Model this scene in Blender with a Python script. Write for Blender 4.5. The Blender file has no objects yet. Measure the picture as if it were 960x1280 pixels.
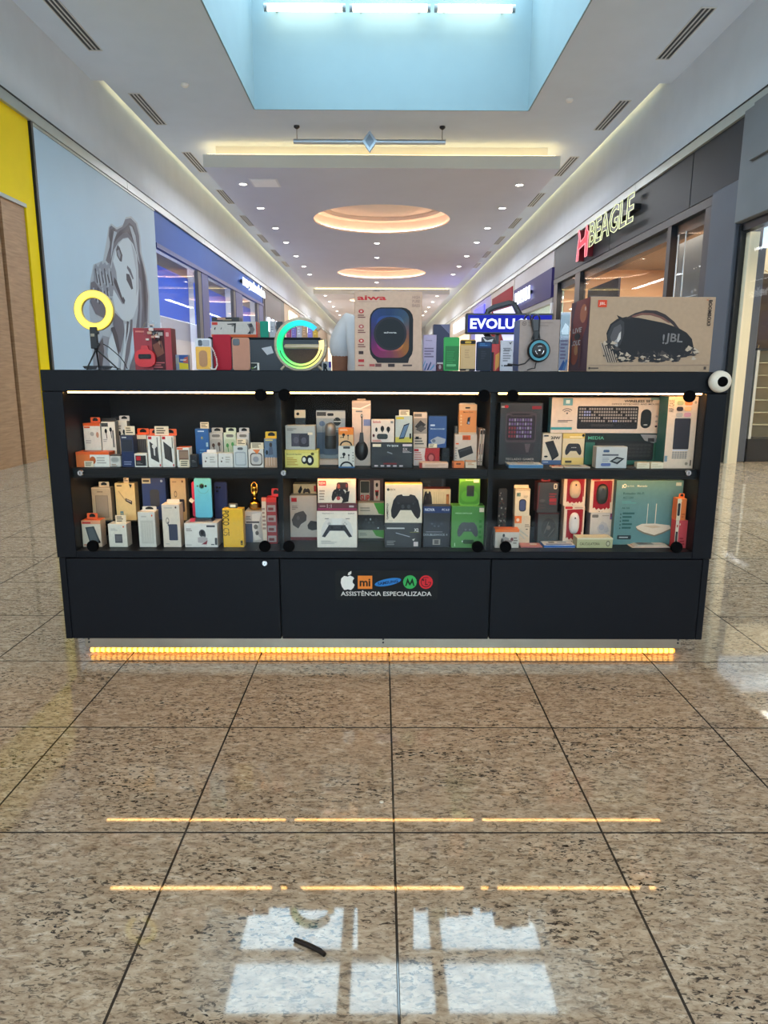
import bpy, bmesh, math, random
from mathutils import Matrix, Vector
random.seed(7)
SC = bpy.context.scene
COL = SC.collection
PI = math.pi

# ------------------------------------------------------------------ camera
F_PX, CX, CY = 866.0, 480.0, 640.0            # focal length in pixels of the 960x1280 frame
CAM_Z = 1.30
PITCH, YAW, ROLL = math.radians(11.46), math.radians(0.26), math.radians(0.20)
CAM_R = (Matrix.Rotation(-YAW, 3, 'Z') @ Matrix.Rotation(PI / 2 - PITCH, 3, 'X') @ Matrix.Rotation(ROLL, 3, 'Z'))
cam = bpy.data.cameras.new('camera')
cam.sensor_fit = 'AUTO'
cam.sensor_width = 36.0
cam.lens = F_PX / 1280.0 * 36.0
cam.clip_start, cam.clip_end = 0.05, 300
camo = bpy.data.objects.new('camera', cam)
camo.matrix_world = Matrix.Translation((0, 0, CAM_Z)) @ CAM_R.to_4x4()
COL.objects.link(camo)
SC.camera = camo

# ------------------------------------------------------------------ world, exposure
SC.view_settings.view_transform = 'Standard'
SC.view_settings.look = 'None'
SC.view_settings.exposure = 0.85
SC.view_settings.gamma = 1.0
SC.view_settings.use_curve_mapping = False
SC.cycles.diffuse_bounces = 8
SC.cycles.transparent_max_bounces = 16
WORLD = bpy.data.worlds.new('sky')
SC.world = WORLD
WORLD.use_nodes = True
_bg = WORLD.node_tree.nodes['Background']
_bg.inputs[0].default_value = (0.62, 0.84, 1.0, 1)
_bg.inputs[1].default_value = 6.4


def lamp_area(name, loc, sx, sy, power, color, rot=(0, 0, 0), portal=False):
    l = bpy.data.lights.new(name, 'AREA')
    l.shape = 'RECTANGLE'
    l.size, l.size_y = sx, sy
    l.energy = power
    l.color = color
    if portal:
        l.cycles.is_portal = True
    o = bpy.data.objects.new(name, l)
    o.location, o.rotation_euler = loc, rot
    COL.objects.link(o)
    return o


SKY_X0, SKY_X1, SKY_Y0, SKY_Y1 = -2.43, 2.80, 6.9, 14.5      # skylight opening over the kiosk
SK2_Y0, SK2_Y1 = -8.5, -4.5                                  # added unseen skylight behind the camera, lights the front
lamp_area('skylight_portal', (0.185, 10.7, 8.62), 5.3, 7.8, 1, (1, 1, 1), portal=True)
lamp_area('added_skylight_portal', (0.185, -6.5, 8.62), 5.3, 4, 1, (1, 1, 1), portal=True)
lamp_area('added_opening_portal', (0, -9.75, 3.35), 9.2, 2.7, 1, (1, 1, 1), (PI / 2, 0, 0), True)  # sky portal of the added opening behind the camera
# shop lighting (lamps of the shops on either side)
lamp_area('shop_lamp_blue_store', (-7.0, 23.0, 4.7), 1.6, 12, 300, (0.95, 0.97, 1.0))
lamp_area('shop_lamp_right_store', (7.0, 15.5, 4.15), 2.5, 8, 420, (1.0, 0.82, 0.62))
lamp_area('shop_lamp_glass_store', (7.0, 7.9, 3.85), 2.6, 4, 150, (1.0, 0.90, 0.74))
lamp_area('shop_lamp_purple_store', (7.0, 23.6, 3.85), 2.4, 5, 220, (0.92, 1.0, 0.97))
# downlight banks of the ceiling panels and of the ceiling behind the camera
for _y, _p in ((19.5, 75), (27.5, 75), (35.5, 75), (48, 90), (58, 90), (72, 90)):
    for _x in (-3.3, 3.3):
        lamp_area('downlight_bank', (_x, _y, 5.66), .3, 6, _p, (0.93, 0.96, 1.0))
# warm downlights of the ceiling behind the camera
for _x in (-3.6, 3.6):
    lamp_area('downlight_bank', (_x, -0.8, 6.15), .3, 4, 42, (1.0, 0.80, 0.58))
# added ceiling fill: slim area lights along the ledge above the shop fronts
for _s in (-1, 1):
    lamp_area('ceiling_fill_light', (4.90 * _s, 2.5, 4.95), .05, 22, 10, (0.86, 0.93, 1.0), (0, math.radians(180 - 50 * _s), 0))
    lamp_area('ceiling_fill_light', (4.90 * _s, 40, 4.95), .05, 50, 30, (0.86, 0.93, 1.0), (0, math.radians(180 - 50 * _s), 0))
# added fill lamps behind the camera on both sides
for _x in (-7.0, 7.0):
    for _y in (-5.5,):
        lamp_area('fill_lamp_rear', (_x, _y, 4.7), 2.8, 4.5, 160, (0.84, 0.92, 1.0))


# ------------------------------------------------------------------ pixel rays -> real points
CAM_P = Vector((0, 0, CAM_Z))


def ray(px, py):
    return CAM_R @ Vector(((px - CX) / F_PX, -(py - CY) / F_PX, -1.0))


def on_y(px, py, y):
    d = ray(px, py)
    return CAM_P + d * (y / d.y)


def on_x(px, py, x):
    d = ray(px, py)
    return CAM_P + d * (x / d.x)


def on_z(px, py, z):
    d = ray(px, py)
    return CAM_P + d * ((z - CAM_Z) / d.z)


# ------------------------------------------------------------------ materials
def lin(c):
    return tuple(((v / 255) / 12.92 if v / 255 <= 0.04045 else ((v / 255 + 0.055) / 1.055) ** 2.4) for v in c)


_MC = {}


def mat(rgb, rough=0.5, metal=0.0, vary=0.06, scale=30.0, emit=0.0, name='paint', coat=0.0, spec=0.5, bump=0.0):
    if spec == 0.5 and rough >= 0.5:
        spec = 0.25
    key = (tuple(rgb), rough, metal, vary, scale, emit, name, coat, spec, bump)
    if key in _MC:
        return _MC[key]
    m = bpy.data.materials.new(name)
    m.use_nodes = True
    nt = m.node_tree
    b = nt.nodes['Principled BSDF']
    c = lin(rgb)
    b.inputs['Roughness'].default_value = rough
    b.inputs['Metallic'].default_value = metal
    b.inputs['Coat Weight'].default_value = coat
    b.inputs['Specular IOR Level'].default_value = spec
    if emit > 0:
        b.inputs['Emission Color'].default_value = (*c, 1)
        b.inputs['Emission Strength'].default_value = emit
    if vary > 0 or bump > 0:
        tc = nt.nodes.new('ShaderNodeTexCoord')
        n = nt.nodes.new('ShaderNodeTexNoise')
        n.inputs['Scale'].default_value = scale
        n.inputs['Detail'].default_value = 3
        nt.links.new(tc.outputs['Object'], n.inputs['Vector'])
        r = nt.nodes.new('ShaderNodeValToRGB')
        r.color_ramp.elements[0].color = (*[v * (1 - vary) for v in c], 1)
        r.color_ramp.elements[1].color = (*[min(1, v * (1 + vary)) for v in c], 1)
        r.color_ramp.elements[0].position = 0.3
        r.color_ramp.elements[1].position = 0.7
        nt.links.new(n.outputs['Fac'], r.inputs['Fac'])
        nt.links.new(r.outputs['Color'], b.inputs['Base Color'])
        if bump > 0:
            bp = nt.nodes.new('ShaderNodeBump')
            bp.inputs['Strength'].default_value = bump
            bp.inputs['Distance'].default_value = 0.002
            nt.links.new(n.outputs['Fac'], bp.inputs['Height'])
            nt.links.new(bp.outputs['Normal'], b.inputs['Normal'])
    else:
        b.inputs['Base Color'].default_value = (*c, 1)
    _MC[key] = m
    return m


def card(rgb):                                  # printed cardboard and paper
    return mat(rgb, 0.45, 0, 0.05, 60, 0, 'printed_card')


def ink(rgb):                                   # flat print
    return mat(rgb, 0.5, 0, 0.03, 120, 0, 'ink')


def plastic(rgb, rough=0.35):
    return mat(rgb, rough, 0, 0.03, 40, 0, 'plastic')


def glow(rgb, s):
    return mat(rgb, 0.5, 0, 0, 1, s * 0.62, 'glow')


def glass_mat(name='clear_glass', tint=(1, 1, 1), rough=0.0, ior=1.45):
    m = bpy.data.materials.new(name)
    m.use_nodes = True
    nt = m.node_tree
    nt.nodes.clear()
    o = nt.nodes.new('ShaderNodeOutputMaterial')
    mix = nt.nodes.new('ShaderNodeMixShader')
    fr = nt.nodes.new('ShaderNodeFresnel')
    fr.inputs['IOR'].default_value = ior
    tr = nt.nodes.new('ShaderNodeBsdfTransparent')
    tr.inputs[0].default_value = (*tint, 1)
    gl = nt.nodes.new('ShaderNodeBsdfGlossy')
    gl.inputs['Roughness'].default_value = rough
    g = nt.nodes.new('ShaderNodeNewGeometry')        # same reflection on both faces of a thin sheet
    sel = nt.nodes.new('ShaderNodeMix')
    sel.inputs[2].default_value, sel.inputs[3].default_value = ior, 1.0 / ior
    nt.links.new(g.outputs['Backfacing'], sel.inputs[0])
    nt.links.new(sel.outputs[0], fr.inputs['IOR'])
    nt.links.new(fr.outputs[0], mix.inputs[0])
    nt.links.new(tr.outputs[0], mix.inputs[1])
    nt.links.new(gl.outputs[0], mix.inputs[2])
    nt.links.new(mix.outputs[0], o.inputs[0])
    return m


GLASS = glass_mat('clear_glass', (0.97, 0.985, 0.98))
SHOP_GLASS = glass_mat('shop_glass', (0.97, 0.985, 0.98), 0.0, 1.12)
CASE_GLASS = glass_mat('case_glass', (0.98, 0.99, 0.985), 0.0, 1.17)
CLEAR = glass_mat('clear_plastic', (0.93, 0.95, 0.96), 0.05)


def granite(name, joints):
    m = bpy.data.materials.new(name)
    m.use_nodes = True
    nt = m.node_tree
    N, L = nt.nodes, nt.links
    b = N['Principled BSDF']
    geo = N.new('ShaderNodeNewGeometry')
    oi = N.new('ShaderNodeObjectInfo')
    off = N.new('ShaderNodeVectorMath'); off.operation = 'SCALE'
    comb = N.new('ShaderNodeCombineXYZ')
    mul = N.new('ShaderNodeMath'); mul.operation = 'MULTIPLY'; mul.inputs[1].default_value = 37.0
    L.new(oi.outputs['Random'], mul.inputs[0])
    L.new(mul.outputs[0], comb.inputs[0]); L.new(mul.outputs[0], comb.inputs[2])
    add = N.new('ShaderNodeVectorMath'); add.operation = 'ADD'
    L.new(geo.outputs['Position'], add.inputs[0]); L.new(comb.outputs[0], add.inputs[1])
    mp = N.new('ShaderNodeMapping')
    mp.inputs['Rotation'].default_value = (0, 0, math.radians(32))
    mp.inputs['Scale'].default_value = (0.55, 1.25, 1)
    L.new(add.outputs[0], mp.inputs[0])

    def noise(scale, detail, rough, dist=0.0):
        n = N.new('ShaderNodeTexNoise')
        n.inputs['Scale'].default_value = scale
        n.inputs['Detail'].default_value = detail
        n.inputs['Roughness'].default_value = rough
        n.inputs['Distortion'].default_value = dist
        L.new(mp.outputs[0], n.inputs['Vector'])
        return n

    def ramp(src, stops):
        r = N.new('ShaderNodeValToRGB')
        e = r.color_ramp.elements
        while len(e) < len(stops):
            e.new(0.5)
        for el, (p, c) in zip(e, stops):
            el.position = p
            el.color = (*c, 1)
        L.new(src, r.inputs['Fac'])
        return r

    base = ramp(noise(36, 6, 0.7, 0.8).outputs['Fac'],
                [(0.30, lin((138, 116, 93))), (0.46, lin((172, 151, 126))), (0.58, lin((191, 172, 147))), (0.75, lin((214, 202, 182)))])
    dark = ramp(noise(92, 4, 0.62, 0.8).outputs['Fac'], [(0.535, (0, 0, 0)), (0.60, (1, 1, 1))])
    brown = ramp(noise(60, 5, 0.7, 1.0).outputs['Fac'], [(0.53, (0, 0, 0)), (0.66, (1, 1, 1))])
    big = ramp(noise(5, 3, 0.6).outputs['Fac'], [(0.35, (0.35, 0.35, 0.35)), (0.65, (1, 1, 1))])
    m1 = N.new('ShaderNodeMix'); m1.data_type = 'RGBA'
    f1 = N.new('ShaderNodeMath'); f1.operation = 'MULTIPLY'; f1.inputs[1].default_value = 0.62
    L.new(brown.outputs[0], f1.inputs[0]); L.new(f1.outputs[0], m1.inputs[0])
    L.new(base.outputs[0], m1.inputs[6]); m1.inputs[7].default_value = (*lin((100, 78, 56)), 1)
    m2 = N.new('ShaderNodeMix'); m2.data_type = 'RGBA'
    f2 = N.new('ShaderNodeMath'); f2.operation = 'MULTIPLY'
    L.new(dark.outputs[0], f2.inputs[0]); L.new(big.outputs[0], f2.inputs[1]); L.new(f2.outputs[0], m2.inputs[0])
    L.new(m1.outputs[2], m2.inputs[6]); m2.inputs[7].default_value = (*lin((42, 35, 30)), 1)
    col = m2.outputs[2]
    if joints:                                  # the joints carry on where the tiles are no longer separate pieces
        sep = N.new('ShaderNodeSeparateXYZ'); L.new(geo.outputs['Position'], sep.inputs[0])
        fac = None
        for i, o0 in ((0, 0.04), (1, 1.17)):
            s = N.new('ShaderNodeMath'); s.operation = 'SUBTRACT'; s.inputs[1].default_value = o0 - 0.002
            L.new(sep.outputs[i], s.inputs[0])
            w = N.new('ShaderNodeMath'); w.operation = 'WRAP'; w.inputs[1].default_value = 0.6; w.inputs[2].default_value = 0
            L.new(s.outputs[0], w.inputs[0])
            lt = N.new('ShaderNodeMath'); lt.operation = 'LESS_THAN'; lt.inputs[1].default_value = 0.004
            L.new(w.outputs[0], lt.inputs[0])
            if fac is None:
                fac = lt.outputs[0]
            else:
                mx = N.new('ShaderNodeMath'); mx.operation = 'MAXIMUM'
                L.new(fac, mx.inputs[0]); L.new(lt.outputs[0], mx.inputs[1])
                fac = mx.outputs[0]
        m3 = N.new('ShaderNodeMix'); m3.data_type = 'RGBA'
        L.new(fac, m3.inputs[0]); L.new(col, m3.inputs[6]); m3.inputs[7].default_value = (*lin((60, 52, 44)), 1)
        col = m3.outputs[2]
    L.new(col, b.inputs['Base Color'])
    b.inputs['Roughness'].default_value = 0.035
    b.inputs['Specular IOR Level'].default_value = 0.5
    return m


def wood_mat(name, c0, c1, scale=3.0, horizontal=True):
    m = bpy.data.materials.new(name)
    m.use_nodes = True
    nt = m.node_tree
    N, L = nt.nodes, nt.links
    b = N['Principled BSDF']
    tc = N.new('ShaderNodeTexCoord')
    mp = N.new('ShaderNodeMapping')
    mp.inputs['Scale'].default_value = (1.2, 1.2, 14) if horizontal else (14, 14, 1.2)
    n = N.new('ShaderNodeTexNoise')
    n.inputs['Scale'].default_value = scale
    n.inputs['Detail'].default_value = 6
    n.inputs['Distortion'].default_value = 0.5
    r = N.new('ShaderNodeValToRGB')
    r.color_ramp.elements[0].position, r.color_ramp.elements[1].position = 0.32, 0.68
    r.color_ramp.elements[0].color = (*lin(c0), 1)
    r.color_ramp.elements[1].color = (*lin(c1), 1)
    L.new(tc.outputs['Object'], mp.inputs[0]); L.new(mp.outputs[0], n.inputs['Vector'])
    L.new(n.outputs['Fac'], r.inputs['Fac']); L.new(r.outputs['Color'], b.inputs['Base Color'])
    b.inputs['Roughness'].default_value = 0.45
    return m


# ------------------------------------------------------------------ mesh builder
class MB:
    def __init__(s):
        s.v, s.f, s.mi, s.mats, s.sm = [], [], [], [], []

    def _m(s, m):
        if m not in s.mats:
            s.mats.append(m)
        return s.mats.index(m)

    def add(s, vs, fs, m, smooth=False):
        o, k = len(s.v), s._m(m)
        s.v += [tuple(v) for v in vs]
        for f in fs:
            s.f.append(tuple(i + o for i in f)); s.mi.append(k); s.sm.append(smooth)
        return s

    def box(s, x0, x1, y0, y1, z0, z1, m, front=None, back=None, left=None, right=None, top=None, bottom=None):
        vs = [(x0, y0, z0), (x1, y0, z0), (x1, y1, z0), (x0, y1, z0), (x0, y0, z1), (x1, y0, z1), (x1, y1, z1), (x0, y1, z1)]
        for f, mm in (((0, 1, 5, 4), front), ((2, 3, 7, 6), back), ((3, 0, 4, 7), left), ((1, 2, 6, 5), right), ((4, 5, 6, 7), top), ((3, 2, 1, 0), bottom)):
            o, k = len(s.v), s._m(mm or m)
            s.v += [vs[i] for i in f]
            s.f.append((o, o + 1, o + 2, o + 3)); s.mi.append(k); s.sm.append(False)
        return s

    def bbox(s, x0, x1, y0, y1, z0, z1, m, bev=0.002, front=None, side=None, top=None):
        """box with a chamfered edge all round: 26 faces"""
        e = min(bev, (x1 - x0) * .3, (y1 - y0) * .3, (z1 - z0) * .3)
        X, Y, Z = (x0, x0 + e, x1 - e, x1), (y0, y0 + e, y1 - e, y1), (z0, z0 + e, z1 - e, z1)
        side, top, front = side or m, top or m, front or m

        def q(a, mm):
            s.add(a, [tuple(range(len(a)))], mm)
        q([(X[1], Y[0], Z[1]), (X[2], Y[0], Z[1]), (X[2], Y[0], Z[2]), (X[1], Y[0], Z[2])], front)
        q([(X[2], Y[3], Z[1]), (X[1], Y[3], Z[1]), (X[1], Y[3], Z[2]), (X[2], Y[3], Z[2])], m)
        q([(X[0], Y[2], Z[1]), (X[0], Y[1], Z[1]), (X[0], Y[1], Z[2]), (X[0], Y[2], Z[2])], side)
        q([(X[3], Y[1], Z[1]), (X[3], Y[2], Z[1]), (X[3], Y[2], Z[2]), (X[3], Y[1], Z[2])], side)
        q([(X[1], Y[1], Z[3]), (X[2], Y[1], Z[3]), (X[2], Y[2], Z[3]), (X[1], Y[2], Z[3])], top)
        q([(X[1], Y[2], Z[0]), (X[2], Y[2], Z[0]), (X[2], Y[1], Z[0]), (X[1], Y[1], Z[0])], m)
        q([(X[0], Y[1], Z[1]), (X[1], Y[0], Z[1]), (X[1], Y[0], Z[2]), (X[0], Y[1], Z[2])], front)
        q([(X[2], Y[0], Z[1]), (X[3], Y[1], Z[1]), (X[3], Y[1], Z[2]), (X[2], Y[0], Z[2])], front)
        q([(X[3], Y[2], Z[1]), (X[2], Y[3], Z[1]), (X[2], Y[3], Z[2]), (X[3], Y[2], Z[2])], side)
        q([(X[1], Y[3], Z[1]), (X[0], Y[2], Z[1]), (X[0], Y[2], Z[2]), (X[1], Y[3], Z[2])], side)
        for zi, zo, mm, fl in ((2, 3, top, 1), (1, 0, m, -1)):
            ring_in = [(X[1], Y[1]), (X[2], Y[1]), (X[2], Y[2]), (X[1], Y[2])]
            ring_out = [((X[1], Y[0]), (X[2], Y[0])), ((X[3], Y[1]), (X[3], Y[2])), ((X[2], Y[3]), (X[1], Y[3])), ((X[0], Y[2]), (X[0], Y[1]))]
            for k in range(4):
                a, b = ring_out[k]
                c, d = ring_in[(k + 1) % 4], ring_in[k]
                quad = [(*a, Z[zi]), (*b, Z[zi]), (*c, Z[zo]), (*d, Z[zo])]
                q(quad[::fl], mm)
                n0 = ring_out[(k + 1) % 4][0]
                tri = [(*b, Z[zi]), (*n0, Z[zi]), (*c, Z[zo])]
                q(tri[::fl], mm)
        return s

    def prism(s, pts, y0, y1, m, side=None, axis='y', back=True):
        """outline pts (x,z) extruded from y0 (front) to y1; axis x / z give other directions"""
        n = len(pts)

        def V(a, b, t):
            return {'y': (a, t, b), 'x': (t, a, b), 'z': (a, b, t)}[axis]
        vs = [V(a, b, y0) for a, b in pts] + [V(a, b, y1) for a, b in pts]
        s.add(vs, [tuple(range(n))] + ([tuple(range(2 * n - 1, n - 1, -1))] if back else []), m)
        s.add(vs, [((i + 1) % n, i, n + i, n + (i + 1) % n) for i in range(n)], side or m)
        return s

    def flat(s, pts3, m):
        return s.add(pts3, [tuple(range(len(pts3)))], m)

    def tube(s, path, r, m, n=8, caps=True, smooth=True, closed=False):
        path = [Vector(p) for p in path]
        k = len(path)
        R = r if isinstance(r, (list, tuple)) else [r] * k
        vs, up = [], None
        for i, p in enumerate(path):
            a = path[i - 1] if (i or closed) else p
            b = path[(i + 1) % k] if (i < k - 1 or closed) else p
            t = (b - a).normalized()
            if up is None:
                up = t.orthogonal().normalized()
            up = (up - t * up.dot(t))
            up = up.normalized() if up.length > 1e-6 else t.orthogonal().normalized()
            w = t.cross(up)
            for j in range(n):
                an = 2 * PI * j / n
                vs.append(p + (up * math.cos(an) + w * math.sin(an)) * R[i])
        fs = []
        for i in range(k if closed else k - 1):
            i2 = (i + 1) % k
            for j in range(n):
                fs.append((i * n + j, i * n + (j + 1) % n, i2 * n + (j + 1) % n, i2 * n + j))
        s.add(vs, fs, m, smooth)
        if caps and not closed:
            s.add(vs[:n], [tuple(range(n - 1, -1, -1))], m)
            s.add(vs[-n:], [tuple(range(n))], m)
        return s

    def lathe(s, prof, m, c=(0, 0, 0), n=20, axis='z', smooth=True):
        """prof: (radius, height) pairs along the axis"""
        vs = []
        for r, h in prof:
            for j in range(n):
                a = 2 * PI * j / n
                p = {'z': (r * math.cos(a), r * math.sin(a), h), 'y': (r * math.cos(a), h, -r * math.sin(a)), 'x': (h, r * math.cos(a), r * math.sin(a))}[axis]
                vs.append((p[0] + c[0], p[1] + c[1], p[2] + c[2]))
        fs = [(i * n + j, i * n + (j + 1) % n, (i + 1) * n + (j + 1) % n, (i + 1) * n + j) for i in range(len(prof) - 1) for j in range(n)]
        s.add(vs, fs, m, smooth)
        if prof[0][0] > 1e-5:
            s.add(vs[:n], [tuple(range(n - 1, -1, -1))], m)
        if prof[-1][0] > 1e-5:
            s.add(vs[-n:], [tuple(range(n))], m)
        return s

    def xform(s, M, start=0):
        for i in range(start, len(s.v)):
            s.v[i] = tuple(M @ Vector(s.v[i]))
        return s

    def mesh(s, name):
        me = bpy.data.meshes.new(name)
        me.from_pydata(s.v, [], s.f)
        for m in s.mats:
            me.materials.append(m)
        me.polygons.foreach_set('material_index', s.mi)
        me.polygons.foreach_set('use_smooth', s.sm)
        me.update()
        return me

    def build(s, name, parent=None, loc=None, rot=None):
        o = bpy.data.objects.new(name, s.mesh(name))
        COL.objects.link(o)
        if loc is not None:
            o.location = loc
        if rot is not None:
            o.rotation_euler = rot
        if parent is not None:
            o.parent = parent
        return o


def tag(o, label=None, cat=None, group=None, kind=None):
    for k, v in (('label', label), ('category', cat), ('group', group), ('kind', kind)):
        if v:
            o[k] = v
    return o


def thing(name, label, cat, loc=(0, 0, 0), rot=(0, 0, 0), group=None):
    o = bpy.data.objects.new(name, None)
    o.empty_display_size = 0.05
    o.location, o.rotation_euler = loc, rot
    COL.objects.link(o)
    return tag(o, label, cat, group)


def copy_tree(o, parent=None):
    c = o.copy()
    COL.objects.link(c)
    if parent is not None:
        c.parent = parent
    for ch in list(o.children):
        copy_tree(ch, c)
    return c


def rrect(x0, x1, z0, z1, r, n=5):
    r = min(r, (x1 - x0) / 2, (z1 - z0) / 2)
    out = []
    for cx, cz, a0 in ((x1 - r, z1 - r, 0), (x0 + r, z1 - r, 90), (x0 + r, z0 + r, 180), (x1 - r, z0 + r, 270)):
        for i in range(n + 1):
            a = math.radians(a0 + 90 * i / n)
            out.append((cx + r * math.cos(a), cz + r * math.sin(a)))
    return out[::-1][::-1]


def ell(cx, cz, rx, rz, n=20, a0=0, a1=360):
    full = abs(a1 - a0) >= 360
    return [(cx + rx * math.cos(math.radians(a0 + (a1 - a0) * i / (n if full else n - 1))),
             cz + rz * math.sin(math.radians(a0 + (a1 - a0) * i / (n if full else n - 1)))) for i in range(n)]


# ------------------------------------------------------------------ lettering
_TC = {}


def text_shape(txt, bold=0.0):
    """2-D outline mesh of a line of text: vertices, faces, width, height"""
    key = (txt, bold)
    if key in _TC:
        return _TC[key]
    cu = bpy.data.curves.new('lettering', 'FONT')
    cu.body = txt
    cu.size = 1.0
    cu.resolution_u = 2
    cu.offset = bold
    ob = bpy.data.objects.new('lettering', cu)
    COL.objects.link(ob)
    bpy.context.view_layer.update()
    me = ob.evaluated_get(bpy.context.evaluated_depsgraph_get()).to_mesh()
    vs = [(v.co.x, v.co.y) for v in me.vertices]
    fs = [tuple(p.vertices) for p in me.polygons]
    bpy.data.objects.remove(ob)
    bpy.data.curves.remove(cu)
    if not vs:
        vs = [(0, 0)]
    x0, x1 = min(v[0] for v in vs), max(v[0] for v in vs)
    y0 = min(v[1] for v in vs)
    y1 = max(v[1] for v in vs)
    vs = [(x - x0, y - y0) for x, y in vs]
    _TC[key] = (vs, fs, max(x1 - x0, 1e-4), max(y1 - y0, 1e-4))
    return _TC[key]


def put_text(mb, txt, M, h, m, align='c', bold=0.0, wmax=None):
    """lettering of height h at the 4x4 placement M (x right, y up in its own plane)"""
    vs, fs, w, hh = text_shape(txt, bold)
    k = h / hh
    kx = k if wmax is None else wmax / w
    ox = {'l': 0, 'c': -w / 2, 'r': -w}[align]
    mb.add([M @ Vector(((x + ox) * kx, (y - hh / 2) * k, 0)) for x, y in vs], fs, m)


FRONT = Matrix(((1, 0, 0, 0), (0, 0, -1, 0), (0, 1, 0, 0), (0, 0, 0, 1)))   # text plane facing -Y


# print marks, in fractions of the printed face (u right, v up)
def r(u0, v0, u1, v1, c): return ('r', u0, v0, u1, v1, c)
def rr(u0, v0, u1, v1, c, q=0.2): return ('rr', u0, v0, u1, v1, c, q)
def e(cu, cv, ru, rv, c): return ('e', cu, cv, ru, rv, c)
def p(pts, c): return ('p', pts, c)
def t(s, u, v, h, c, al='c', rot=0, bold=0.0, w=None): return ('t', s, u, v, h, c, al, rot, bold, w)
def ln(u0, u1, v0, v1, n, c): return ('ln', u0, u1, v0, v1, n, c)


PAD = [(.10, 0), (.02, .10), (0, .35), (.08, .75), (.2, .95), (.36, 1), (.42, .9), (.58, .9), (.64, 1), (.8, .95), (.92, .75), (1, .35), (.98, .1), (.9, 0), (.8, .12), (.68, .36), (.32, .36), (.2, .12)]


def pad(u0, v0, u1, v1, c, c2=(60, 60, 62)):
    out = [p([(u0 + x * (u1 - u0), v0 + y * (v1 - v0)) for x, y in PAD], c)]
    w, h = u1 - u0, v1 - v0
    for x, y in ((.26, .7), (.4, .5), (.6, .5)):
        out.append(e(u0 + x * w, v0 + y * h, .055 * w, .09 * h, c2))
    for x, y in ((.70, .7), (.80, .7), (.75, .78), (.75, .62)):
        out.append(e(u0 + x * w, v0 + y * h, .025 * w, .04 * h, c2))
    return out


def decals(mb, ops, w, h, y0=0.0, step=0.00035, rnd=None):
    """lay the print marks on a face w x h whose lower left corner is (-w/2, y0, 0)"""
    rnd = rnd or random.Random(len(ops) * 13 + int(w * 1e4))
    y = y0
    flat_ops = []
    for o in ops:
        flat_ops += o if isinstance(o, list) else [o]

    def P3(u, v):
        return (-w / 2 + u * w, y, v * h)
    step = min(step, .0035 / max(1, len(flat_ops)))
    for o in flat_ops:
        y -= step
        k = o[0]
        if k == 'r':
            _, u0, v0, u1, v1, c = o
            mb.flat([P3(u0, v0), P3(u1, v0), P3(u1, v1), P3(u0, v1)], ink(c))
        elif k == 'rr':
            _, u0, v0, u1, v1, c, q = o
            pts = rrect(u0 * w, u1 * w, v0 * h, v1 * h, q * min((u1 - u0) * w, (v1 - v0) * h), 4)
            mb.flat([(-w / 2 + a, y, b) for a, b in pts], ink(c))
        elif k == 'e':
            _, cu, cv, ru, rv, c = o
            mb.flat([P3(a, b) for a, b in ell(cu, cv, ru, rv, 16)], ink(c))
        elif k == 'p':
            _, pts, c = o
            mb.flat([P3(a, b) for a, b in pts], ink(c))
        elif k == 't':
            _, s, u, v, hh, c, al, rot, bold, wm = o
            x, _, z = P3(u, v)
            M = Matrix.Translation((x, y, z)) @ FRONT @ Matrix.Rotation(math.radians(rot), 4, 'Z')
            put_text(mb, s, M, hh * h, ink(c), al, bold, None if wm is None else wm * (h if abs(rot) == 90 else w))
        elif k == 'ln':
            _, u0, u1, v0, v1, n, c = o
            for i in range(n):
                v = v1 - (v1 - v0) * (i + .5) / n
                th = (v1 - v0) / n * .26
                ue = u0 + (u1 - u0) * (0.55 + 0.45 * rnd.random())
                mb.flat([P3(u0, v - th), P3(ue, v - th), P3(ue, v + th), P3(u0, v + th)], ink(c))
    return mb

# ================================================================== THE SETTING
CEIL_Z, RAFT_Z, HALF = 6.20, 5.70, 5.0
Y_NEAR, Y_FAR = -9.5, 82.0
WHITE_CEIL = mat((206, 217, 232), 0.8, 0, 0.02, 2, 0, 'ceiling_plaster')
WALL_GREY = mat((206, 212, 220), 0.75, 0, 0.03, 2, 0, 'wall_paint')
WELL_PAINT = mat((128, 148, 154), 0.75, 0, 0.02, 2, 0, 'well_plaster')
TRIM_GREY = mat((168, 172, 168), 0.35, 0.2, 0.04, 4, 0, 'metal_trim')
DARK_METAL = mat((44, 46, 50), 0.4, 0.4, 0.04, 6, 0, 'dark_metal')
GREY_CLAD = mat((112, 114, 118), 0.55, 0, 0.06, 1.5, 0, 'stone_cladding')
CHROME = mat((200, 200, 202), 0.18, 1.0, 0, 1, 0, 'chrome')
STEEL = mat((176, 166, 150), 0.32, 1.0, 0.05, 12, 0, 'brushed_steel')
BLACK = plastic((16, 16, 18), 0.4)
WHITE_P = plastic((232, 230, 226), 0.35)
GRANITE = granite('granite_tile', False)
GRANITE_J = granite('granite_floor', True)

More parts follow.
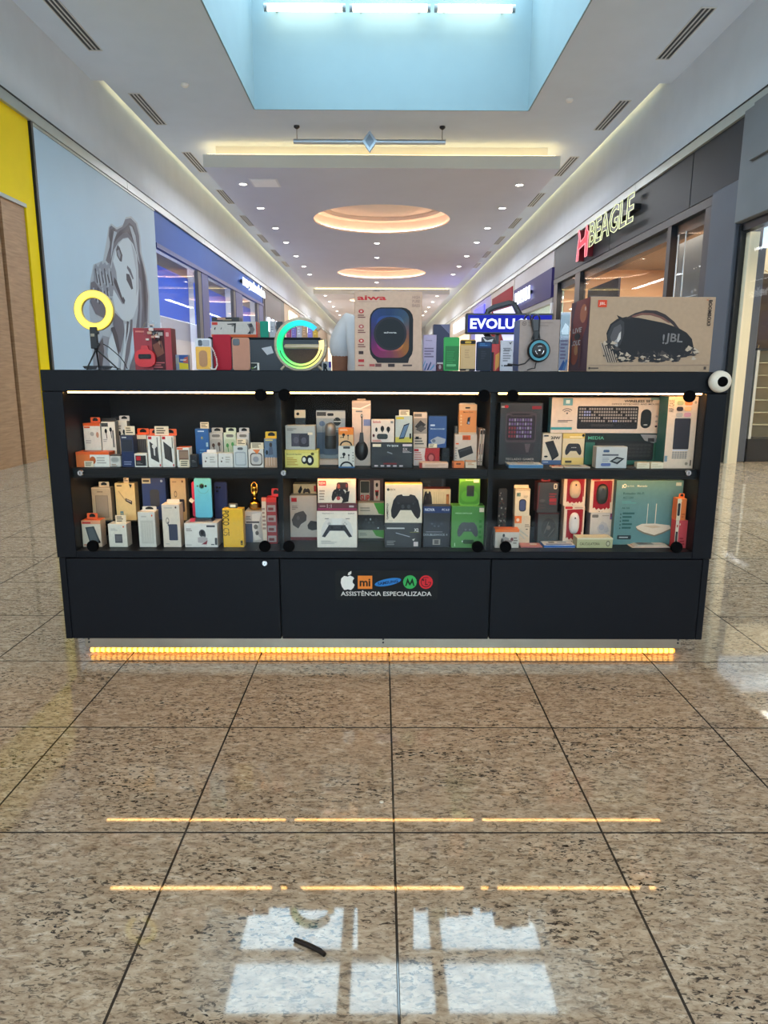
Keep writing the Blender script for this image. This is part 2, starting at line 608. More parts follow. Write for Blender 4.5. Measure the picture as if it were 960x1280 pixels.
# floor: granite slab with the tiles one by one where the photograph shows them
fl = MB().box(-10, 10, Y_NEAR, Y_FAR, -0.2, -0.002, GRANITE_J).build('floor')
tag(fl, None, None, None, 'structure')
T, G, BV = 0.6, 0.002, 0.0012
tm = MB()
a, b2 = T / 2 - G, T / 2 - G - BV
vs = [(-a, -a, -.0019), (a, -a, -.0019), (a, a, -.0019), (-a, a, -.0019), (-a, -a, -BV), (a, -a, -BV), (a, a, -BV), (-a, a, -BV), (-b2, -b2, 0), (b2, -b2, 0), (b2, b2, 0), (-b2, b2, 0)]
GROUT = mat((48, 40, 33), 0.8, 0, 0.05, 40, 0, 'dark_grout')
tm.add(vs, [(i, (i + 1) % 4, 4 + (i + 1) % 4, 4 + i) for i in range(4)] + [(4 + i, 4 + (i + 1) % 4, 8 + (i + 1) % 4, 8 + i) for i in range(4)], GROUT)
tm.add(vs, [(8, 9, 10, 11)], GRANITE)
tmesh = tm.mesh('tile')
for j in range(16):
    for i in range(-9, 9):
        x, y = 0.04 + T * (i + .5), 0.57 + T * (j + .5)
        if y > 3.7 and abs(x) < 1.3 + 0.20 * (y - 3.7):
            continue                                # nothing of these is in view behind the kiosk
        o = bpy.data.objects.new('tile', tmesh)
        COL.objects.link(o)
        o.parent = fl
        o.location = (x, y, 0)

# side walls: bulkhead above the shops, shop ceilings, outer walls, partitions
SLOT_Y = 13.2
for sgn, nm in ((-1, 'wall_left'), (1, 'wall_right')):
    mb = MB()
    def bx(xa, xb, ya, yb, za, zb, m):
        mb.box(min(xa * sgn, xb * sgn), max(xa * sgn, xb * sgn), ya, yb, za, zb, m)
    bx(5.0, 5.25, Y_NEAR, Y_FAR, 4.92, 6.75, WALL_GREY)
    bx(5.25, 9.2, Y_NEAR, Y_FAR, 4.92, 5.1, WALL_GREY)
    bx(9.0, 9.3, Y_NEAR, Y_FAR, -0.002, 4.92, WALL_GREY)
    bx(5.06, 9.0, Y_NEAR, Y_NEAR + .2, -0.002, 4.92, WALL_GREY)
    w = mb.build(nm)
    w['kind'] = 'structure'
    tr = MB()
    for ya in [Y_NEAR + 6 * k for k in range(16)]:   # trim in lengths with thin joints
        xa, xb = (4.95 * sgn, 5.0 * sgn)
        tr.box(min(xa, xb), max(xa, xb), ya, ya + 5.985, 4.76, 4.92, TRIM_GREY)
        tr.box(min(4.935 * sgn, 4.95 * sgn), max(4.935 * sgn, 4.95 * sgn), ya, ya + 5.985, 4.905, 4.92, DARK_METAL)
        xa, xb = (5.0 * sgn, 5.25 * sgn)
        tr.box(min(xa, xb), max(xa, xb), ya, ya + 6, 4.84, 4.92, TRIM_GREY)
    o = tr.build('trim_1' if sgn < 0 else 'trim_2')
    o['kind'] = 'structure'
wb = MB().box(-9.3, -4.6, Y_NEAR - .3, Y_NEAR, -0.002, 6.9, WALL_GREY).box(4.6, 9.3, Y_NEAR - .3, Y_NEAR, -0.002, 6.9, WALL_GREY)
wb.box(-4.6, 4.6, Y_NEAR - .3, Y_NEAR, -0.002, 2.0, WALL_GREY).box(-4.6, 4.6, Y_NEAR - .3, Y_NEAR, 4.7, 6.9, WALL_GREY)
wb.build('wall_back')['kind'] = 'structure'
wn = bpy.data.objects.new('window_3', None)          # added unseen glazing behind the camera, lets in fill daylight
COL.objects.link(wn)
wn['kind'] = 'structure'
ef = MB()
for k in range(6):
    x = -4.6 + 9.2 * k / 5
    ef.box(x - .05, x + .05, Y_NEAR - .2, Y_NEAR - .1, 2.0, 4.7, DARK_METAL)
    if k < 5:
        MB().box(x + .05, x + 1.79, Y_NEAR - .16, Y_NEAR - .15, 2.05, 4.65, GLASS).build('pane', wn)
ef.box(-4.6, 4.6, Y_NEAR - .2, Y_NEAR - .1, 2.0, 2.05, DARK_METAL).box(-4.6, 4.6, Y_NEAR - .2, Y_NEAR - .1, 4.65, 4.7, DARK_METAL)
ef.build('window_frame', wn)
for nm, ya, yb in (('wall_far', Y_FAR, Y_FAR + .3),):
    o = MB().box(-9.3, 9.3, ya, yb, -0.002, 6.9, WALL_GREY).build(nm)
    o['kind'] = 'structure'

# ceiling with the skylight well, an added rear well and the light slots along the walls
cm = MB()
def cbox(x0, x1, y0, y1, z0=CEIL_Z, z1=CEIL_Z + .12): cm.box(x0, x1, y0, y1, z0, z1, WHITE_CEIL)
XO = 5.0
cbox(-XO, SKY_X0, Y_NEAR, SLOT_Y); cbox(SKY_X1, XO, Y_NEAR, SLOT_Y)
cbox(SKY_X0, SKY_X1, Y_NEAR, SK2_Y0); cbox(SKY_X0, SKY_X1, SK2_Y1, SKY_Y0)
XS = 4.80
cbox(-XS, SKY_X0, SLOT_Y, SKY_Y1); cbox(SKY_X1, XS, SLOT_Y, SKY_Y1)
cbox(-XS, XS, SKY_Y1, Y_FAR)
cm.box(-5.0, -4.5, SLOT_Y, Y_FAR, 6.66, 6.75, WHITE_CEIL); cm.box(4.5, 5.0, SLOT_Y, Y_FAR, 6.66, 6.75, WHITE_CEIL)
cm.box(-4.6, -4.5, SLOT_Y, Y_FAR, CEIL_Z + .12, 6.66, WHITE_CEIL); cm.box(4.5, 4.6, SLOT_Y, Y_FAR, CEIL_Z + .12, 6.66, WHITE_CEIL)
cm.box(-5, -4.5, SLOT_Y - .1, SLOT_Y, CEIL_Z + .12, 6.75, WHITE_CEIL); cm.box(4.5, 5, SLOT_Y - .1, SLOT_Y, CEIL_Z + .12, 6.75, WHITE_CEIL)
TOPZ = 8.44
for y0, y1 in ((SKY_Y0, SKY_Y1), (SK2_Y0, SK2_Y1)):
    z0, z1 = CEIL_Z + .12, TOPZ
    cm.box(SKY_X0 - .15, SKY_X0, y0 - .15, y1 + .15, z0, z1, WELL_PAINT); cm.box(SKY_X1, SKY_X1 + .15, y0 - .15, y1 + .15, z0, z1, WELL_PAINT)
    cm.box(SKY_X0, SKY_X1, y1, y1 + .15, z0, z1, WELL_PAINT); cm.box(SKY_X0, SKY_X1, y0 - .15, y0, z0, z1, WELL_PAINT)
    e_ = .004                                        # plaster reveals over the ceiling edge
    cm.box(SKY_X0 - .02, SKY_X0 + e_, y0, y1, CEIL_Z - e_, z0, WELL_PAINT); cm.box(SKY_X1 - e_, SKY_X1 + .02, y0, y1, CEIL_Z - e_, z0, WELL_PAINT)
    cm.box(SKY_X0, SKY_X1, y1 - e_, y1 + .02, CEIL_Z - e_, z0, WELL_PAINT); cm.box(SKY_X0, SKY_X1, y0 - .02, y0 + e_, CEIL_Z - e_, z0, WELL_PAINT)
co = cm.build('ceiling')
co['kind'] = 'structure'

# skylight glazing: upright panes on the well, beams and panes on top
BEAM = mat((150, 160, 166), 0.5, 0.1, 0.03, 4, 0, 'painted_beam')
for wi, (y0, y1) in enumerate(((SKY_Y0, SKY_Y1), (SK2_Y0, SK2_Y1))):  # the last entry is the added rear skylight
    root = bpy.data.objects.new('window_%d' % (wi + 1), None)
    COL.objects.link(root)
    root['kind'] = 'structure'
    fr = MB()
    xc = [SKY_X0 - .1, -0.57, 0.98, SKY_X1 + .1]
    ny = max(4, round((y1 - y0) / 1.25))
    ys = [y0 - .1 + (y1 - y0 + .2) * k / ny for k in range(ny + 1)] if wi else [6.8, 8.45, 10.1, 11.7, 13.2, 14.6]
    ny = len(ys) - 1
    for x in xc:
        fr.box(x - .10, x + .10, y0 - .2, y1 + .2, 8.42, 8.56, BEAM)
    for y in ys:
        fr.box(SKY_X0 - .2, SKY_X1 + .2, y - .09, y + .09, 8.44, 8.57, BEAM)
    fr.build('window_frame', root)
    for a_ in range(3):
        for k in range(ny):
            MB().box(xc[a_] + .08, xc[a_ + 1] - .08, ys[k] + .08, ys[k + 1] - .08, 8.585, 8.595, GLASS).build('pane', root)

# ceiling rafts with round lit recesses
WARM_COVE = glow((255, 226, 160), 9.0)
WARM_RING = glow((255, 226, 200), 9.0)
RECESS = mat((236, 220, 206), 0.75, 0, 0.02, 2, 0, 'recess_plaster')
RAFT_P = mat((204, 208, 222), 0.7, 0, 0.02, 1, 0, 'raft_plaster')
FASCIA_P = mat((214, 212, 206), 0.7, 0, 0.02, 1, 0, 'fascia_plaster')
RX = 3.94
def raft(nm, y0, y1, circles):
    root = bpy.data.objects.new(nm, None)
    root.location = (0, y0, RAFT_Z)
    COL.objects.link(root)
    root['kind'] = 'structure'
    mb = MB()
    z0, z1 = 0, .27
    S = 2.3                                        # half side of the square round each recess
    segs, yy = [], 0.0
    for c in circles:
        segs.append((yy, c - y0 - S)); yy = c - y0 + S
    segs.append((yy, y1 - y0))
    for a_, b_ in segs:
        if b_ - a_ > .01:
            mb.flat([(-RX, a_, 0), (-RX, b_, 0), (RX, b_, 0), (RX, a_, 0)], RAFT_P)
    n = 48
    R0, R1, DZ = 2.02, 2.16, .05
    for c in circles:
        cy = c - y0
        for s_ in (-1, 1):
            q = [(S * s_, cy - S, 0), (S * s_, cy + S, 0), (RX * s_, cy + S, 0), (RX * s_, cy - S, 0)]
            mb.flat(q[::s_], RAFT_P)
        ci, sq = [], []
        for k in range(n):
            an = 2 * PI * k / n
            dx, dy = math.cos(an), math.sin(an)
            ci.append((R0 * dx, cy + R0 * dy, 0))
            m_ = S / max(abs(dx), abs(dy))
            sq.append((m_ * dx, cy + m_ * dy, 0))
        fs = [(k, n + k, n + (k + 1) % n, (k + 1) % n) for k in range(n)]
        mb.add(ci + sq, fs, RAFT_P)
        fs = [(k, n + k, n + (k + 1) % n, (k + 1) % n) for k in range(n)]
        up = [(x, y, DZ) for x, y, _ in ci]
        mb.add(ci + up, fs, RECESS)                 # lip
        led = [((x) * R1 / R0, cy + (y - cy) * R1 / R0, DZ) for x, y, _ in ci]
        mb.add(up + led, fs, RECESS)                # ledge the light lies on
        top = [(x, y, .36) for x, y, _ in led]
        mb.add(led + top, fs, RECESS)
        r2 = [(x * .86, cy + (y - cy) * .86, .36) for x, y, _ in led]
        mb.add(top + r2, fs, RECESS)
        r3 = [(x, y, .47) for x, y, _ in r2]
        mb.add(r2 + r3, fs, RECESS)
        mb.add(r3, [tuple(range(n))], RECESS)
        ring = MB()
        ring.tube([((R1 - .05) * math.cos(2 * PI * k / 36), cy + (R1 - .05) * math.sin(2 * PI * k / 36), DZ + .02) for k in range(36)], .014, WARM_RING, 6, closed=True)
        ring.build('ring_light', root)
    L_ = y1 - y0
    mb.flat([(-RX, 0, 0), (RX, 0, 0), (RX, 0, z1), (-RX, 0, z1)], FASCIA_P)
    mb.flat([(RX, L_, 0), (-RX, L_, 0), (-RX, L_, z1), (RX, L_, z1)], FASCIA_P)
    mb.flat([(-RX, L_, 0), (-RX, 0, 0), (-RX, 0, z1), (-RX, L_, z1)], FASCIA_P)
    mb.flat([(RX, 0, 0), (RX, L_, 0), (RX, L_, z1), (RX, 0, z1)], FASCIA_P)
    I = .24
    zt = CEIL_Z - RAFT_Z
    for q in ([(-RX, 0), (RX, 0), (RX, I), (-RX, I)], [(-RX, L_ - I), (RX, L_ - I), (RX, L_), (-RX, L_)], [(-RX, I), (-RX + I, I), (-RX + I, L_ - I), (-RX, L_ - I)], [(RX - I, I), (RX, I), (RX, L_ - I), (RX - I, L_ - I)]):
        mb.flat([(x, y, z1) for x, y in q], FASCIA_P)
    q = [(-RX + I, I), (RX - I, I), (RX - I, L_ - I), (-RX + I, L_ - I)]
    for k in range(4):
        a_, b_ = q[k], q[(k + 1) % 4]
        mb.flat([(*a_, z1), (*b_, z1), (*b_, zt), (*a_, zt)], FASCIA_P)
    mb.build('panel', root)
    st = MB()
    o_ = .06
    st.box(-RX + .1, RX - .1, o_, o_ + .03, z1 + .002, z1 + .02, WARM_COVE)
    st.box(-RX + o_, -RX + o_ + .03, .2, L_ - .2, z1 + .002, z1 + .02, WARM_COVE)
    st.box(RX - o_ - .03, RX - o_, .2, L_ - .2, z1 + .002, z1 + .02, WARM_COVE)
    st.box(-RX + .1, RX - .1, L_ - o_ - .03, L_ - o_, z1 + .002, z1 + .02, WARM_COVE)
    st.build('light_strip', root)
    return root
raft('ceiling_panel', 16.5, 38.6, (21.9, 33.2))
raft('ceiling_panel', 41.8, 63.5, (45.6, 56.8))
# warm strips lying in the slots along the walls
for sgn, nm in ((-1, 'left'), (1, 'right')):
    x = 4.70 * sgn
    o = MB().box(x - .02, x + .02, SLOT_Y + .4, Y_FAR - 1, CEIL_Z + .121, CEIL_Z + .14, glow((255, 232, 170), 9.0)).build('light_strip')
    tag(o, 'warm light strip in the ceiling slot along the %s shop wall' % nm, 'light')

# downlights: set in the rafts at their real spacing
DL = MB()
DL.lathe([(.115, 0), (.115, -.008), (.085, -.010), (.085, -.002)], WHITE_P, n=20)
dl_ring = DL.mesh('trim_ring')
dl_disc = MB().lathe([(.084, -.003), (.0841, -.006), (.00001, -.006)], glow((255, 250, 240), 22.0), n=16).mesh('lamp')
ORD = ['first', 'second', 'third', 'fourth', 'fifth', 'sixth', 'seventh', 'eighth', 'ninth', 'tenth', 'eleventh', 'twelfth']
def downlight(x, y, z, label, grp):
    t_ = thing('downlight', label, 'downlight', (x, y, z), (0, 0, 0), grp)
    for me, nm in ((dl_ring, 'trim_ring'), (dl_disc, 'lamp')):
        o = bpy.data.objects.new(nm, me)
        COL.objects.link(o)
        o.parent = t_
rows = {'left': [(303, 230), (325, 260), (342, 285), (355, 303), (366, 320), (376, 333), (384, 343)],
        'right': [(639, 231), (617, 260), (600, 285), (587, 303), (576, 320), (567, 333), (559, 343)],
        'middle': [(471, 304), (471, 322), (471, 353)]}
for side, pts in rows.items():
    for k, (px, py) in enumerate(pts):
        q = on_z(px, py, RAFT_Z)
        x = q.x if side == 'middle' else (-3.33 if side == 'left' else 3.30)
        downlight(x, q.y, RAFT_Z, 'small round downlight, %s from the front in the %s row of the nearer ceiling panel' % (ORD[k], side), 'downlights in the nearer ceiling panel')
for side, x in (('left', -3.33), ('right', 3.30)):
    for k in range(6):
        downlight(x, 42.8 + 3.6 * k, RAFT_Z, 'tiny downlight, %s from the front in the %s row of the far ceiling panel' % (ORD[k], side), 'downlights in the far ceiling panel')

# air vents along both sides of the ceiling
VENT_P = mat((206, 206, 206), 0.5, 0.1, 0.02, 5, 0, 'vent_paint')
vm = MB()
for s_ in (-1, 1):
    vm.box(s_ * .10 - .008, s_ * .10 + .008, -.8, .8, -.012, 0, VENT_P)
    vm.box(-.108, .108, s_ * .8 - .012, s_ * .8 + .012, -.012, 0, VENT_P)
v_frame = vm.mesh('frame')
v_back = MB().box(-.092, .092, -.788, .788, -.001, .0, BLACK).mesh('backing')
v_slat = MB().box(-.011, .011, -.788, .788, -.010, -.002, VENT_P).mesh('slat')
def vent(x, y, label):
    t_ = thing('ceiling_vent', label, 'vent', (x, y, CEIL_Z), (0, 0, 0), 'slot vents in the ceiling')
    def ch(nm, me, loc=(0, 0, 0)):
        o = bpy.data.objects.new(nm, me)
        COL.objects.link(o)
        o.parent, o.location = t_, loc
    ch('frame', v_frame); ch('backing', v_back)
    for k in range(2):
        ch('slat', v_slat, (-.032 + .064 * k, 0, 0))
vl = [(76, 31), (175, 137), (235, 203), (274, 246), (302, 276), (323, 298), (339, 316), (352, 330)]
for k, (px, py) in enumerate(vl):
    y = on_z(px, py, CEIL_Z).y
    vent(-4.47, y, 'narrow slot vent in the ceiling on the left side, %s from the front' % ORD[k])
    vent(4.47, y + .2, 'narrow slot vent in the ceiling on the right side, %s from the front' % ORD[k])

# square access hatch in the raft
h = thing('access_hatch', 'square white access hatch in the ceiling panel beside the first left downlight', 'hatch', (-2.78, 17.75, RAFT_Z))
MB().box(-.33, .33, -.36, .36, -.012, 0, mat((226, 226, 230), 0.6, 0, 0.02, 3, 0, 'hatch_paint')).build('frame', h)
MB().bbox(-.29, .29, -.32, .32, -.02, -.012, mat((250, 250, 252), 0.6, 0, 0.02, 3, 0, 'hatch_paint'), .004).build('lid', h)
# small smoke detectors on the ceiling
for q, lb in (((712, 124), 'small round smoke detector on the ceiling right of the skylight'), ((231, 105), 'small round smoke detector on the ceiling left of the skylight')):
    w = on_z(q[0], q[1], CEIL_Z)
    tag(MB().lathe([(.07, 0), (.07, -.02), (.045, -.05), (.0001, -.052)], WHITE_P, n=16).build('smoke_detector', None, (w.x, w.y, CEIL_Z)), lb, 'detector')

# hanging tube light with a diamond in the middle
pl_y = 15.4
w0, w1 = on_y(367, 177, pl_y), on_y(557, 176, pl_y)
pt = thing('pendant_light', 'long thin silver pendant light with a diamond centre hanging below the ceiling', 'light', ((w0.x + w1.x) / 2, pl_y, w0.z))
hw = (w1.x - w0.x) / 2
SILV = mat((188, 196, 206), 0.3, 0.7, 0.02, 8, 0, 'silver_paint')
MB().tube([(-hw, 0, 0), (hw, 0, 0)], .05, SILV, 10).build('tube', pt)
d = MB()
d.prism([(0, .2), (-.15, 0), (0, -.2), (.15, 0)], -.07, .05, SILV)
d.prism([(0, .13), (-.09, 0), (0, -.13), (.09, 0)], -.075, -.07, mat((140, 148, 160), 0.3, 0.5, 0, 1, 0, 'diamond_inlay'))
d.build('diamond', pt)
for s_ in (-1, 1):
    wx = s_ * (hw - .07)
    k = MB().tube([(wx, 0, .05), (wx, 0, CEIL_Z - w0.z - .04)], .006, DARK_METAL, 6)
    k.build('wire', pt)
    MB().lathe([(.06, CEIL_Z - w0.z), (.06, CEIL_Z - w0.z - .03), (.02, CEIL_Z - w0.z - .06)], DARK_METAL, (wx, 0, 0), 12).build('ceiling_rose', pt)

# three tube lights at the head of the skylight well
lw = glow((255, 248, 214), 7.0)
tz = on_y(480, 10, SKY_Y1 - .27).z
for k, (xa, xb) in enumerate(((330, 432), (437, 538), (543, 644))):
    A, B = on_y(xa, 10, SKY_Y1 - .27), on_y(xb, 10, SKY_Y1 - .27)
    lt = thing('tube_light', ['left', 'middle', 'right'][k] + ' of three bright tube lights under the skylight', 'light', ((A.x + B.x) / 2, SKY_Y1 - .27, tz), (0, 0, 0), 'tube lights at the skylight')
    L2 = (B.x - A.x) / 2
    MB().tube([(-L2 + .03, 0, 0), (L2 - .03, 0, 0)], .062, lw, 10).build('tube', lt)
    for s_ in (-1, 1):
        mb = MB()
        mb.lathe([(.066, -.03), (.066, .03)], plastic((150, 156, 160)), (s_ * (L2 - .03), 0, 0), 10, 'x')
        mb.box(s_ * (L2 - .2) - .02, s_ * (L2 - .2) + .02, .0, .262, .04, .07, plastic((120, 126, 130)))
        mb.build('holder', lt)

# ================================================================== SHOPFRONTS, LEFT
def at_left(px, py): return on_x(px, py, -HALF)
def Yl(px, py=463): return on_x(px, py, -HALF).y
def Yr(px, py=463): return on_x(px, py, HALF).y
YELLOW = mat((240, 204, 0), 0.6, 0, 0.03, 2, 0, 'yellow_panel', 0, 0.2)
WOOD = wood_mat('oak_panel', (152, 112, 78), (178, 137, 100))
yb0, yb1 = Yl(51, 460), 10.75
sf = thing('storefront', 'yellow shop front framing tall brown wood panels on the left', 'storefront', (-HALF, 5, 0))
def put(mb, nm, root):                     # world-space mesh hung under an unrotated root
    o = mb.build(nm, root)
    o.location = -root.location
    return o
wt = on_x(22, 250, -HALF).z
put(MB().box(-5.2, -5.0, yb0, yb1 - .06, 0, 4.76, YELLOW).box(-5.2, -5.0, 2.0, yb0, wt, 4.76, YELLOW), 'fascia', sf)
seam = Yl(24, 480)
put(MB().box(-5.2, -5.04, 2.0, seam - .03, 0, wt, WOOD), 'panel', sf)
put(MB().box(-5.2, -5.02, seam + .03, yb0 - .02, 0, wt, WOOD), 'panel', sf)
put(MB().box(-5.2, -5.1, seam - .03, seam + .03, 0, wt, BLACK).box(-5.03, -4.995, 2.0, yb0 + .02, wt - .05, wt, TRIM_GREY), 'seam', sf)
put(MB().box(-5.02, -4.97, seam - 1.0, seam - .9, 0.0, .12, WHITE_P), 'door_stop', sf)

# billboard with the printed portrait
bb0, bb1 = 10.78, Yl(203, 460)
bb = thing('billboard', 'tall pale billboard with a black and white portrait of a woman', 'billboard', (-HALF, bb0, 0))
BOARD = mat((172, 194, 212), 0.5, 0, 0.02, 1, 0, 'printed_board')
put(MB().box(-5.12, -4.985, bb0, bb1, 0.02, 4.72, BOARD), 'board', bb)
put(MB().box(-5.15, -4.97, bb0 - .06, bb0, 0.0, 4.76, DARK_METAL).box(-5.15, -4.97, bb0, bb1, 4.72, 4.758, TRIM_GREY), 'frame', bb)
pr = MB()
def poster(pts, c, lay):
    out = []
    for cx, cy in pts:
        q = on_x(60 + cx / 5.82, 250 + cy / 5.82, -4.985)
        out.append((-4.985 + .0006 * lay, q.y, max(q.z, .03)))
    pr.flat(out, ink(c))
LIGHT, SOFT, MID, DK, XD = (186, 198, 208), (160, 170, 182), (128, 134, 146), (92, 92, 104), (58, 56, 66)
poster([(425, 300), (440, 195), (460, 170), (500, 200), (545, 180), (565, 125), (605, 118), (650, 165), (672, 260), (680, 380), (700, 460), (722, 560), (738, 700), (735, 940), (600, 960), (600, 1235), (330, 1235), (300, 780), (305, 600), (330, 470), (400, 440)], SOFT, 1)
poster([(440, 260), (446, 200), (460, 185), (500, 215), (540, 195), (562, 140), (600, 132), (640, 172), (662, 260), (668, 380), (690, 460), (712, 560), (728, 700), (722, 925), (690, 930), (640, 930), (655, 800), (660, 650), (655, 500), (640, 380), (620, 320), (580, 272), (545, 280), (510, 310), (480, 360), (465, 420), (455, 480), (420, 440), (436, 380), (455, 320)], DK, 2)
poster([(545, 285), (585, 278), (620, 325), (645, 400), (655, 500), (660, 640), (650, 760), (622, 850), (580, 888), (540, 870), (490, 800), (468, 700), (458, 600), (455, 500), (480, 420), (490, 370), (515, 320)], LIGHT, 3)
poster([(458, 500), (470, 440), (495, 520), (505, 620), (545, 720), (555, 745), (540, 760), (500, 690), (470, 640)], MID, 4)
poster([(505, 325), (520, 345), (540, 400), (536, 450), (522, 445), (500, 405), (494, 362)], XD, 5)
poster([(500, 370), (515, 360), (528, 400), (522, 430), (508, 405)], MID, 6)
poster([(568, 535), (590, 540), (606, 580), (618, 645), (606, 652), (585, 610), (570, 580)], XD, 5)
poster([(575, 475), (600, 505), (622, 570), (616, 580), (592, 530), (573, 495)], DK, 5)
poster([(545, 700), (560, 730), (553, 760), (535, 735)], XD, 6)
poster([(480, 560), (500, 590), (548, 735), (540, 745), (505, 665), (478, 600)], XD, 5)
poster([(600, 300), (635, 380), (650, 500), (655, 640), (640, 700), (640, 520), (620, 400)], SOFT, 4)
# hair strands
poster([(560, 200), (590, 165), (620, 190), (640, 260), (650, 380), (635, 340), (605, 270), (575, 235), (545, 240), (500, 285), (470, 330), (478, 280), (520, 225)], XD, 7)
poster([(455, 215), (480, 200), (490, 225), (470, 270), (455, 350), (445, 400), (450, 300)], XD, 7)
poster([(478, 225), (500, 235), (478, 300), (462, 400), (455, 430), (462, 330)], SOFT, 8)
poster([(590, 185), (610, 195), (635, 260), (655, 400), (668, 470), (655, 440), (630, 330), (605, 240)], SOFT, 8)
poster([(668, 420), (690, 480), (708, 600), (715, 760), (705, 900), (695, 720), (685, 560)], XD, 7)
poster([(660, 560), (675, 600), (685, 760), (675, 930), (662, 930), (668, 760)], MID, 8)
# flower by the cheek
poster([(330, 505), (345, 462), (362, 488), (385, 445), (395, 470), (412, 452), (425, 475), (445, 455), (462, 520), (476, 620), (470, 700), (430, 700), (370, 650), (335, 600)], MID, 9)
poster([(310, 600), (335, 590), (375, 645), (440, 700), (462, 720), (445, 800), (405, 860), (345, 830), (306, 740)], DK, 10)
for k in range(11):
    x0 = 338 + 11 * k
    poster([(x0, 500 + (k % 3) * 22), (x0 + 7, 495 + (k % 3) * 22), (x0 + 24, 600 + 10 * (k % 4)), (x0 + 16, 606 + 10 * (k % 4))], SOFT if k % 2 else XD, 11)
    poster([(x0 - 15, 640 + (k % 3) * 25), (x0 - 6, 636 + (k % 3) * 25), (x0 + 6, 720 + 12 * (k % 4)), (x0 - 3, 724 + 12 * (k % 4))], SOFT if k % 2 == 0 else XD, 12)
# neck, hand and shoulders
poster([(480, 815), (545, 880), (555, 960), (525, 1115), (492, 990), (470, 905)], DK, 13)
poster([(330, 1100), (395, 985), (445, 1000), (425, 1100), (452, 1200), (472, 1235), (330, 1235)], MID, 13)
poster([(360, 1060), (395, 1000), (405, 1100), (390, 1235), (372, 1235)], XD, 14)
poster([(440, 1020), (465, 960), (500, 1060), (512, 1160), (500, 1235), (455, 1235), (430, 1120)], LIGHT, 14)
poster([(455, 930), (480, 920), (505, 990), (520, 1100), (510, 1130), (480, 1020)], XD, 15)
poster([(556, 900), (590, 900), (600, 960), (580, 1090), (550, 1235), (522, 1235), (548, 1050)], LIGHT, 14)
poster([(598, 870), (612, 870), (610, 960), (592, 1100), (562, 1235), (546, 1235), (568, 1050), (590, 950)], DK, 15)
poster([(600, 1190), (640, 1070), (640, 1235), (588, 1235)], DK, 15)
poster([(570, 880), (585, 885), (578, 960), (560, 1050), (566, 960)], XD, 16)
put(pr, 'printed_portrait', bb)

# blue electronics shop
BLUE_F = mat((44, 84, 160), 0.5, 0, 0.03, 1, 0, 'blue_fascia', 0, 0.12)
BLUE_D = mat((22, 48, 120), 0.4, 0, 0.03, 2, 0, 'blue_frame')
BLUE_B = glow((0, 70, 184), .75)                 # backlit panels
s0, s1 = bb1 + .03, Yl(331)
bs = thing('storefront', 'blue electronics shop front with large windows beyond the billboard', 'storefront', (-HALF, s0, 0))
put(MB().box(-5.25, -5.0, s0, s1, 4.08, 4.76, BLUE_F).box(-5.02, -4.97, s0, s1, 3.98, 4.08, BLUE_D), 'fascia', bs)
for (xa, xb) in ((257, 265), (298, 306), (326, 331)):
    put(MB().box(-5.14, -4.99, Yl(xa), Yl(xb), 0, 3.98, BLUE_D).box(-5.1, -5.0, Yl(xa) - .35, Yl(xa), 0, 3.98, mat((110, 108, 108), 0.5, 0, 0.03, 3, 0, 'door_post')), 'post', bs)
for k, (xa, xb) in enumerate(((204, 255), (265, 296), (306, 325))):
    put(MB().box(-5.06, -5.05, Yl(xa), Yl(xb), 0.05, 3.98, SHOP_GLASS), 'pane', bs)
for k, (xa, xb) in enumerate(((200, 256), (264, 298), (306, 326))):
    ya, yb = max(Yl(xa), s0 + .02), Yl(xb)
    put(MB().box(-5.40, -5.35, ya, yb, 2.62, 3.78, BLUE_B), 'display_panel', bs)
    put(MB().box(-5.40, -5.35, ya, yb, 0.3, 2.615, mat((205, 203, 224), 0.6, 0, 0.02, 2, 0, 'display_white')), 'display_board', bs)
    put(MB().box(-5.40, -5.36, ya, yb, 3.785, 4.06, mat((160, 160, 172), 0.6, 0, 0.02, 2, 0, 'display_header')), 'header', bs)
for y_ in (s0 - .14, s1 + .01):
    MB().box(-9, -5.26, y_, y_ + .1, 0, 4.9, WALL_GREY).build('wall_left')['kind'] = 'structure'
# lit shop name, letters standing proud of the fascia
WHT = glow((235, 245, 255), 4.0)
def wall_sign(name, label, txt, side, ya, yb, z, h, m, bold=0.02, depth=.08, back=None):
    """letters on a side wall reading along the corridor"""
    x = side * HALF
    st = thing(name, label, 'sign', (x - side * .025, (ya + yb) / 2, z))
    w = abs(yb - ya)
    M = Matrix(((0, 0, 1, 0), (1, 0, 0, 0), (0, 1, 0, 0), (0, 0, 0, 1))) if side < 0 else Matrix(((0, 0, -1, 0), (-1, 0, 0, 0), (0, 1, 0, 0), (0, 0, 0, 1)))
    mb = MB()
    put_text(mb, txt, Matrix.Translation((-side * depth, 0, 0)) @ M, h, m, 'c', bold, w)
    mb.build('lettering', st)
    bm_ = MB()
    if back:
        bm_.box(min(-side * (depth - .004), 0), max(-side * (depth - .004), 0), -w / 2 - .12, w / 2 + .12, -h * .75, h * .75, back)
    else:
        bm_.box(min(-side * (depth - .004), 0), max(-side * (depth - .004), 0), -w / 2, w / 2, -h * .12, h * .12, DARK_METAL)
    bm_.build('backing', st)
    return st
ms0, ms1 = Yl(301, 350), Yl(327, 365)
wall_sign('shop_sign', 'white lit lettering on the blue shop fascia', 'magazineluiza', -1, ms0 - .2, ms1 + .2, 4.42, .5, WHT, .03)
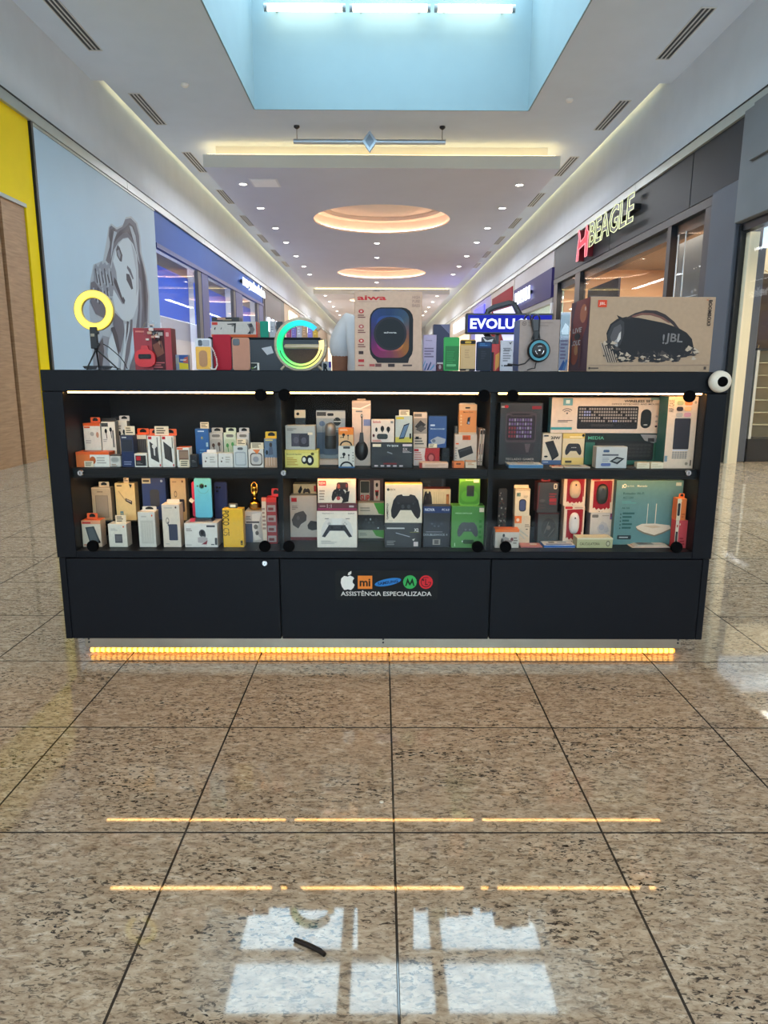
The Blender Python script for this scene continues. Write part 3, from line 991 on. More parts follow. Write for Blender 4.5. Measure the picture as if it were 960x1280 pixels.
# dark shop next door with a white vertical sign
d0, d1 = s1 + .12, Yl(357)
ds = thing('storefront', 'narrow black shop front beyond the blue shop', 'storefront', (-HALF, d0, 0))
put(MB().box(-5.2, -5.0, d0, d1, 0, 4.76, mat((40, 38, 44), 0.4, 0, 0.04, 2, 0, 'black_cladding')), 'cladding', ds)
put(MB().box(-5.0, -4.978, d0 + .3, d1 - 1.3, 3.0, 4.6, mat((70, 64, 72), 0.4, 0, 0.04, 2, 0, 'sign_panel')), 'panel', ds)
wall_sign('shop_sign', 'white lit lettering on the narrow black shop front', 'IIII', -1, d0 + .6, d1 - 1.5, 3.3, .6, WHT, .02, .05)
# further shops down the corridor, left
def wall_piece(mb, nm):
    o = mb.build(nm)
    o['kind'] = 'structure'
    return o
def far_shop(side, y0, y1, c, label, sign_c=None, glow_c=None):
    x0, x1 = (-5.25, -5.0) if side < 0 else (5.0, 5.25)
    st = thing('storefront', label, 'storefront', (HALF * side, y0, 0))
    put(MB().box(x0, x1, y0, y1, 3.6, 4.76, mat(c, 0.5, 0, 0.03, 2, 0, 'shop_fascia')), 'fascia', st)
    xi = (x0, x0 + .05) if side < 0 else (x1 - .05, x1)
    put(MB().box(xi[0], xi[1], y0 + .4, y1 - .4, .0, 3.6, glow(glow_c or (255, 236, 208), .75)), 'lit_window', st)
    for y_ in (y0, y1 - .4):
        put(MB().box(x0, x1, y_, y_ + .4, 0, 3.6, mat(c, 0.5, 0, 0.03, 2, 0, 'shop_fascia')), 'pillar', st)
    if sign_c:
        xs = (x1, x1 + .06) if side < 0 else (x0 - .06, x0)
        put(MB().box(xs[0], xs[1], y0 + .25 * (y1 - y0), y1 - .25 * (y1 - y0), 3.85, 4.5, glow(sign_c, 3.0)), 'sign_box', st)
    return st
far_shop(-1, d1 + .05, 44, (200, 178, 150), 'beige lit shop front beyond the black shop', (255, 240, 200))
far_shop(-1, 44.1, 53, (190, 190, 196), 'pale grey lit shop front far down the left side', (255, 250, 235))
far_shop(-1, 53.1, 66, (168, 150, 130), 'brown lit shop front farther down the left side')
far_shop(-1, 66.1, 81.9, (205, 200, 190), 'last pale shop front on the left near the end wall')

# ================================================================== SHOPFRONTS, RIGHT
# near shop: grey stone header, glass and lit interior
p0, p1 = Yr(908, 465), Yr(876, 465)
ns = thing('storefront', 'grey stone clad shop front with a bright glazed interior on the right', 'storefront', (HALF, 3, 0))
ch0 = on_x(893, 300, 4.9)
ch0.y = min(ch0.y, p0)
put(MB().bbox(4.9, 5.3, 2.0, ch0.y, 3.33, 4.76, GREY_CLAD, .01), 'header', ns)
put(MB().bbox(4.86, 4.9, 2.0, ch0.y - .32, 4.05, 4.76, GREY_CLAD, .006), 'stone_panel', ns)
put(MB().box(5.0, 5.12, 3.0, p0, 3.22, 3.33, BLACK), 'head_rail', ns)
put(MB().bbox(4.93, 5.4, p0 + .01, p1, 0, 3.92, mat((84, 88, 98), 0.5, 0, 0.04, 2, 0, 'pillar_paint'), .01), 'pillar', ns)
put(MB().box(4.98, 5.1, p0 - .06, p0, 0, 3.3, BLACK), 'edge_strip', ns)
CREAM = mat((226, 212, 184), 0.5, 0, 0.03, 2, 0, 'cream_wall')
wall_piece(MB().box(5.41, 9, p0 + .66, p0 + .78, 0, 3.9, CREAM), 'wall_right')
wall_piece(MB().box(8.9, 9, 2, p0 + .65, 0, 3.9, CREAM), 'wall_right')
put(MB().box(5.06, 5.2, p0 - .16, p0 - .06, 0, 3.2, CREAM), 'jamb', ns)
wall_piece(MB().box(5.42, 9, 2, p0 + .64, 3.9, 3.98, mat((222, 218, 210), 0.7, 0, 0.02, 2, 0, 'inner_ceiling')), 'ceiling')
put(MB().box(5.08, 5.1, 5.0, p0 - .17, .02, 3.2, SHOP_GLASS), 'pane', ns)
# bronze patterned screen on the shop's end wall
scn = MB().box(5.58, 7.6, p0 + .58, p0 + .65, .0, 2.75, mat((58, 42, 28), 0.4, 0.2, 0.15, 4, 0, 'bronze_screen'))
rs = random.Random(3)
for k in range(26):
    x, z = 5.62 + rs.random() * 1.2, 1.0 + rs.random() * 2.0
    a_ = rs.choice((.5, -.5, 1.2, -1.2, 1.57))
    l = .2 + .5 * rs.random()
    scn.tube([(x, p0 + .57, z), (x + abs(l * math.cos(a_)) * .6, p0 + .57, min(2.7, z + l * abs(math.sin(a_))))], .008, mat((190, 160, 110), 0.3, 0.6, 0, 1, 0, 'brass_inlay'), 5)
put(scn, 'decor_screen', ns)
lamp_o = MB().box(5.22, 6.8, p0 - .9, p0 - .2, 2.98, 3.24, glow((214, 234, 255), 1.0)).build('panel_light')
tag(lamp_o, 'white light box hanging inside the grey stone shop above the cabinet', 'light')
# glass display cabinet in that shop
gx0, gx1 = 5.44, 6.35
gy = p0 + .24
gc = thing('display_cabinet', 'tall glass display cabinet with shelves inside the bright right shop', 'cabinet', ((gx0 + gx1) / 2, gy, 0))
W2 = (gx1 - gx0) / 2
gt = 1.62
WBASE = mat((24, 24, 26), 0.35, 0, 0.03, 4, 0, 'black_plinth')
MB().box(-W2, W2, -.2, .2, 0, .34, WBASE).box(-.06, .06, -.203, -.2, .2, .24, mat((210, 200, 170), 0.3, 0.5, 0, 1, 0, 'label_plate')).build('plinth', gc)
TAN = mat((178, 156, 122), 0.5, 0, 0.08, 5, 0, 'tan_board')
MB().box(-W2 + .05, W2 - .02, .17, .19, .34, gt, TAN).build('back_panel', gc)
for k in range(6):
    MB().box(-W2 + .04, W2 - .02, -.16, .17, .54 + .18 * k, .55 + .18 * k, mat((214, 200, 170), 0.25, 0, 0.03, 4, 0, 'glass_shelf')).build('shelf', gc)
MB().box(-W2 + .04, W2 - .02, -.19, -.184, .34, gt, GLASS).build('pane', gc)
mb = MB()
for x in (-W2 + .02, W2 - .02):
    mb.box(x - .02, x + .02, -.2, .2, .34, gt, mat((206, 206, 200), 0.3, 0.3, 0.02, 5, 0, 'cabinet_post'))
mb.box(-W2, W2, -.2, .2, gt, gt + .03, DARK_METAL)
mb.build('frame', gc)

# dark fascia shop with the outlined neon name
b0, b1 = p1 + .05, Yr(687, 462)
be = thing('storefront', 'black shop front with outlined neon lettering and tall glass doors', 'storefront', (HALF, b0, 0))
FASC = mat((46, 49, 56), 0.45, 0.0, 0.04, 1.2, 0, 'dark_fascia', 0, 0.15)
ym = (b0 + b1) / 2
for ya, yb in ((p0 + .02, b0 + .9), (b0 + .92, ym), (ym + .015, b1)):
    put(MB().box(5.0, 5.12, ya, yb - .01, 3.93, 4.76, FASC), 'fascia', be)
put(MB().box(4.99, 5.16, b0, b1, 3.78, 3.91, DARK_METAL).box(5.1, 5.3, b0, b1, 3.6, 3.78, DARK_METAL), 'head_rail', be)
# glass front with mullions
mp = [max(Yr(883, 420), b0 + .16), Yr(828, 400), Yr(719, 400), Yr(690, 400)]
for k, (ya, w) in enumerate(((mp[0], .28), (mp[1], .16), (mp[2], .45), (mp[3] - .25, .4))):
    put(MB().box(5.0, 5.16, ya - w / 2, ya + w / 2, 0, 3.78, mat((30, 32, 40), 0.35, 0.3, 0.03, 4, 0, 'mullion_paint')), 'mullion', be)
for k in range(3):
    put(MB().box(5.06, 5.075, mp[k] + .1, mp[k + 1] - .1, 0.02, 3.78, SHOP_GLASS), 'pane', be)
put(MB().box(5.045, 5.06, mp[0] + .9, mp[0] + .92, 0.02, 3.6, mat((190, 210, 224), 0.2, 0.5, 0, 1, 0, 'glass_edge')).box(5.045, 5.06, mp[1] - .3, mp[1] - .27, 0.02, 3.6, mat((190, 210, 224), 0.2, 0.5, 0, 1, 0, 'glass_edge')), 'glass_edge', be)
BEIGE_W = mat((196, 162, 130), 0.6, 0, 0.03, 2, 0, 'beige_wall')
wall_piece(MB().box(5.41, 9, b0 - .02, b0 + .1, 0, 4.15, BEIGE_W), 'wall_right')
wall_piece(MB().box(5.32, 9, b1, b1 + .1, 0, 4.9, BEIGE_W), 'wall_right')
wall_piece(MB().box(8.8, 9, b0 + .11, b1 - .01, 0, 4.15, BEIGE_W), 'wall_right')
put(MB().box(5.6, 5.65, 17.1, 19.6, 0, 3.5, mat((22, 26, 46), 0.5, 0, 0.03, 2, 0, 'navy_board')), 'navy_board', be)
put(MB().box(6.15, 6.2, 13.4, 15.2, 0, 3.9, mat((98, 104, 114), 0.5, 0, 0.03, 2, 0, 'grey_board')), 'grey_board', be)
wall_piece(MB().box(5.35, 8.8, b0, b1 - .01, 4.2, 4.25, mat((150, 140, 128), 0.7, 0, 0.03, 2, 0, 'inner_ceiling')), 'ceiling')
for k, (px, py) in enumerate(((856, 290), (885, 290), (722, 350))):
    w = on_x(px, py, 5.9)
    sp = thing('spotlight', 'small black ceiling spotlight behind the shop glass, ' + ('beside the stone header' if k == 1 else 'second from the stone header' if k == 0 else 'farthest from the header'), 'spotlight', (5.9, w.y, w.z), (0, 0, 0), 'shop spotlights')
    MB().lathe([(.07, -.06), (.055, .06), (.02, .1)], BLACK, n=14).build('housing', sp)
    MB().lathe([(.062, -.062), (.0001, -.064)], glow((255, 246, 226), 14.0), n=14).build('lamp', sp)
    MB().tube([(0, 0, .1), (0, 0, 4.2 - w.z)], .012, BLACK, 6).build('stem', sp)

# neon name: outlined letters and a red dog
def outline_text(txt, m, rad):
    cu = bpy.data.curves.new('neon', 'FONT')
    cu.body = txt
    cu.size = 1.0
    cu.resolution_u = 2
    cu.fill_mode = 'NONE'
    cu.bevel_depth = rad
    cu.bevel_resolution = 1
    cu.offset = 0.015
    ob = bpy.data.objects.new('neon', cu)
    COL.objects.link(ob)
    bpy.context.view_layer.update()
    me = ob.evaluated_get(bpy.context.evaluated_depsgraph_get()).to_mesh()
    vs = [v.co.copy() for v in me.vertices]
    fs = [tuple(q.vertices) for q in me.polygons]
    bpy.data.objects.remove(ob)
    mb = MB()
    mb.add(vs, fs, m)
    return mb
nb0, nb1 = on_x(737, 290, 4.86).y, on_x(792, 262, 4.86).y              # far end (B), near end (E)
sz = (on_x(738, 276, 4.95).z + on_x(738, 303, 4.95).z) / 2
ns_ = thing('neon_sign', 'outlined yellow green neon lettering on the dark shop fascia', 'sign', (4.96, (nb0 + nb1) / 2, 4.44))
mb = outline_text('BEAGLE', glow((226, 232, 178), .85), .011)
xs = [v[0] for v in mb.v]; zs = [v[1] for v in mb.v]
sx, sy = (nb0 - nb1) / (max(xs) - min(xs)), .56 / (max(zs) - min(zs))
xm, zm = (max(xs) + min(xs)) / 2, (max(zs) + min(zs)) / 2
mb.v = [(-z * .6 - .10, -(x - xm) * sx, (y - zm) * sy) for x, y, z in mb.v]
mb.build('neon_tube', ns_)
mb = MB()
put_text(mb, 'BEAGLE', Matrix.Translation((-.085, 0, 0)) @ Matrix(((0, 0, -1, 0), (-1, 0, 0, 0), (0, 1, 0, 0), (0, 0, 0, 1))), .56, plastic((26, 30, 30)), 'c', .015, nb0 - nb1)
mb.box(-.08, .035, -(nb0 - nb1) / 2, (nb0 - nb1) / 2, -.05, .05, BLACK)
mb.build('letter_body', ns_)
dg0 = on_x(736, 300, 4.86).y
dgw = on_x(722, 300, 4.86).y - dg0
dogm = [(0, 0), (.16, 0), (.18, .36), (.72, .44), (.76, 0), (.92, 0), (.94, .62), (.99, .74), (.86, .80), (.80, .98), (.70, .86), (.66, .66), (.30, .58), (.24, .8), (.12, 1.0), (.06, .98), (.14, .74), (.08, .5)]
dog = thing('neon_sign', 'red lit dog emblem beside the neon lettering', 'sign', (4.96, dg0 + dgw / 2, 4.36))
mb = MB()
pts = [((.5 - x) * dgw, (z - .5) * .72) for x, z in dogm]
mb.prism(pts, -.10, .035, glow((196, 40, 62), .45), plastic((120, 20, 34)), 'x')
mb.build('emblem', dog)
mb = MB()
mb.tube([(-.105, a_, b_) for a_, b_ in pts], .012, glow((255, 150, 160), .8), 5, closed=True)
mb.build('neon_tube', dog)

# shop with purple sign, then red panel, then far shops
q0, q1 = b1 + .12, Yr(641, 420)
ps = thing('storefront', 'shop front with a purple sign band and glazed front beyond the black shop', 'storefront', (HALF, q0, 0))
PURP = mat((48, 46, 104), 0.5, 0, 0.03, 1, 0, 'purple_band', 0, 0.12)
put(MB().box(5.0, 5.2, q0, q1, 4.3, 4.76, mat((184, 182, 186), 0.6, 0, 0.03, 2, 0, 'pale_header')), 'header', ps)
put(MB().box(4.98, 5.15, q0 + .1, q1, 3.45, 4.3, PURP), 'fascia', ps)
put(MB().box(5.0, 5.15, q0, q1, 3.3, 3.45, mat((150, 150, 152), 0.5, 0, 0.03, 2, 0, 'grey_rail')), 'head_rail', ps)
put(MB().box(5.0, 5.15, q0, q0 + .2, 0, 3.3, WALL_GREY).box(5.0, 5.15, q1 - 1.0, q1 - .9, 0, 3.3, BLACK).box(5, 5.15, q1 - .2, q1, 0, 3.3, WALL_GREY), 'post', ps)
put(MB().box(5.07, 5.08, q0 + .2, q1 - .2, 0, 3.3, GLASS), 'pane', ps)
MINT = mat((196, 214, 206), 0.6, 0, 0.03, 2, 0, 'mint_wall')
wall_piece(MB().box(8.7, 8.9, q0, q1 - .02, 0, 4.9, MINT), 'wall_right')
wall_piece(MB().box(5.3, 8.9, q1, q1 + .08, 0, 4.9, MINT), 'wall_right')
wall_piece(MB().box(5.25, 8.7, q0, q1 - .02, 3.9, 3.95, MINT), 'ceiling')
for k in range(3):
    tag(MB().box(6.2, 6.5, q0 + 1 + 1.6 * k, q0 + 1.5 + 1.6 * k, 3.88, 3.899, glow((255, 255, 250), 6)).build('ceiling_lamp'), 'white ceiling lamp, %s inside the shop under the purple sign' % ORD[k], 'lamp', 'ceiling lamps of the purple sign shop')
wall_sign('shop_sign', 'white lit lettering on the purple band of a shop', 'IIIIII', 1, Yr(667, 350), Yr(648, 358), 3.9, .42, WHT, .03)
r0, r1 = q1 + .12, Yr(613, 400)
rp = thing('storefront', 'dark red shop panel with a pale border on the right', 'storefront', (HALF, r0, 0))
put(MB().box(5.0, 5.2, r0, r1, 0, 4.76, mat((186, 180, 176), 0.6, 0, 0.03, 2, 0, 'pale_border')), 'border', rp)
put(MB().box(4.97, 5.0, r0 + .2, r1 - .5, 0.6, 4.5, mat((134, 16, 36), 0.6, 0, 0.03, 2, 0, 'red_panel', 0, 0.1)), 'panel', rp)
far_shop(1, r1 + .05, 40, (150, 146, 190), 'lit shop front with a blue sign beyond the red panel', (60, 60, 255), (226, 230, 255))
far_shop(1, 40.1, 52, (190, 182, 170), 'beige lit shop front far down the right side', (240, 244, 255))
far_shop(1, 52.1, 66, (172, 172, 180), 'grey lit shop front farther down the right side')
far_shop(1, 66.1, 81.9, (205, 198, 190), 'last pale shop front on the right near the end wall')

# ================================================================== THE KIOSK
D = 2.97                                   # front plane
KX0, KX1 = -1.432, 1.468
KB = 3.50                                  # back of the front counter
CT = 1.303                                 # counter top
TOPB = 1.2135                              # underside of the top
ZS, ZB = 0.883, 0.520                      # middle shelf and case floor
GX0, GX1 = -1.345, 1.381                   # inside of the case
DIV = (-0.439, 0.478)
NAVY = mat((10, 12, 18), 0.45, 0, 0.05, 8, 0, 'navy_laminate', 0, 0.2)
NAVY_IN = mat((14, 15, 18), 0.5, 0, 0.05, 8, 0, 'navy_laminate_inside', 0, 0.2)
kiosk = thing('display_counter', 'long navy black kiosk counter with glass fronted display shelves and drawers', 'display counter', (0, D, 0))
def kp(mb, nm, parent=None):
    o = mb.build(nm, parent or kiosk)
    if parent is None:
        o.location = -kiosk.location
    return o
def bev(x0, x1, y0, y1, z0, z1, m=NAVY, b=.0025): return MB().bbox(x0, x1, y0, y1, z0, z1, m, b)
kp(bev(KX0, KX1, D, KB, TOPB, CT), 'top_panel')
kp(bev(KX0, GX0, D, KB, .488, TOPB - .0005), 'side_panel')
kp(bev(GX1, KX1, D, KB, .488, TOPB - .0005), 'side_panel')
kp(bev(KX0 + .006, KX0 + .036, D, KB, .108, .487), 'side_panel')
kp(bev(KX1 - .036, KX1 - .006, D, KB, .108, .487), 'side_panel')
kp(MB().bbox(GX0, GX1, D, KB - .02, .488, ZB, NAVY, .0015), 'case_floor')
kp(MB().box(GX0, GX1, KB - .02, KB, .488, TOPB, NAVY_IN).box(KX0 + .036, KX1 - .036, KB - .02, KB, .11, .487, NAVY), 'back_panel')
for x in DIV:
    kp(MB().box(x - .011, x + .011, D + .02, KB - .02, ZB, TOPB, NAVY_IN), 'divider')
xs = [GX0, DIV[0] - .011, DIV[0] + .011, DIV[1] - .011, DIV[1] + .011, GX1]
LED = glow((255, 192, 112), 27.0)
LED2 = glow((255, 186, 104), 27.0)
for k in range(3):
    x0, x1 = xs[2 * k], xs[2 * k + 1]
    kp(MB().bbox(x0, x1, D + .03, KB - .02, ZS - .028, ZS, NAVY_IN, .001), 'shelf')
    kp(MB().box(x0 + .012, x1 - .012, D + .022, D + .032, TOPB - .0068, TOPB - .0005, LED), 'light_strip')
    kp(MB().box(x0, x1, D + .03, D + .034, ZS - .042, ZS - .0281, NAVY_IN), 'shelf_lip')
    kp(MB().box(x0 + .012, x1 - .012, D + .046, D + .056, ZS - .036, ZS - .0285, LED2), 'light_strip')
# glass doors with their round black pivots and silver locks
doors = [(GX0 + .004, DIV[0] - .004), (DIV[0] + .004, DIV[1] - .004), (DIV[1] + .004, GX1 - .004)]
HBLK = mat((5, 5, 6), .7, 0, 0, 1, 0, 'matte_rubber', 0, .05)
hinge = MB().lathe([(.024, -.012), (.0255, -.009), (.0255, .002)], HBLK, n=20, axis='y').mesh('hinge')
# pivots where the photograph shows them: (door, top x px) and (door, bottom x px)
piv = {0: ([326], [116, 331]), 1: ([352, 605], [361, 597]), 2: ([641, 862], [632, 846])}
for k, (x0, x1) in enumerate(doors):
    g = kp(MB().bbox(x0, x1, D + .004, D + .010, ZB + .001, TOPB - .001, CASE_GLASS, .001), 'glass_door')
    g['label'] = ['left glass door of the counter', 'middle glass door of the counter', 'right glass door of the counter'][k]
    for top, lst in ((True, piv[k][0]), (False, piv[k][1])):
        for px in lst:
            q = on_y(px, 493 if top else 680, D)
            o = bpy.data.objects.new('hinge', hinge)
            COL.objects.link(o)
            o.parent = g
            o.location = (min(max(q.x, x0 + .026), x1 - .026), D + .003, TOPB - .012 if top else ZB + .022)
for px, k in ((101, 0), (353, 1), (860, 2)):
    q = on_y(px, 591, D)
    m_ = MB().lathe([(.011, -.012), (.0125, -.009), (.0125, .001)], CHROME, n=16, axis='y')
    m_.box(-.0015, .0015, -.0128, -.012, -.006, .006, BLACK)
    o = m_.build('lock', [c for c in kiosk.children if c.name.startswith('glass_door')][k])
    o.location = (min(max(q.x, doors[k][0] + .014), doors[k][1] - .014), D + .003, q.z)
    o['label'] = 'small round chrome lock'
# drawers
dz0, dz1 = .110, .484
dr = [(KX0 + .038, DIV[0] - .012), (DIV[0] - .006, DIV[1] + .009), (DIV[1] + .015, KX1 - .038)]
drawers = [kp(MB().bbox(x0, x1, D - .002, D + .022, dz0, dz1, NAVY, .002), 'drawer_front') for x0, x1 in dr]
q = on_y(331, 704, D)
m_ = MB().lathe([(.010, -.004), (.0125, -.003), (.0125, .002)], CHROME, (0, 0, 0), 18, 'y').box(-.001, .001, -.0046, -.004, -.005, .005, BLACK)
m_.build('lock', drawers[0]).location = (q.x, D - .002, q.z)
kp(MB().box(KX0 + .037, KX1 - .037, D + .024, D + .06, .112, .486, BLACK), 'carcass')
# sticker with the emblems
A, B = on_y(419, 713, D - .002), on_y(547, 750, D - .002)
sw, sh = B.x - A.x, A.z - B.z
stk = MB()
stk.prism(rrect(-sw / 2, sw / 2, 0, sh, .012), -.0006, 0, ink((14, 14, 15)))
def U(x): return (x - 419) / 128.0
def V(y): return (750 - y) / 37.0
ops = []
# apple: body with bite, leaf
ax, ay = 434.5, 728.0
body = [(0, -7.2), (3, -8.6), (6.4, -7), (8.0, -5.2), (6.2, -2.6), (6.0, .2), (8.6, 3), (6.8, 7), (4, 9.6), (1.6, 9.0), (0, 8.6), (-2, 9.2), (-4.4, 9.4), (-7.2, 5.6), (-8.8, .2), (-8, -5), (-4.4, -8.2)]
ops.append(p([(U(ax + x), V(ay + y)) for x, y in body[::-1]], (226, 222, 212)))
ops.append(p([(U(ax + x), V(ay + y)) for x, y in [(0, -9.2), (1.0, -12.4), (4.6, -14.4), (4.4, -11), (2.2, -9.2)]][::-1], (226, 222, 212)))
ops += [r(U(447), V(736), U(465), V(719.5), (226, 128, 48)), t('mi', U(456), V(728), .26, (40, 26, 18), 'c', 0, .03, .105)]
ops.append(p([(U(484.5 + a * .985 - b * -.17), V(727.5 - b - a * .17)) for a, b in ell(0, 0, 16.6, 4.6, 24)], (44, 120, 186)))
ops.append(t('SAMSUNG', U(484.5), V(727.8), .10, (20, 34, 70), 'c', 9, .03, .20))
ops.append(e(U(512), V(727.3), 8.6 / 128, 8.6 / 37, (58, 166, 84)))
ops.append(p([(U(512 + x), V(727.3 + y)) for x, y in [(-6, 5), (-3, -5.4), (0, 1.2), (3, -5.4), (6, 5), (4.4, 5), (2.8, .6), (0, 4.6), (-2.8, .6), (-4.4, 5)]][::-1], (14, 40, 22)))
ops.append(e(U(532), V(727.3), 8.6 / 128, 8.6 / 37, (206, 40, 48)))
ops += [p([(U(532 + a), V(727.3 + b)) for a, b in ell(0, 0, 6.6, 6.6, 22, 0, 300)] + [(U(532 + a), V(727.3 + b)) for a, b in ell(0, 0, 5.6, 5.6, 22, 300, 0)], (70, 14, 20)),
        r(U(531), V(731), U(532.2), V(723), (70, 14, 20)), r(U(531), V(731), U(534.5), V(729.8), (70, 14, 20)), r(U(534.6), V(728), U(538), V(727), (70, 14, 20)), e(U(528.6), V(724.6), .010, .034, (70, 14, 20))]
ops.append(t('ASSISTÊNCIA ESPECIALIZADA', U(482.5), V(741.3), .185, (216, 212, 204), 'c', 0, .01, .885))
decals(stk, ops, sw, sh, -.0006, .00012)
o = stk.build('sticker', drawers[1])
o.location = ((A.x + B.x) / 2, D - .002, B.z)
o['label'] = 'dark sticker with five round and square emblems and white lettering'
# plinth: steel kick plate with the light tube below it
PY = 3.035
kp(MB().bbox(-1.372, 1.398, PY, PY + .03, .038, .1085, STEEL, .002), 'toe_kick')
kp(MB().box(-1.34, 1.37, PY + .06, KB - .06, 0.0005, .107, BLACK), 'plinth')
mb = MB()
for x in (-1.352, .012, 1.384):
    for zz in (.066, .082):
        mb.lathe([(.004, -.003), (.005, 0)], DARK_METAL, (x, PY, zz), 8, 'y')
kp(mb, 'screws')['kind'] = 'stuff'
AMB, AMB2 = glow((255, 184, 80), 4.2), glow((255, 160, 52), 1.7)  # dimmer glow puts the shade between the ribs into the colour
n_ = 330
path = [(-1.355 + 2.735 * k / n_, PY + .022, .020) for k in range(n_ + 1)]
mb = MB().tube(path, [.0135 if k % 3 else .0105 for k in range(n_ + 1)], AMB, 8)
a2 = mb._m(AMB2)
for fi in range(n_ * 8):
    if (fi // 8) % 3 == 2:
        mb.mi[fi] = a2
kp(mb, 'light_tube')

# camera on the corner of the counter
q = on_y(900, 477, 2.95)
cw = thing('security_camera', 'round white camera with a black lens on the right end of the counter', 'camera', (1.418, D - .001, q.z))
MB().lathe([(.030, 0), (.041, -.004), (.046, -.018), (.043, -.036), (.030, -.046), (.018, -.048)], plastic((226, 216, 198), .3), n=28, axis='y').build('housing', cw)
MB().lathe([(.022, -.044), (.021, -.0505), (.014, -.052), (.00001, -.0515)], HBLK, n=20, axis='y').build('lens', cw)

# ================================================================== THE GOODS
YF, YM, YR_, YK = 3.035, 3.13, 3.23, 3.33
TAGW = (226, 208, 176)
class Info: pass
def carton(nm, label, rect, Y, dep=.07, z0=None, col=(222, 214, 200), side=None, top=None, ops=(), tabs=(), tags=(), cat='box', grp=None, bevel=.0012, part='printed_front', gap=0.0006, dx=0.0, rot=0.0, snug=0.0008):
    """one carton: its box, the print on its front, hang tabs and price tags as parts"""
    x0, y0, x1, y1 = rect
    ym = (y0 + y1) / 2
    X0, X1 = on_y(x0, ym, Y).x + snug, on_y(x1, ym, Y).x - snug
    Z1 = on_y((x0 + x1) / 2, y0, Y).z
    Z0 = z0 if z0 is not None else on_y((x0 + x1) / 2, y1, Y).z
    Z0 += gap
    w, h = X1 - X0, Z1 - Z0
    xc = (X0 + X1) / 2 + dx
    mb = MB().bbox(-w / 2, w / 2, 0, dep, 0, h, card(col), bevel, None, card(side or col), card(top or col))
    o = mb.build(nm, None, (xc, Y, Z0), (0, 0, rot))
    tag(o, label, cat, grp)
    if ops:
        d_ = decals(MB(), ops, w, h)
        d_.build(part, o)
    for tb in tabs:                                  # (x0,y0,x1,y1,colour[,slot])
        a, b = on_y(tb[0], tb[1], Y), on_y(tb[2], tb[3], Y)
        yy = dep * .5
        tm_ = MB()
        za = h - .002
        tm_.prism(rrect(a.x - xc, b.x - xc, za, a.z - Z0, .004, 3), yy, yy + .0015, card(tb[4]))
        if len(tb) < 6:
            cxm, czm = (a.x + b.x) / 2 - xc, (za + a.z - Z0) / 2 + .001
            hw_, hh_ = (b.x - a.x) * .28, (a.z - Z0 - za) * .16
            tm_.flat([(cxm - hw_, yy - .0004, czm - hh_), (cxm + hw_, yy - .0004, czm - hh_), (cxm + hw_, yy - .0004, czm + hh_), (cxm + hw_ * .3, yy - .0004, czm + hh_ * 2.4), (cxm - hw_ * .3, yy - .0004, czm + hh_ * 2.4), (cxm - hw_, yy - .0004, czm + hh_)], ink((20, 20, 20)))
        tm_.build('hang_tab', o)
    for k, tg in enumerate(tags):                    # (x0,y0,x1,y1)
        a, b = on_y(tg[0], tg[1], Y), on_y(tg[2], tg[3], Y)
        hh_, ww = a.z - b.z, b.x - a.x
        inface = (a.z - Z0) <= h + .004
        tz = b.z - Z0
        ty = -.007 if inface else dep * .3
        if not inface and tz > h:
            tz = min(tz, h)
            hh_ = a.z - Z0 - tz
        tm_ = MB().box(-ww / 2, ww / 2, 0, .0012, 0, hh_, card(TAGW))
        decals(tm_, [ln(.12, .9, .15, .9, 3, (96, 84, 70))], ww, hh_)
        if inface:
            tm_.box(-.002, .002, .0012, .006, hh_ * .3, hh_ * .6, card(TAGW))
        tm_.build('price_tag', o, ((a.x + b.x) / 2 - xc, ty, max(tz, .0005)))
    I_ = Info()
    I_.o, I_.top, I_.x, I_.w, I_.h, I_.z0, I_.dep, I_.Y = o, Z1, xc, w, h, Z0, dep, Y
    return I_


WH, CRM, ORG, RED, DGR, BLK, BLU, GRN = (226, 220, 208), (222, 206, 168), (226, 92, 34), (186, 30, 40), (62, 62, 64), (20, 20, 22), (24, 74, 140), (70, 160, 50)
GY, LG, NV, YEL = (120, 118, 114), (176, 170, 160), (28, 40, 72), (232, 186, 30)

def buds(cx, cy, s, c=BLK):
    return [e(cx - .16 * s, cy, .085 * s, .05 * s, c), e(cx + .16 * s, cy + .03 * s, .085 * s, .05 * s, c),
            p([(cx - .18 * s, cy), (cx - .12 * s, cy), (cx - .09 * s, cy - .16 * s), (cx - .13 * s, cy - .16 * s)][::-1], c),
            p([(cx + .14 * s, cy), (cx + .19 * s, cy), (cx + .22 * s, cy - .15 * s), (cx + .18 * s, cy - .15 * s)][::-1], c)]

# ---------------- upper shelf, left bay
carton('cable_box', 'low white and orange box at the left end of the upper shelf', (95, 565, 137, 584), YF, .07, ZS, WH, ORG, ORG,
       [r(0, 0, .42, 1, (216, 110, 50)), r(0, .82, 1, 1, ORG), e(.5, .45, .09, .26, (180, 90, 40)), ln(.62, .95, .2, .7, 3, LG)], tags=[(106, 577, 118, 584.5)])
carton('earphone_box', 'white earphone box with an orange triangular hang tab', (105.5, 529, 127, 584), YM, .05, ZS, WH, WH, ORG,
       [r(0, .93, 1, 1, ORG), r(.05, .88, .4, .92, ORG)] + [r(.3, .62, .31, .8, LG), e(.5, .74, .12, .05, LG), e(.82, .72, .08, .07, (206, 150, 120))] + [ln(.1, .5, .5, .6, 2, LG)], tabs=[(110, 522, 122.5, 529, ORG)])
carton('earphone_box', 'white pack with black in-ear buds beside the orange tab box', (127.8, 527, 145.5, 584), YM, .045, ZS, WH, GY, GY,
       [r(.02, .88, .5, .97, DGR), buds(.5, .78, 1.1), r(.78, .4, .9, .8, GY), ln(.1, .5, .52, .6, 2, LG)])
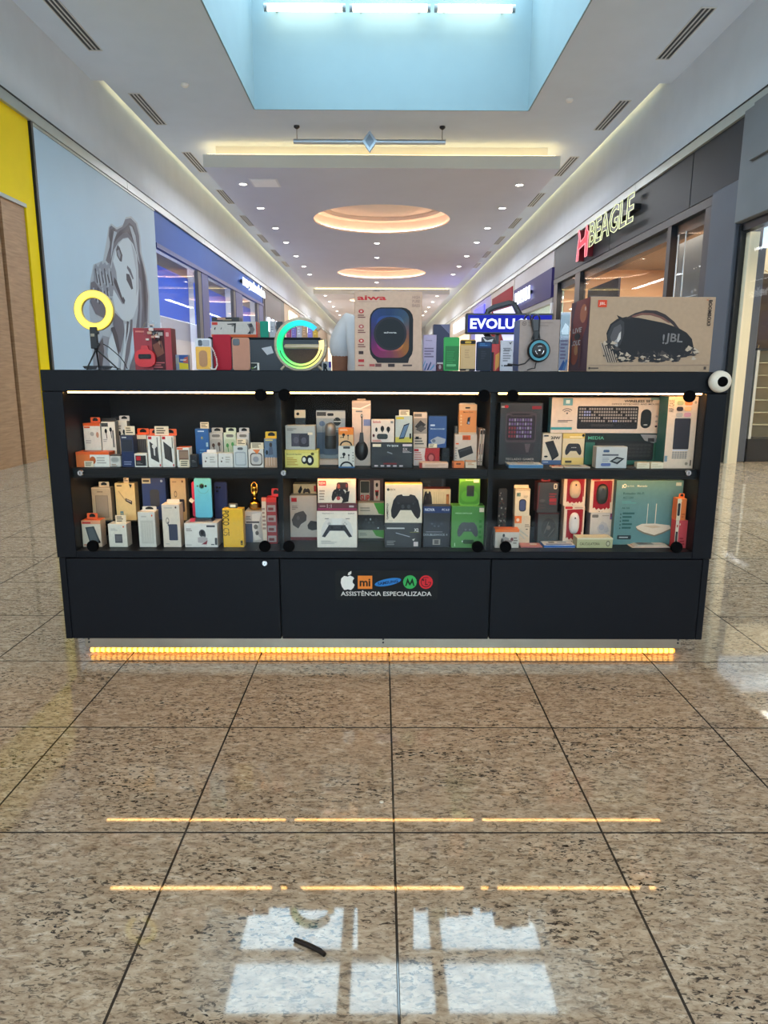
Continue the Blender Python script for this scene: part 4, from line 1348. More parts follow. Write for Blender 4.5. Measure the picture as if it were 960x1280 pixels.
carton('earphone_box', 'taller grey white earphone pack standing behind the black in-ear pack', (129, 523, 147, 584), YR_, .045, ZS, (204, 202, 196), DGR, DGR,
       [r(0, .94, 1, 1, DGR), ln(.1, .9, .8, .9, 2, GY)])
carton('earphone_box', 'tall white earphone pack with a slotted header next to the navy box', (146.3, 526, 160.5, 584), YM + .06, .04, ZS, WH, GY, WH,
       [buds(.5, .7, 1.2), ln(.1, .5, .8, .9, 2, GY)], tabs=[(146.8, 520, 160, 526.5, (206, 204, 200))])
carton('earbud_case_box', 'small rounded white earbud box under the in-ear packs', (136.5, 569, 151, 584), YF, .05, ZS, (206, 200, 190), None, DGR,
       [rr(.12, .35, .88, .9, (180, 176, 168), .5), rr(.2, .45, .8, .8, (150, 148, 142), .5), ln(.2, .8, .06, .28, 2, (150, 120, 90))], bevel=.004)
carton('charger_box', 'navy blue charger box with a black header and price tag', (151.5, 544, 167.5, 584), YF, .05, ZS, NV, NV, BLK,
       [ln(.1, .6, .9, .96, 1, (200, 200, 200)), r(0, .02, 1, .48, (30, 44, 84)), r(.08, .5, .92, .86, (40, 44, 56)), ln(.15, .8, .06, .2, 2, (120, 130, 160))], tabs=[(152, 538, 167, 544, (34, 36, 40))], tags=[(154, 533, 167, 539)])
carton('cable_box', 'white cable box with a dark window and orange tab behind the little red square box', (167.8, 543.5, 184.3, 584), YM - .01, .05, ZS, WH, WH, ORG,
       [r(.02, .2, .98, .86, (76, 76, 78))] + [r(.06 + .15 * k, .3, .10 + .15 * k, .84, (104, 104, 104)) for k in range(6)], tabs=[(169, 536, 184, 543.5, ORG)])
carton('adapter_box', 'little white box with a dark front and a red square', (168, 567, 184, 584), YF, .04, ZS, WH, WH, WH,
       [r(.08, .1, .92, .86, (40, 38, 38)), r(.16, .5, .5, .8, RED), ln(.16, .7, .2, .4, 2, GY)])
CB = [r(.08, .88, .34, .97, RED), p([(.16, .82), (.78, .62), (.84, .14), (.22, .28)][::-1], (60, 58, 58)), p([(.42, .7), (.56, .66), (.56, .36), (.46, .38)][::-1], (200, 196, 190)), e(.5, .66, .16, .07, (214, 210, 204)), r(.74, .3, .8, .95, (90, 86, 80)), r(.86, .03, .96, .1, RED)]
CB2 = [r(.08, .88, .34, .97, RED), p([(.16, .82), (.78, .62), (.84, .14), (.22, .28)][::-1], (52, 50, 50))] + [p([(.2 + .1 * k, .78 - .03 * k), (.24 + .1 * k, .77 - .03 * k), (.28 + .1 * k, .3 - .03 * k), (.24 + .1 * k, .31 - .03 * k)][::-1], (86, 82, 80)) for k in range(5)] + [r(.86, .6, .92, .95, (90, 86, 80)), r(.86, .03, .96, .1, RED)]
carton('cable_box', 'white cable pack with a slanted window showing a white cable, left of two alike', (184.6, 544.5, 201.3, 584), YF, .035, ZS, WH, WH, ORG, CB, tabs=[(185, 536.5, 200.5, 544.5, ORG)], grp='orange tabbed cable packs')
carton('cable_box', 'white cable pack with a slanted window showing a dark cable, right of two alike', (202, 544.5, 218, 584), YF, .035, ZS, WH, WH, ORG, CB2, tabs=[(202, 536.5, 219.5, 544.5, ORG)], tags=[(192, 533, 210, 542)], grp='orange tabbed cable packs')
carton('earbud_case_box', 'small white and orange box with a brown picture window', (221, 559, 237, 584), YF, .05, ZS, WH, WH, ORG,
       [r(.16, .3, .94, .86, (112, 84, 68)), r(.2, .45, .9, .8, (146, 116, 96)), r(.04, .88, .5, .96, ORG)], tags=[(225, 575, 237, 584.5)])
carton('adapter_box', 'small black box beside the brown window box', (238, 568.5, 246.5, 584), YF, .035, ZS, (28, 28, 32), None, None, [r(.1, .1, .9, .9, (38, 38, 42)), ln(.2, .8, .4, .6, 2, GY)])
carton('earphone_box', 'tall bright blue pack with a price tag on top', (244.5, 536, 261.5, 584), YM, .05, ZS, (22, 84, 150), None, (18, 60, 110),
       [ln(.2, .7, .9, .96, 1, (190, 210, 230)), e(.52, .74, .12, .06, (60, 110, 150)), e(.5, .75, .06, .03, (170, 150, 90)), r(.8, .5, .95, .62, (150, 180, 200)), ln(.3, .8, .3, .44, 2, (90, 140, 190))], tags=[(249, 528, 260, 536)])
for k, (x0, x1, c2, c3, lb) in enumerate(((262, 279.3, (80, 56, 46), (190, 184, 174), 'grey blister pack with dark brown earbuds next to the tall blue pack'),
                                      (280, 295.8, (70, 140, 74), (200, 208, 184), 'pale green blister pack with a green base in the middle of three'),
                                      (296.5, 312.3, (96, 86, 80), (204, 200, 196), 'white blister pack with a round tab, right of the green one'))):
    carton('earphone_pack', lb, (x0, 541, x1, 584), YM + .02, .03, ZS, c3, None, None,
           [rr(.08, .08, .92, .80, (168, 164, 156) if k != 1 else (178, 190, 160), .2), rr(.2, .86, .8, .95, (120, 116, 110), .5), buds(.5, .6, 1.3, c2), r(.12, .1, .88, .34, c2 if k == 1 else (150, 146, 140))],
           tabs=[(x0 + 1.5, 535, x1 - 1.5, 541.5, c3)], cat='pack', grp='blister packs with rounded tabs')
for k, (x0, x1, lb) in enumerate(((252.5, 272.2, 'small white earphone box with a carry tab in front of the blue pack'), (272.7, 291.2, 'small white earphone box right of the one with a carry tab'))):
    carton('earphone_box', lb, (x0, 566.5, x1, 584), YF, .04, ZS, (216, 210, 202), None, None,
           [e(.22, .42, .05, .07, (90, 60, 50)), e(.3, .66, .04, .05, (70, 66, 64)), ln(.5, .9, .3, .8, 3, LG)], tabs=[(257, 562.5, 269, 566.5, (222, 216, 208), 0)] if k == 0 else (), grp='small white earphone boxes')
carton('earphone_pack', 'clear grey pack with a rectangular window under a price tag', (291.6, 557, 309.6, 584), YF, .03, ZS, (196, 196, 192), None, None,
       [rr(.1, .08, .9, .72, (160, 164, 166), .15), rr(.18, .14, .82, .66, (190, 192, 192), .15), rr(.3, .8, .7, .92, (90, 90, 90), .5)], tags=[(295, 549, 307, 557)], cat='pack')
carton('watch_box', 'white box with an orange rimmed square watch picture', (310.3, 561.5, 329.6, 584), YF, .04, ZS, (218, 206, 194), None, None,
       [rr(.12, .1, .92, .8, (90, 74, 66), .25), rr(.18, .17, .86, .74, (196, 186, 178), .25), p([(.3, .98), (.8, .98), (.6, .74), (.5, .8)][::-1], (222, 120, 60)), e(.5, .45, .2, .16, (150, 146, 150))], tags=[(312.5, 553.5, 329, 561.5)])
carton('earphone_box', 'blue grey box with a yellow header and a running figure', (330.3, 548, 346.4, 584), YF, .04, ZS, (96, 116, 140), None, YEL,
       [r(0, 0, 1, .34, (190, 150, 120)), e(.52, .78, .12, .08, (60, 52, 50)), p([(.4, .7), (.64, .72), (.7, .45), (.3, .42)][::-1], (80, 90, 110)), e(.2, .52, .1, .08, (30, 36, 44))] + [r(.15 + .2 * k, .06, .19 + .2 * k, .36, (226, 200, 176)) for k in range(4)] + [ln(.1, .9, .9, .98, 1, (210, 190, 120))], tabs=[(330.6, 540, 346.2, 548.5, YEL)])

# ---------------- upper shelf, middle bay
a = carton('webcam_box', 'yellow box with two round black speaker pictures', (355.8, 562.5, 398.5, 586), YF, .07, ZS, (212, 192, 92), (190, 170, 70), (222, 202, 100),
           [r(.04, .04, .96, .82, (220, 208, 120)), e(.58, .44, .09, .24, BLK), e(.74, .42, .12, .3, BLK), e(.57, .46, .05, .13, (220, 216, 200)), e(.74, .42, .055, .15, (222, 220, 210)), e(.82, .78, .05, .08, (90, 80, 30)), t('Bluetooth Speaker', .28, .76, .09, (50, 44, 20), 'c', 0, .01, .44), ln(.06, .4, .12, .6, 5, (190, 150, 60))])
carton('speaker_box', 'grey box with two dark cube speakers on top of the yellow box', (356.5, 532, 394, 562.5), YF, .06, a.top + .0005, (168, 166, 158), (140, 138, 132), (190, 186, 176),
       [r(.2, .14, .8, .68, (60, 58, 66)), rr(.22, .16, .5, .66, (70, 66, 76), .2), rr(.46, .12, .8, .64, (52, 50, 58), .2), e(.36, .4, .09, .14, (90, 86, 96)), e(.62, .38, .09, .14, (84, 80, 90)), ln(.06, .4, .78, .9, 2, GY), r(.76, .62, .92, .72, TAGW)])
tagh = on_y(375, 514, YM + .02)
ch_ = thing('card_holder', 'black stand holding a small price card behind the speaker box', 'stand', (on_y(376, 540, YM + .06).x, YM + .06, ZS + .0006))
hz = tagh.z - ZS
MB().box(-.022, .022, -.015, .015, 0, hz - .03, BLACK).build('stand', ch_)
tm_ = MB().box(-.025, .025, -.018, -.0165, hz - .032, hz + .004, card(TAGW)); tm_.build('price_tag', ch_)
MB().lathe([(.007, 0), (.00001, -.004)], BLACK, (-.010, -.018, hz - .014), 12, 'y').build('button', ch_)
# microphone in its blister
m = carton('microphone_pack', 'grey blue blister card with a silver desktop microphone', (395.5, 513, 432, 584), YM, .012, ZS, (142, 150, 154), None, None,
           [r(0, .86, 1, .98, (176, 176, 170)), r(.02, .9, .34, .97, DGR), rr(.38, .9, .6, .95, BLK, .4), e(.2, .76, .1, .05, (90, 110, 140)), e(.72, .80, .13, .075, (26, 34, 34)), r(.6, .79, .86, .81, (180, 184, 180)), r(.02, .2, .98, .6, (88, 104, 124)), ln(.5, .95, .64, .72, 2, (190, 200, 206))], cat='pack')
MB().lathe([(.0, .075), (.022, .078), (.024, .085), (.021, .135), (.024, .137), (.024, .17), (.02, .186), (.008, .193), (.00001, .194)], mat((150, 140, 132), .3, .6, .03, 40, 0, 'mic_metal'), (0, -.028, 0), 18).lathe([(.0245, .078), (.0255, .09), (.0255, .13), (.0245, .136)], BLACK, (0, -.028, 0), 18).build('microphone', m.o)
MB().bbox(-.060, .060, -.042, -.002, 0, .030, card((196, 170, 150)), .004).box(-.062, .062, -.044, -.001, .0, .006, BLACK).build('tray', m.o)
MB().prism(rrect(-.034, .034, .05, .21, .016), -.054, -.0022, CLEAR, back=False).build('blister', m.o)
LAV = [e(.34, .62, .10, .08, BLK), r(.30, .44, .36, .58, BLK), e(.64, .58, .05, .05, BLK), r(.62, .34, .66, .56, (60, 60, 60)), p([(.36, .50), (.36, .47), (.1, .44), (.1, .48)], BLK),
       p([(.5 + .42 * math.cos(math.radians(x)), .02 + .28 * math.sin(math.radians(x))) for x in range(0, 181, 20)] + [(.5 + .32 * math.cos(math.radians(x)), .02 + .2 * math.sin(math.radians(x))) for x in range(180, -1, -20)], BLK)]
a = carton('lapel_microphone_box', 'white box with a black clip-on microphone picture below the orange one', (422.8, 557.5, 443.5, 584), YF, .045, ZS, (200, 196, 186), None, None, LAV + [rr(.3, .88, .72, .98, DGR, .2)] + [e(.9, .7 - .13 * k, .03, .025, BLK) for k in range(4)] + [r(0, 0, 1, .06, (50, 96, 140))])
carton('lapel_microphone_box', 'orange and white box with a black clip-on microphone picture', (423, 535, 442, 557.5), YF, .045, a.top + .0005, (214, 170, 120), ORG, ORG, [r(0, .62, 1, 1, (228, 130, 50))] + LAV + [ln(.1, .7, .84, .94, 2, (240, 220, 190))])
hp = carton('headset_pack', 'tall white pack with a long black headset microphone', (440, 501, 463.5, 584), YM - .03, .06, ZS, (214, 188, 168), (196, 172, 156), None,
            [r(0, .88, 1, .97, (190, 170, 156)), p([(0, .90), (.45, .89), (1, .96), (1, .94), (.45, .87), (0, .88)][::-1], (236, 226, 214)), e(.52, .77, .06, .032, (30, 28, 26)), e(.52, .775, .025, .014, (220, 214, 200)), r(.50, .48, .56, .75, (60, 54, 50)), r(.62, .62, 1, .72, (120, 130, 170)), ln(.2, .8, .82, .86, 1, GY)], tabs=[(446, 498.5, 457, 501.5, (190, 168, 150), 0)], cat='pack')
MB().lathe([(.00001, -.014), (.02, -.012), (.028, -.004), (.03, 0)], plastic((30, 28, 30)), (0, 0, 0), 18, 'y').xform(Matrix.Translation((0, -.0002, .068)) @ Matrix.Diagonal((1.0, 1, 1.5, 1))).build('earcup', hp.o)
MB().prism([(-.012, .10), (.012, .10), (.008, .15), (-.006, .15)], -.008, -.002, plastic((40, 36, 38))).build('headband', hp.o)
tvb = carton('media_player_box', 'wide black box with white lettering on the upper middle shelf', (463.5, 553.5, 516, 586), YF, .07, ZS, (22, 22, 26), None, (34, 34, 38),
             [t('TV BOX', .52, .88, .075, (230, 226, 220), 'c', 0, .01, .28), r(.04, .84, .24, .95, TAGW), r(.76, .86, .98, .95, (210, 190, 190)), t('5X', .82, .74, .11, (226, 200, 200)), ln(.76, .98, .6, .68, 2, (170, 160, 160)), p([(.16, .42), (.5, .5), (.64, .3), (.3, .22)][::-1], (40, 40, 46)), p([(.4, .66), (.52, .58), (.5, .55), (.38, .62)], (120, 120, 126)), r(.3, .14, .62, .2, (110, 30, 34))] + [rr(.08 + .15 * k, .05, .17 + .15 * k, .11, (196, 180, 180), .4) for k in range(5)])
carton('earbud_case_box', 'white box with red print and three black earbud pictures on the black box', (464, 524.5, 493, 553.5), YF + .01, .045, tvb.top + .0005, (216, 200, 186), None, None,
       [t('Earbuds', .24, .9, .10, RED, 'c', 0, .02, .34), e(.22, .56, .05, .1, BLK), e(.48, .6, .08, .13, BLK), e(.74, .58, .08, .12, BLK), r(.46, .44, .5, .58, BLK), r(.72, .42, .76, .56, BLK), rr(.24, .14, .72, .38, (52, 58, 58), .4), ln(.04, .5, .03, .12, 2, (190, 80, 60)), e(.1, .3, .05, .07, (80, 30, 30)), r(.84, .84, .96, .94, GY)])
carton('power_bank_box', 'pale blue and yellow box with a slanted phone picture on the black box', (494, 520, 515.5, 553.5), YF + .01, .04, tvb.top + .0005, (176, 182, 176), None, None,
       [r(0, 0, 1, .2, (190, 180, 80)), r(.04, .88, .5, .96, (190, 170, 40)), p([(.5, .66), (.84, .74), (.52, .14), (.2, .12)][::-1], (40, 46, 58)), p([(.53, .62), (.78, .68), (.5, .2), (.27, .18)][::-1], (90, 116, 146)), r(.84, .14, .94, .34, BLK)], tags=[(499, 512.5, 512, 520)])
a = carton('cable_box', 'white and red box with a coiled cable picture low on the middle shelf', (516.6, 560, 549.5, 584), YM - .02, .06, ZS, (216, 196, 186), None, None,
           [p([(.5, 0), (1, 0), (1, 1), (.46, 1), (.42, .5)][::-1], (166, 44, 46)), e(.68, .45, .16, .28, (120, 30, 36)), e(.68, .45, .1, .18, (186, 100, 96)), ln(.04, .34, .3, .8, 4, (190, 120, 110)), r(.02, .82, .2, .94, RED)])
carton('usb_hub_box', 'tall white box with two dark slanted gadget pictures', (516.6, 515.5, 534, 560), YM - .02, .05, a.top + .0005, (206, 186, 166), None, None,
       [r(.04, .88, .6, .96, (110, 100, 90)), r(.02, .4, .98, .84, (150, 140, 130)), p([(.1, .6), (.5, .78), (.9, .66), (.5, .48)][::-1], (52, 48, 48)), p([(.16, .52), (.56, .64), (.94, .56), (.56, .44)][::-1], (80, 76, 76)), ln(.1, .8, .08, .3, 3, (100, 92, 84)), r(.16, .24, .4, .32, BLK)])
carton('game_adapter_box', 'deep blue box with a pale controller picture above the red box', (535.4, 520, 558.5, 560), YM - .02, .05, a.top + .0005, (28, 66, 126), None, (22, 44, 84),
       [ln(.1, .4, .66, .76, 1, (190, 200, 220)), t('Wireless Controller', .5, .6, .05, (220, 226, 236), 'c', 0, 0, .8), p([(.1, .24), (.5, .36), (.96, .28), (.9, .14), (.5, .1), (.2, .14)][::-1], (150, 156, 166)), e(.3, .22, .1, .05, (96, 104, 120))], tabs=(), tags=[(535.5, 554.5, 546, 559.5)])
lb_ = carton('strip_light_box', 'long low cream box with a red end on the middle shelf', (524, 578.5, 560.5, 586), YF, .06, ZS, (216, 176, 150), (226, 186, 160), (226, 190, 164),
             [r(0, 0, .10, 1, (150, 50, 40)), ln(.2, .9, .3, .7, 2, (190, 150, 124))])
carton('adapter_box', 'black box standing in the dark behind the long cream box', (552, 560, 562, 584), YR_, .06, ZS, (26, 26, 30), None, None, [ln(.2, .8, .4, .7, 3, (70, 70, 76))])
ob_ = carton('cable_box', 'small orange box in front of the power bank picture box', (565.5, 577, 580.5, 586), YF, .035, ZS, (222, 110, 40), (186, 90, 36), (226, 130, 60), [rr(.3, .5, .7, .8, (120, 60, 30), .4), r(0, 0, .12, 1, (140, 70, 40))])
carton('cable_box', 'small cream box right of the small orange box', (581.5, 576.5, 596, 586), YF, .035, ZS, (216, 190, 160), None, (200, 140, 100), [ln(.2, .8, .4, .8, 2, (190, 130, 90)), r(.1, .84, .9, 1, (206, 150, 110))])
a = carton('power_bank_box', 'white box with a black slanted power bank picture and orange heading', (568, 543, 596.3, 584), YM, .05, ZS, (208, 190, 172), (190, 172, 156), None,
           [r(.34, .82, .7, .97, (216, 92, 40)), ln(.38, .66, .84, .94, 2, (150, 60, 30)), p([(.14, .5), (.74, .64), (.84, .4), (.24, .22)][::-1], (48, 46, 48)), p([(.2, .48), (.7, .6), (.72, .54), (.22, .42)][::-1], (70, 68, 70)), ln(.04, .24, .66, .74, 1, ORG), ln(.02, .12, .1, .6, 6, (150, 140, 130))])
carton('case_box', 'plain grey box standing behind the power bank picture box', (568.5, 533, 596.3, 584), YM + .07, .05, ZS, (150, 144, 136), None, None, [ln(.05, .4, .9, .97, 1, GY)])
carton('memory_card_pack', 'orange card pack with a small dark usb stick picture on the white box', (573.5, 505.5, 596, 543), YM + .005, .04, a.top + .0005, (222, 140, 66), (196, 130, 70), (216, 190, 160),
       [r(0, .8, 1, 1, (220, 180, 140)), rr(.34, .86, .62, .91, BLK, .4), t('Micro Drive', .52, .74, .05, (110, 60, 30), 'c', 0, .01, .56), p([(.5, .56), (.64, .58), (.6, .32), (.44, .34)][::-1], (50, 44, 48)), r(.5, .34, .6, .42, (160, 170, 190)), r(0, 0, 1, .06, (214, 190, 160))] + [e(.12, .62 - .1 * k, .05, .03, (236, 190, 130)) for k in range(4)], tabs=[(575, 504, 595, 506, (210, 190, 166), 0)], cat='pack')
# two slim packs leaning on the divider
for k, (xb, xt, lb) in enumerate(((597.8, 602, 'left of two slim pale packs leaning against the divider'), (601, 605.4, 'right of two slim pale packs leaning against the divider'))):
    b_ = on_y(xb, 584, YM - .02); t_ = on_y(xt, 537, YM - .02)
    L_ = math.hypot(t_.x - b_.x, t_.z - ZS)
    an = math.atan2(t_.x - b_.x, t_.z - ZS)
    mb = MB().bbox(-.005, .005, 0, .11, 0, L_, card((206, 170, 146)), .001, card((214, 190, 170)))
    o = mb.build('cable_pack', None, (b_.x, YM - .02, ZS + .0022), (0, an, 0))
    tag(o, lb, 'pack', 'slim packs leaning on the divider')
    d_ = decals(MB(), [r(.1, .86, .9, .97, (60, 44, 40)), r(.3, .3, .7, .6, (130, 90, 80)), ln(.2, .8, .08, .2, 2, (130, 100, 90))], .010, L_)
    d_.build('printed_front', o)

# ---------------- upper shelf, right bay
kb = carton('keyboard_box', 'large dark box with a glowing purple keyboard, leftmost in the right bay', (624, 503.5, 677.5, 584), YM + .03, .07, ZS, (34, 32, 34), (72, 74, 72), (40, 40, 42),
            [rr(.14, .36, .86, .84, (74, 60, 66), .08), rr(.17, .40, .83, .80, (42, 36, 42), .08), rr(.22, .78, .78, .86, (70, 58, 62), .4), rr(.28, .80, .7, .83, (40, 34, 38), .5), p([(.16, .34), (.84, .34), (.78, .16), (.2, .16)][::-1], (52, 46, 50)), p([(.6, .34), (.74, .34), (.7, .2), (.64, .2)][::-1], (90, 76, 80))]
            + [r(.21 + .062 * i, .44 + .066 * j, .255 + .062 * i, .485 + .066 * j, ((122, 50, 62) if i < 3 and j < 3 else (104, 84, 128) if (i + j) % 3 else (134, 128, 150))) for i in range(9) for j in range(5)]
            + [r(.02, .92, .18, .95, (190, 176, 170)), e(.14, .94, .05, .025, RED), r(.74, .9, .96, .95, (140, 34, 44)), t('TECLADO GAMER', .5, .09, .035, (176, 164, 156), 'c', 0, .01, .68), t('SINGLE HAND', .5, .035, .035, (176, 164, 156), 'c', 0, .01, .7)], part='printed_front')
# flat packs lying on the shelf
def lying(nm, label, rect, Y, dep, col, ops, z0, thick=.012, rot=0.0, cat='pack', grp=None, edge=None):
    """a flat pack lying down: its face is up, the edge towards us"""
    x0, x1 = rect
    ym = 584 if z0 > .7 else 684
    X0, X1 = on_y(x0, ym, Y).x, on_y(x1, ym, Y).x
    w = X1 - X0
    z0 += .0006 if z0 == ZS else 0
    mb = MB().bbox(-w / 2, w / 2, 0, dep, 0, thick, card(col), .0012, card(edge or col), card(edge or col), card(col))
    o = mb.build(nm, None, ((X0 + X1) / 2, Y, z0), (0, 0, rot))
    tag(o, label, cat, grp)
    d_ = decals(MB(), ops, w * .96, dep * .96)
    d_.xform(Matrix.Translation((0, .02 * dep, thick)) @ Matrix.Rotation(-PI / 2, 4, 'X'))
    d_.build('printed_front', o)
    return o
lying('phone_case_pack', 'white topped flat pack with a blue edge below the keyboard box', (636, 679), YF, .085, (222, 220, 216), [r(.1, .1, .9, .3, (120, 160, 190)), r(.3, .5, .8, .7, (90, 60, 60)), ln(.1, .5, .75, .9, 2, GY)], ZS, .016, 0, 'pack', None, (60, 110, 150))
lying('screen_protector_pack', 'small red and cream flat pack on the shelf', (690, 704), YF + .005, .05, (206, 170, 140), [r(.1, .1, .9, .9, (190, 60, 50)), r(.3, .3, .7, .7, (220, 190, 170))], ZS, .007)
lying('screen_protector_pack', 'grey and pale flat pack between the red pack and the drive box', (706, 738), YF, .075, (176, 164, 150), [r(.08, .3, .7, .8, (90, 100, 110)), r(.1, .05, .9, .2, (210, 200, 190)), r(.74, .3, .94, .8, (230, 220, 206))], ZS, .007)
carton('charger_box', 'white box with a black slanted wall charger and a blue base', (677.5, 541.8, 702, 584), YM + .035, .06, ZS, (214, 196, 172), None, (206, 190, 160),
       [r(.40, .80, .94, .92, (214, 196, 172)), t('20W', .66, .86, .10, (50, 46, 44), 'c', 0, .04, .5), r(.06, .9, .3, .95, DGR), p([(.12, .72), (.55, .78), (.86, .34), (.5, .2)][::-1], (46, 46, 50)), p([(.5, .2), (.86, .34), (.86, .28), (.52, .12)][::-1], (30, 30, 34)), r(0, 0, 1, .14, (70, 92, 130)), e(.2, .26, .1, .03, BLK), ln(.06, .4, .06, .1, 1, (190, 200, 210))])
carton('game_controller_box', 'cream and yellow box with a small dark gamepad picture', (702.8, 541.8, 730.4, 584), YM + .035, .06, ZS, (220, 196, 156), None, (226, 200, 120),
       [r(0, .84, 1, 1, (224, 186, 100)), r(0, 0, 1, .22, (226, 196, 120)), pad(.12, .30, .88, .68, (48, 46, 52), (80, 78, 84)), rr(.2, .46, .8, .68, (48, 46, 52), .4), e(.92, .94, .06, .045, BLK), r(.14, .06, .44, .13, (90, 76, 60)), ln(.3, .9, .86, .92, 1, (250, 230, 190))] + [e(.42 + .06 * k, .55, .018, .014, (210, 206, 200)) for k in range(4)])
mk = carton('keyboard_box', 'wide teal box with a dark keyboard on it below the white keyboard set', (731, 542, 830.5, 584), YM + .035, .06, ZS, (36, 96, 80), (28, 70, 62), (30, 60, 54),
            [r(0, .72, 1, 1, (32, 44, 42)), t('MEDIA', .13, .86, .10, (90, 170, 140), 'c', 0, .015, .2), rr(.12, .14, .86, .78, (34, 34, 36), .1), r(.14, .2, .84, .70, (44, 42, 42))] + [r(.16 + .048 * i, .26 + .11 * j, .2 + .048 * i, .34 + .11 * j, (58, 56, 56)) for i in range(14) for j in range(4)] + [p([(.68, .98), (.98, .96), (.98, .84), (.86, .7), (.74, .78)][::-1], (150, 146, 146)), r(.78, .74, .86, .86, (60, 52, 52)), r(.88, .86, .97, .94, (196, 186, 176)), e(.92, .26, .03, .08, (60, 130, 106))])
carton('keyboard_box', 'long white keyboard and mouse set box with teal side and black lettering', (688.8, 497, 828.5, 541.3), YM + .037, .058, mk.top + .0005, (220, 196, 176), (70, 130, 140), (200, 186, 170),
       [rr(.235, .12, .78, .76, (34, 32, 36), .06), rr(.805, .14, .90, .68, (36, 38, 38), .5), e(.852, .24, .02, .015, (200, 196, 190)), r(.885, .94, 1, 1, (120, 160, 160))]
       + [r(.25 + .0218 * i, .32 + .084 * j, .265 + .0218 * i, .372 + .084 * j, ((150, 156, 206) if i in (2, 3, 4) and j in (2, 3) or i in (14, 15) and j == 0 else (150, 140, 136))) for i in range(24) for j in range(5) if (i * 7 + j * 3) % 11]
       + [r(.36, .19, .56, .26, (60, 56, 58)), t('WIRELESS SET', .775, .905, .07, (44, 40, 42), 'c', 0, .03, .26), t('OFFICE KEYBOARD AND MOUSE', .745, .82, .045, (70, 64, 64), 'c', 0, .01, .42),
          r(.1, .78, .185, .98, (110, 160, 170)), r(.125, .83, .16, .93, (220, 230, 226)), r(0, .1, .19, .17, (70, 150, 150)), ln(.06, .2, .3, .38, 2, (120, 104, 100))]
       + [p([(.14 + rr_ * .06 * math.cos(math.radians(x)), .54 + rr_ * .16 * math.sin(math.radians(x))) for x in range(40, 141, 20)] + [(.14 + (rr_ * .06 - .007) * math.cos(math.radians(x)), .54 + (rr_ * .16 - .02) * math.sin(math.radians(x))) for x in range(140, 39, -20)], (90, 84, 90)) for rr_ in (1.0, .66)] + [e(.14, .56, .008, .025, (90, 84, 90))] + [e(.945, .2 + .14 * k, .011, .03, (170, 160, 150) if k else (60, 50, 60)) for k in range(3)])
carton('drive_enclosure_box', 'white and pale blue box with a black drive enclosure picture', (745, 558.5, 784, 584), YF + .01, .055, ZS, (188, 186, 182), (150, 150, 150), (170, 170, 170),
       [rr(.22, .74, .42, .86, (70, 90, 120), .4), r(.2, .58, .72, .66, (90, 90, 96)), ln(.2, .44, .3, .5, 3, (150, 150, 156)), p([(.44, .32), (.66, .54), (.92, .46), (.7, .18)][::-1], (40, 42, 46)), p([(.54, .34), (.68, .46), (.82, .42), (.68, .28)][::-1], (150, 152, 150)), rr(.16, .1, .48, .24, (96, 110, 160), .4)])
carton('adapter_box', 'left of two small cream cubes on the right shelf', (796, 578, 812.6, 584.5), YF, .035, ZS, (222, 206, 176), None, (200, 170, 136), [ln(.1, .9, .2, .8, 2, (206, 186, 152))], grp='small cream cubes')
carton('adapter_box', 'right of two small cream cubes on the right shelf', (813.6, 578, 829.5, 584.5), YF, .035, ZS, (224, 208, 178), None, (196, 176, 146), [ln(.1, .9, .2, .8, 2, (206, 186, 152))], grp='small cream cubes')
lying('screen_protector_pack', 'dark flat pack left of the small cream cubes', (785.5, 795), YF + .005, .05, (70, 62, 58), [r(.1, .1, .9, .9, (96, 86, 78))], ZS, .006)
carton('phone_case_box', 'tall pinkish white phone case box with a dark case window at the right end', (832.5, 495.5, 870, 584), YF + .005, .10, ZS, (218, 190, 164), (30, 92, 92), (206, 180, 160),
       [rr(.26, .27, .80, .70, (44, 40, 44), .06), rr(.27, .29, .79, .69, (50, 46, 52), .06), r(.26, .25, .78, .265, (200, 196, 206))] + [r(.26 + .085 * i, .14 + .026 * j, .33 + .085 * i, .16 + .026 * j, (150, 138, 130)) for i in range(6) for j in range(4)]
       + [rr(.28, .88, .5, .94, (150, 160, 130), .4), rr(.54, .88, .8, .94, (220, 130, 80), .4), rr(.28, .80, .5, .86, (50, 40, 44), .4), rr(.54, .80, .78, .86, (216, 170, 120), .4), rr(.28, .72, .5, .78, (170, 160, 150), .4), rr(.54, .72, .78, .78, (200, 140, 150), .4)]
       + [t('AIR CASE', .1, .87, .07, (110, 96, 84), 'c', 90, .01, .17), e(.76, .07, .05, .022, (150, 130, 110)), r(.88, .04, .92, .12, (90, 70, 60)), r(0, .1, .1, .18, (120, 140, 150)), e(.9, .92, .04, .02, (160, 140, 120))])

# ---------------- clear risers at the back of the lower shelf
def riser(label, x0, x1, z, y0):
    a, b = on_y(x0, 660, y0).x, on_y(x1, 660, y0).x
    t_ = thing('display_riser', label, 'riser', ((a + b) / 2, y0, ZB + .0006))
    w = (b - a) / 2
    SM = mat((34, 36, 40), .2, 0, .03, 8, 0, 'smoked_acrylic')
    MB().box(-w, w, 0, 3.46 - y0, z - ZB - .004, z - ZB, SM).build('top', t_)
    for s_ in (-1, 1):
        MB().box(s_ * (w - .002) - .002, s_ * (w - .002) + .002, 0, 3.46 - y0, 0, z - ZB - .0042, SM).build('side', t_)
    return z
ZR = riser('dark smoked riser at the back left of the lower shelf', 120, 290, .615, 3.15)

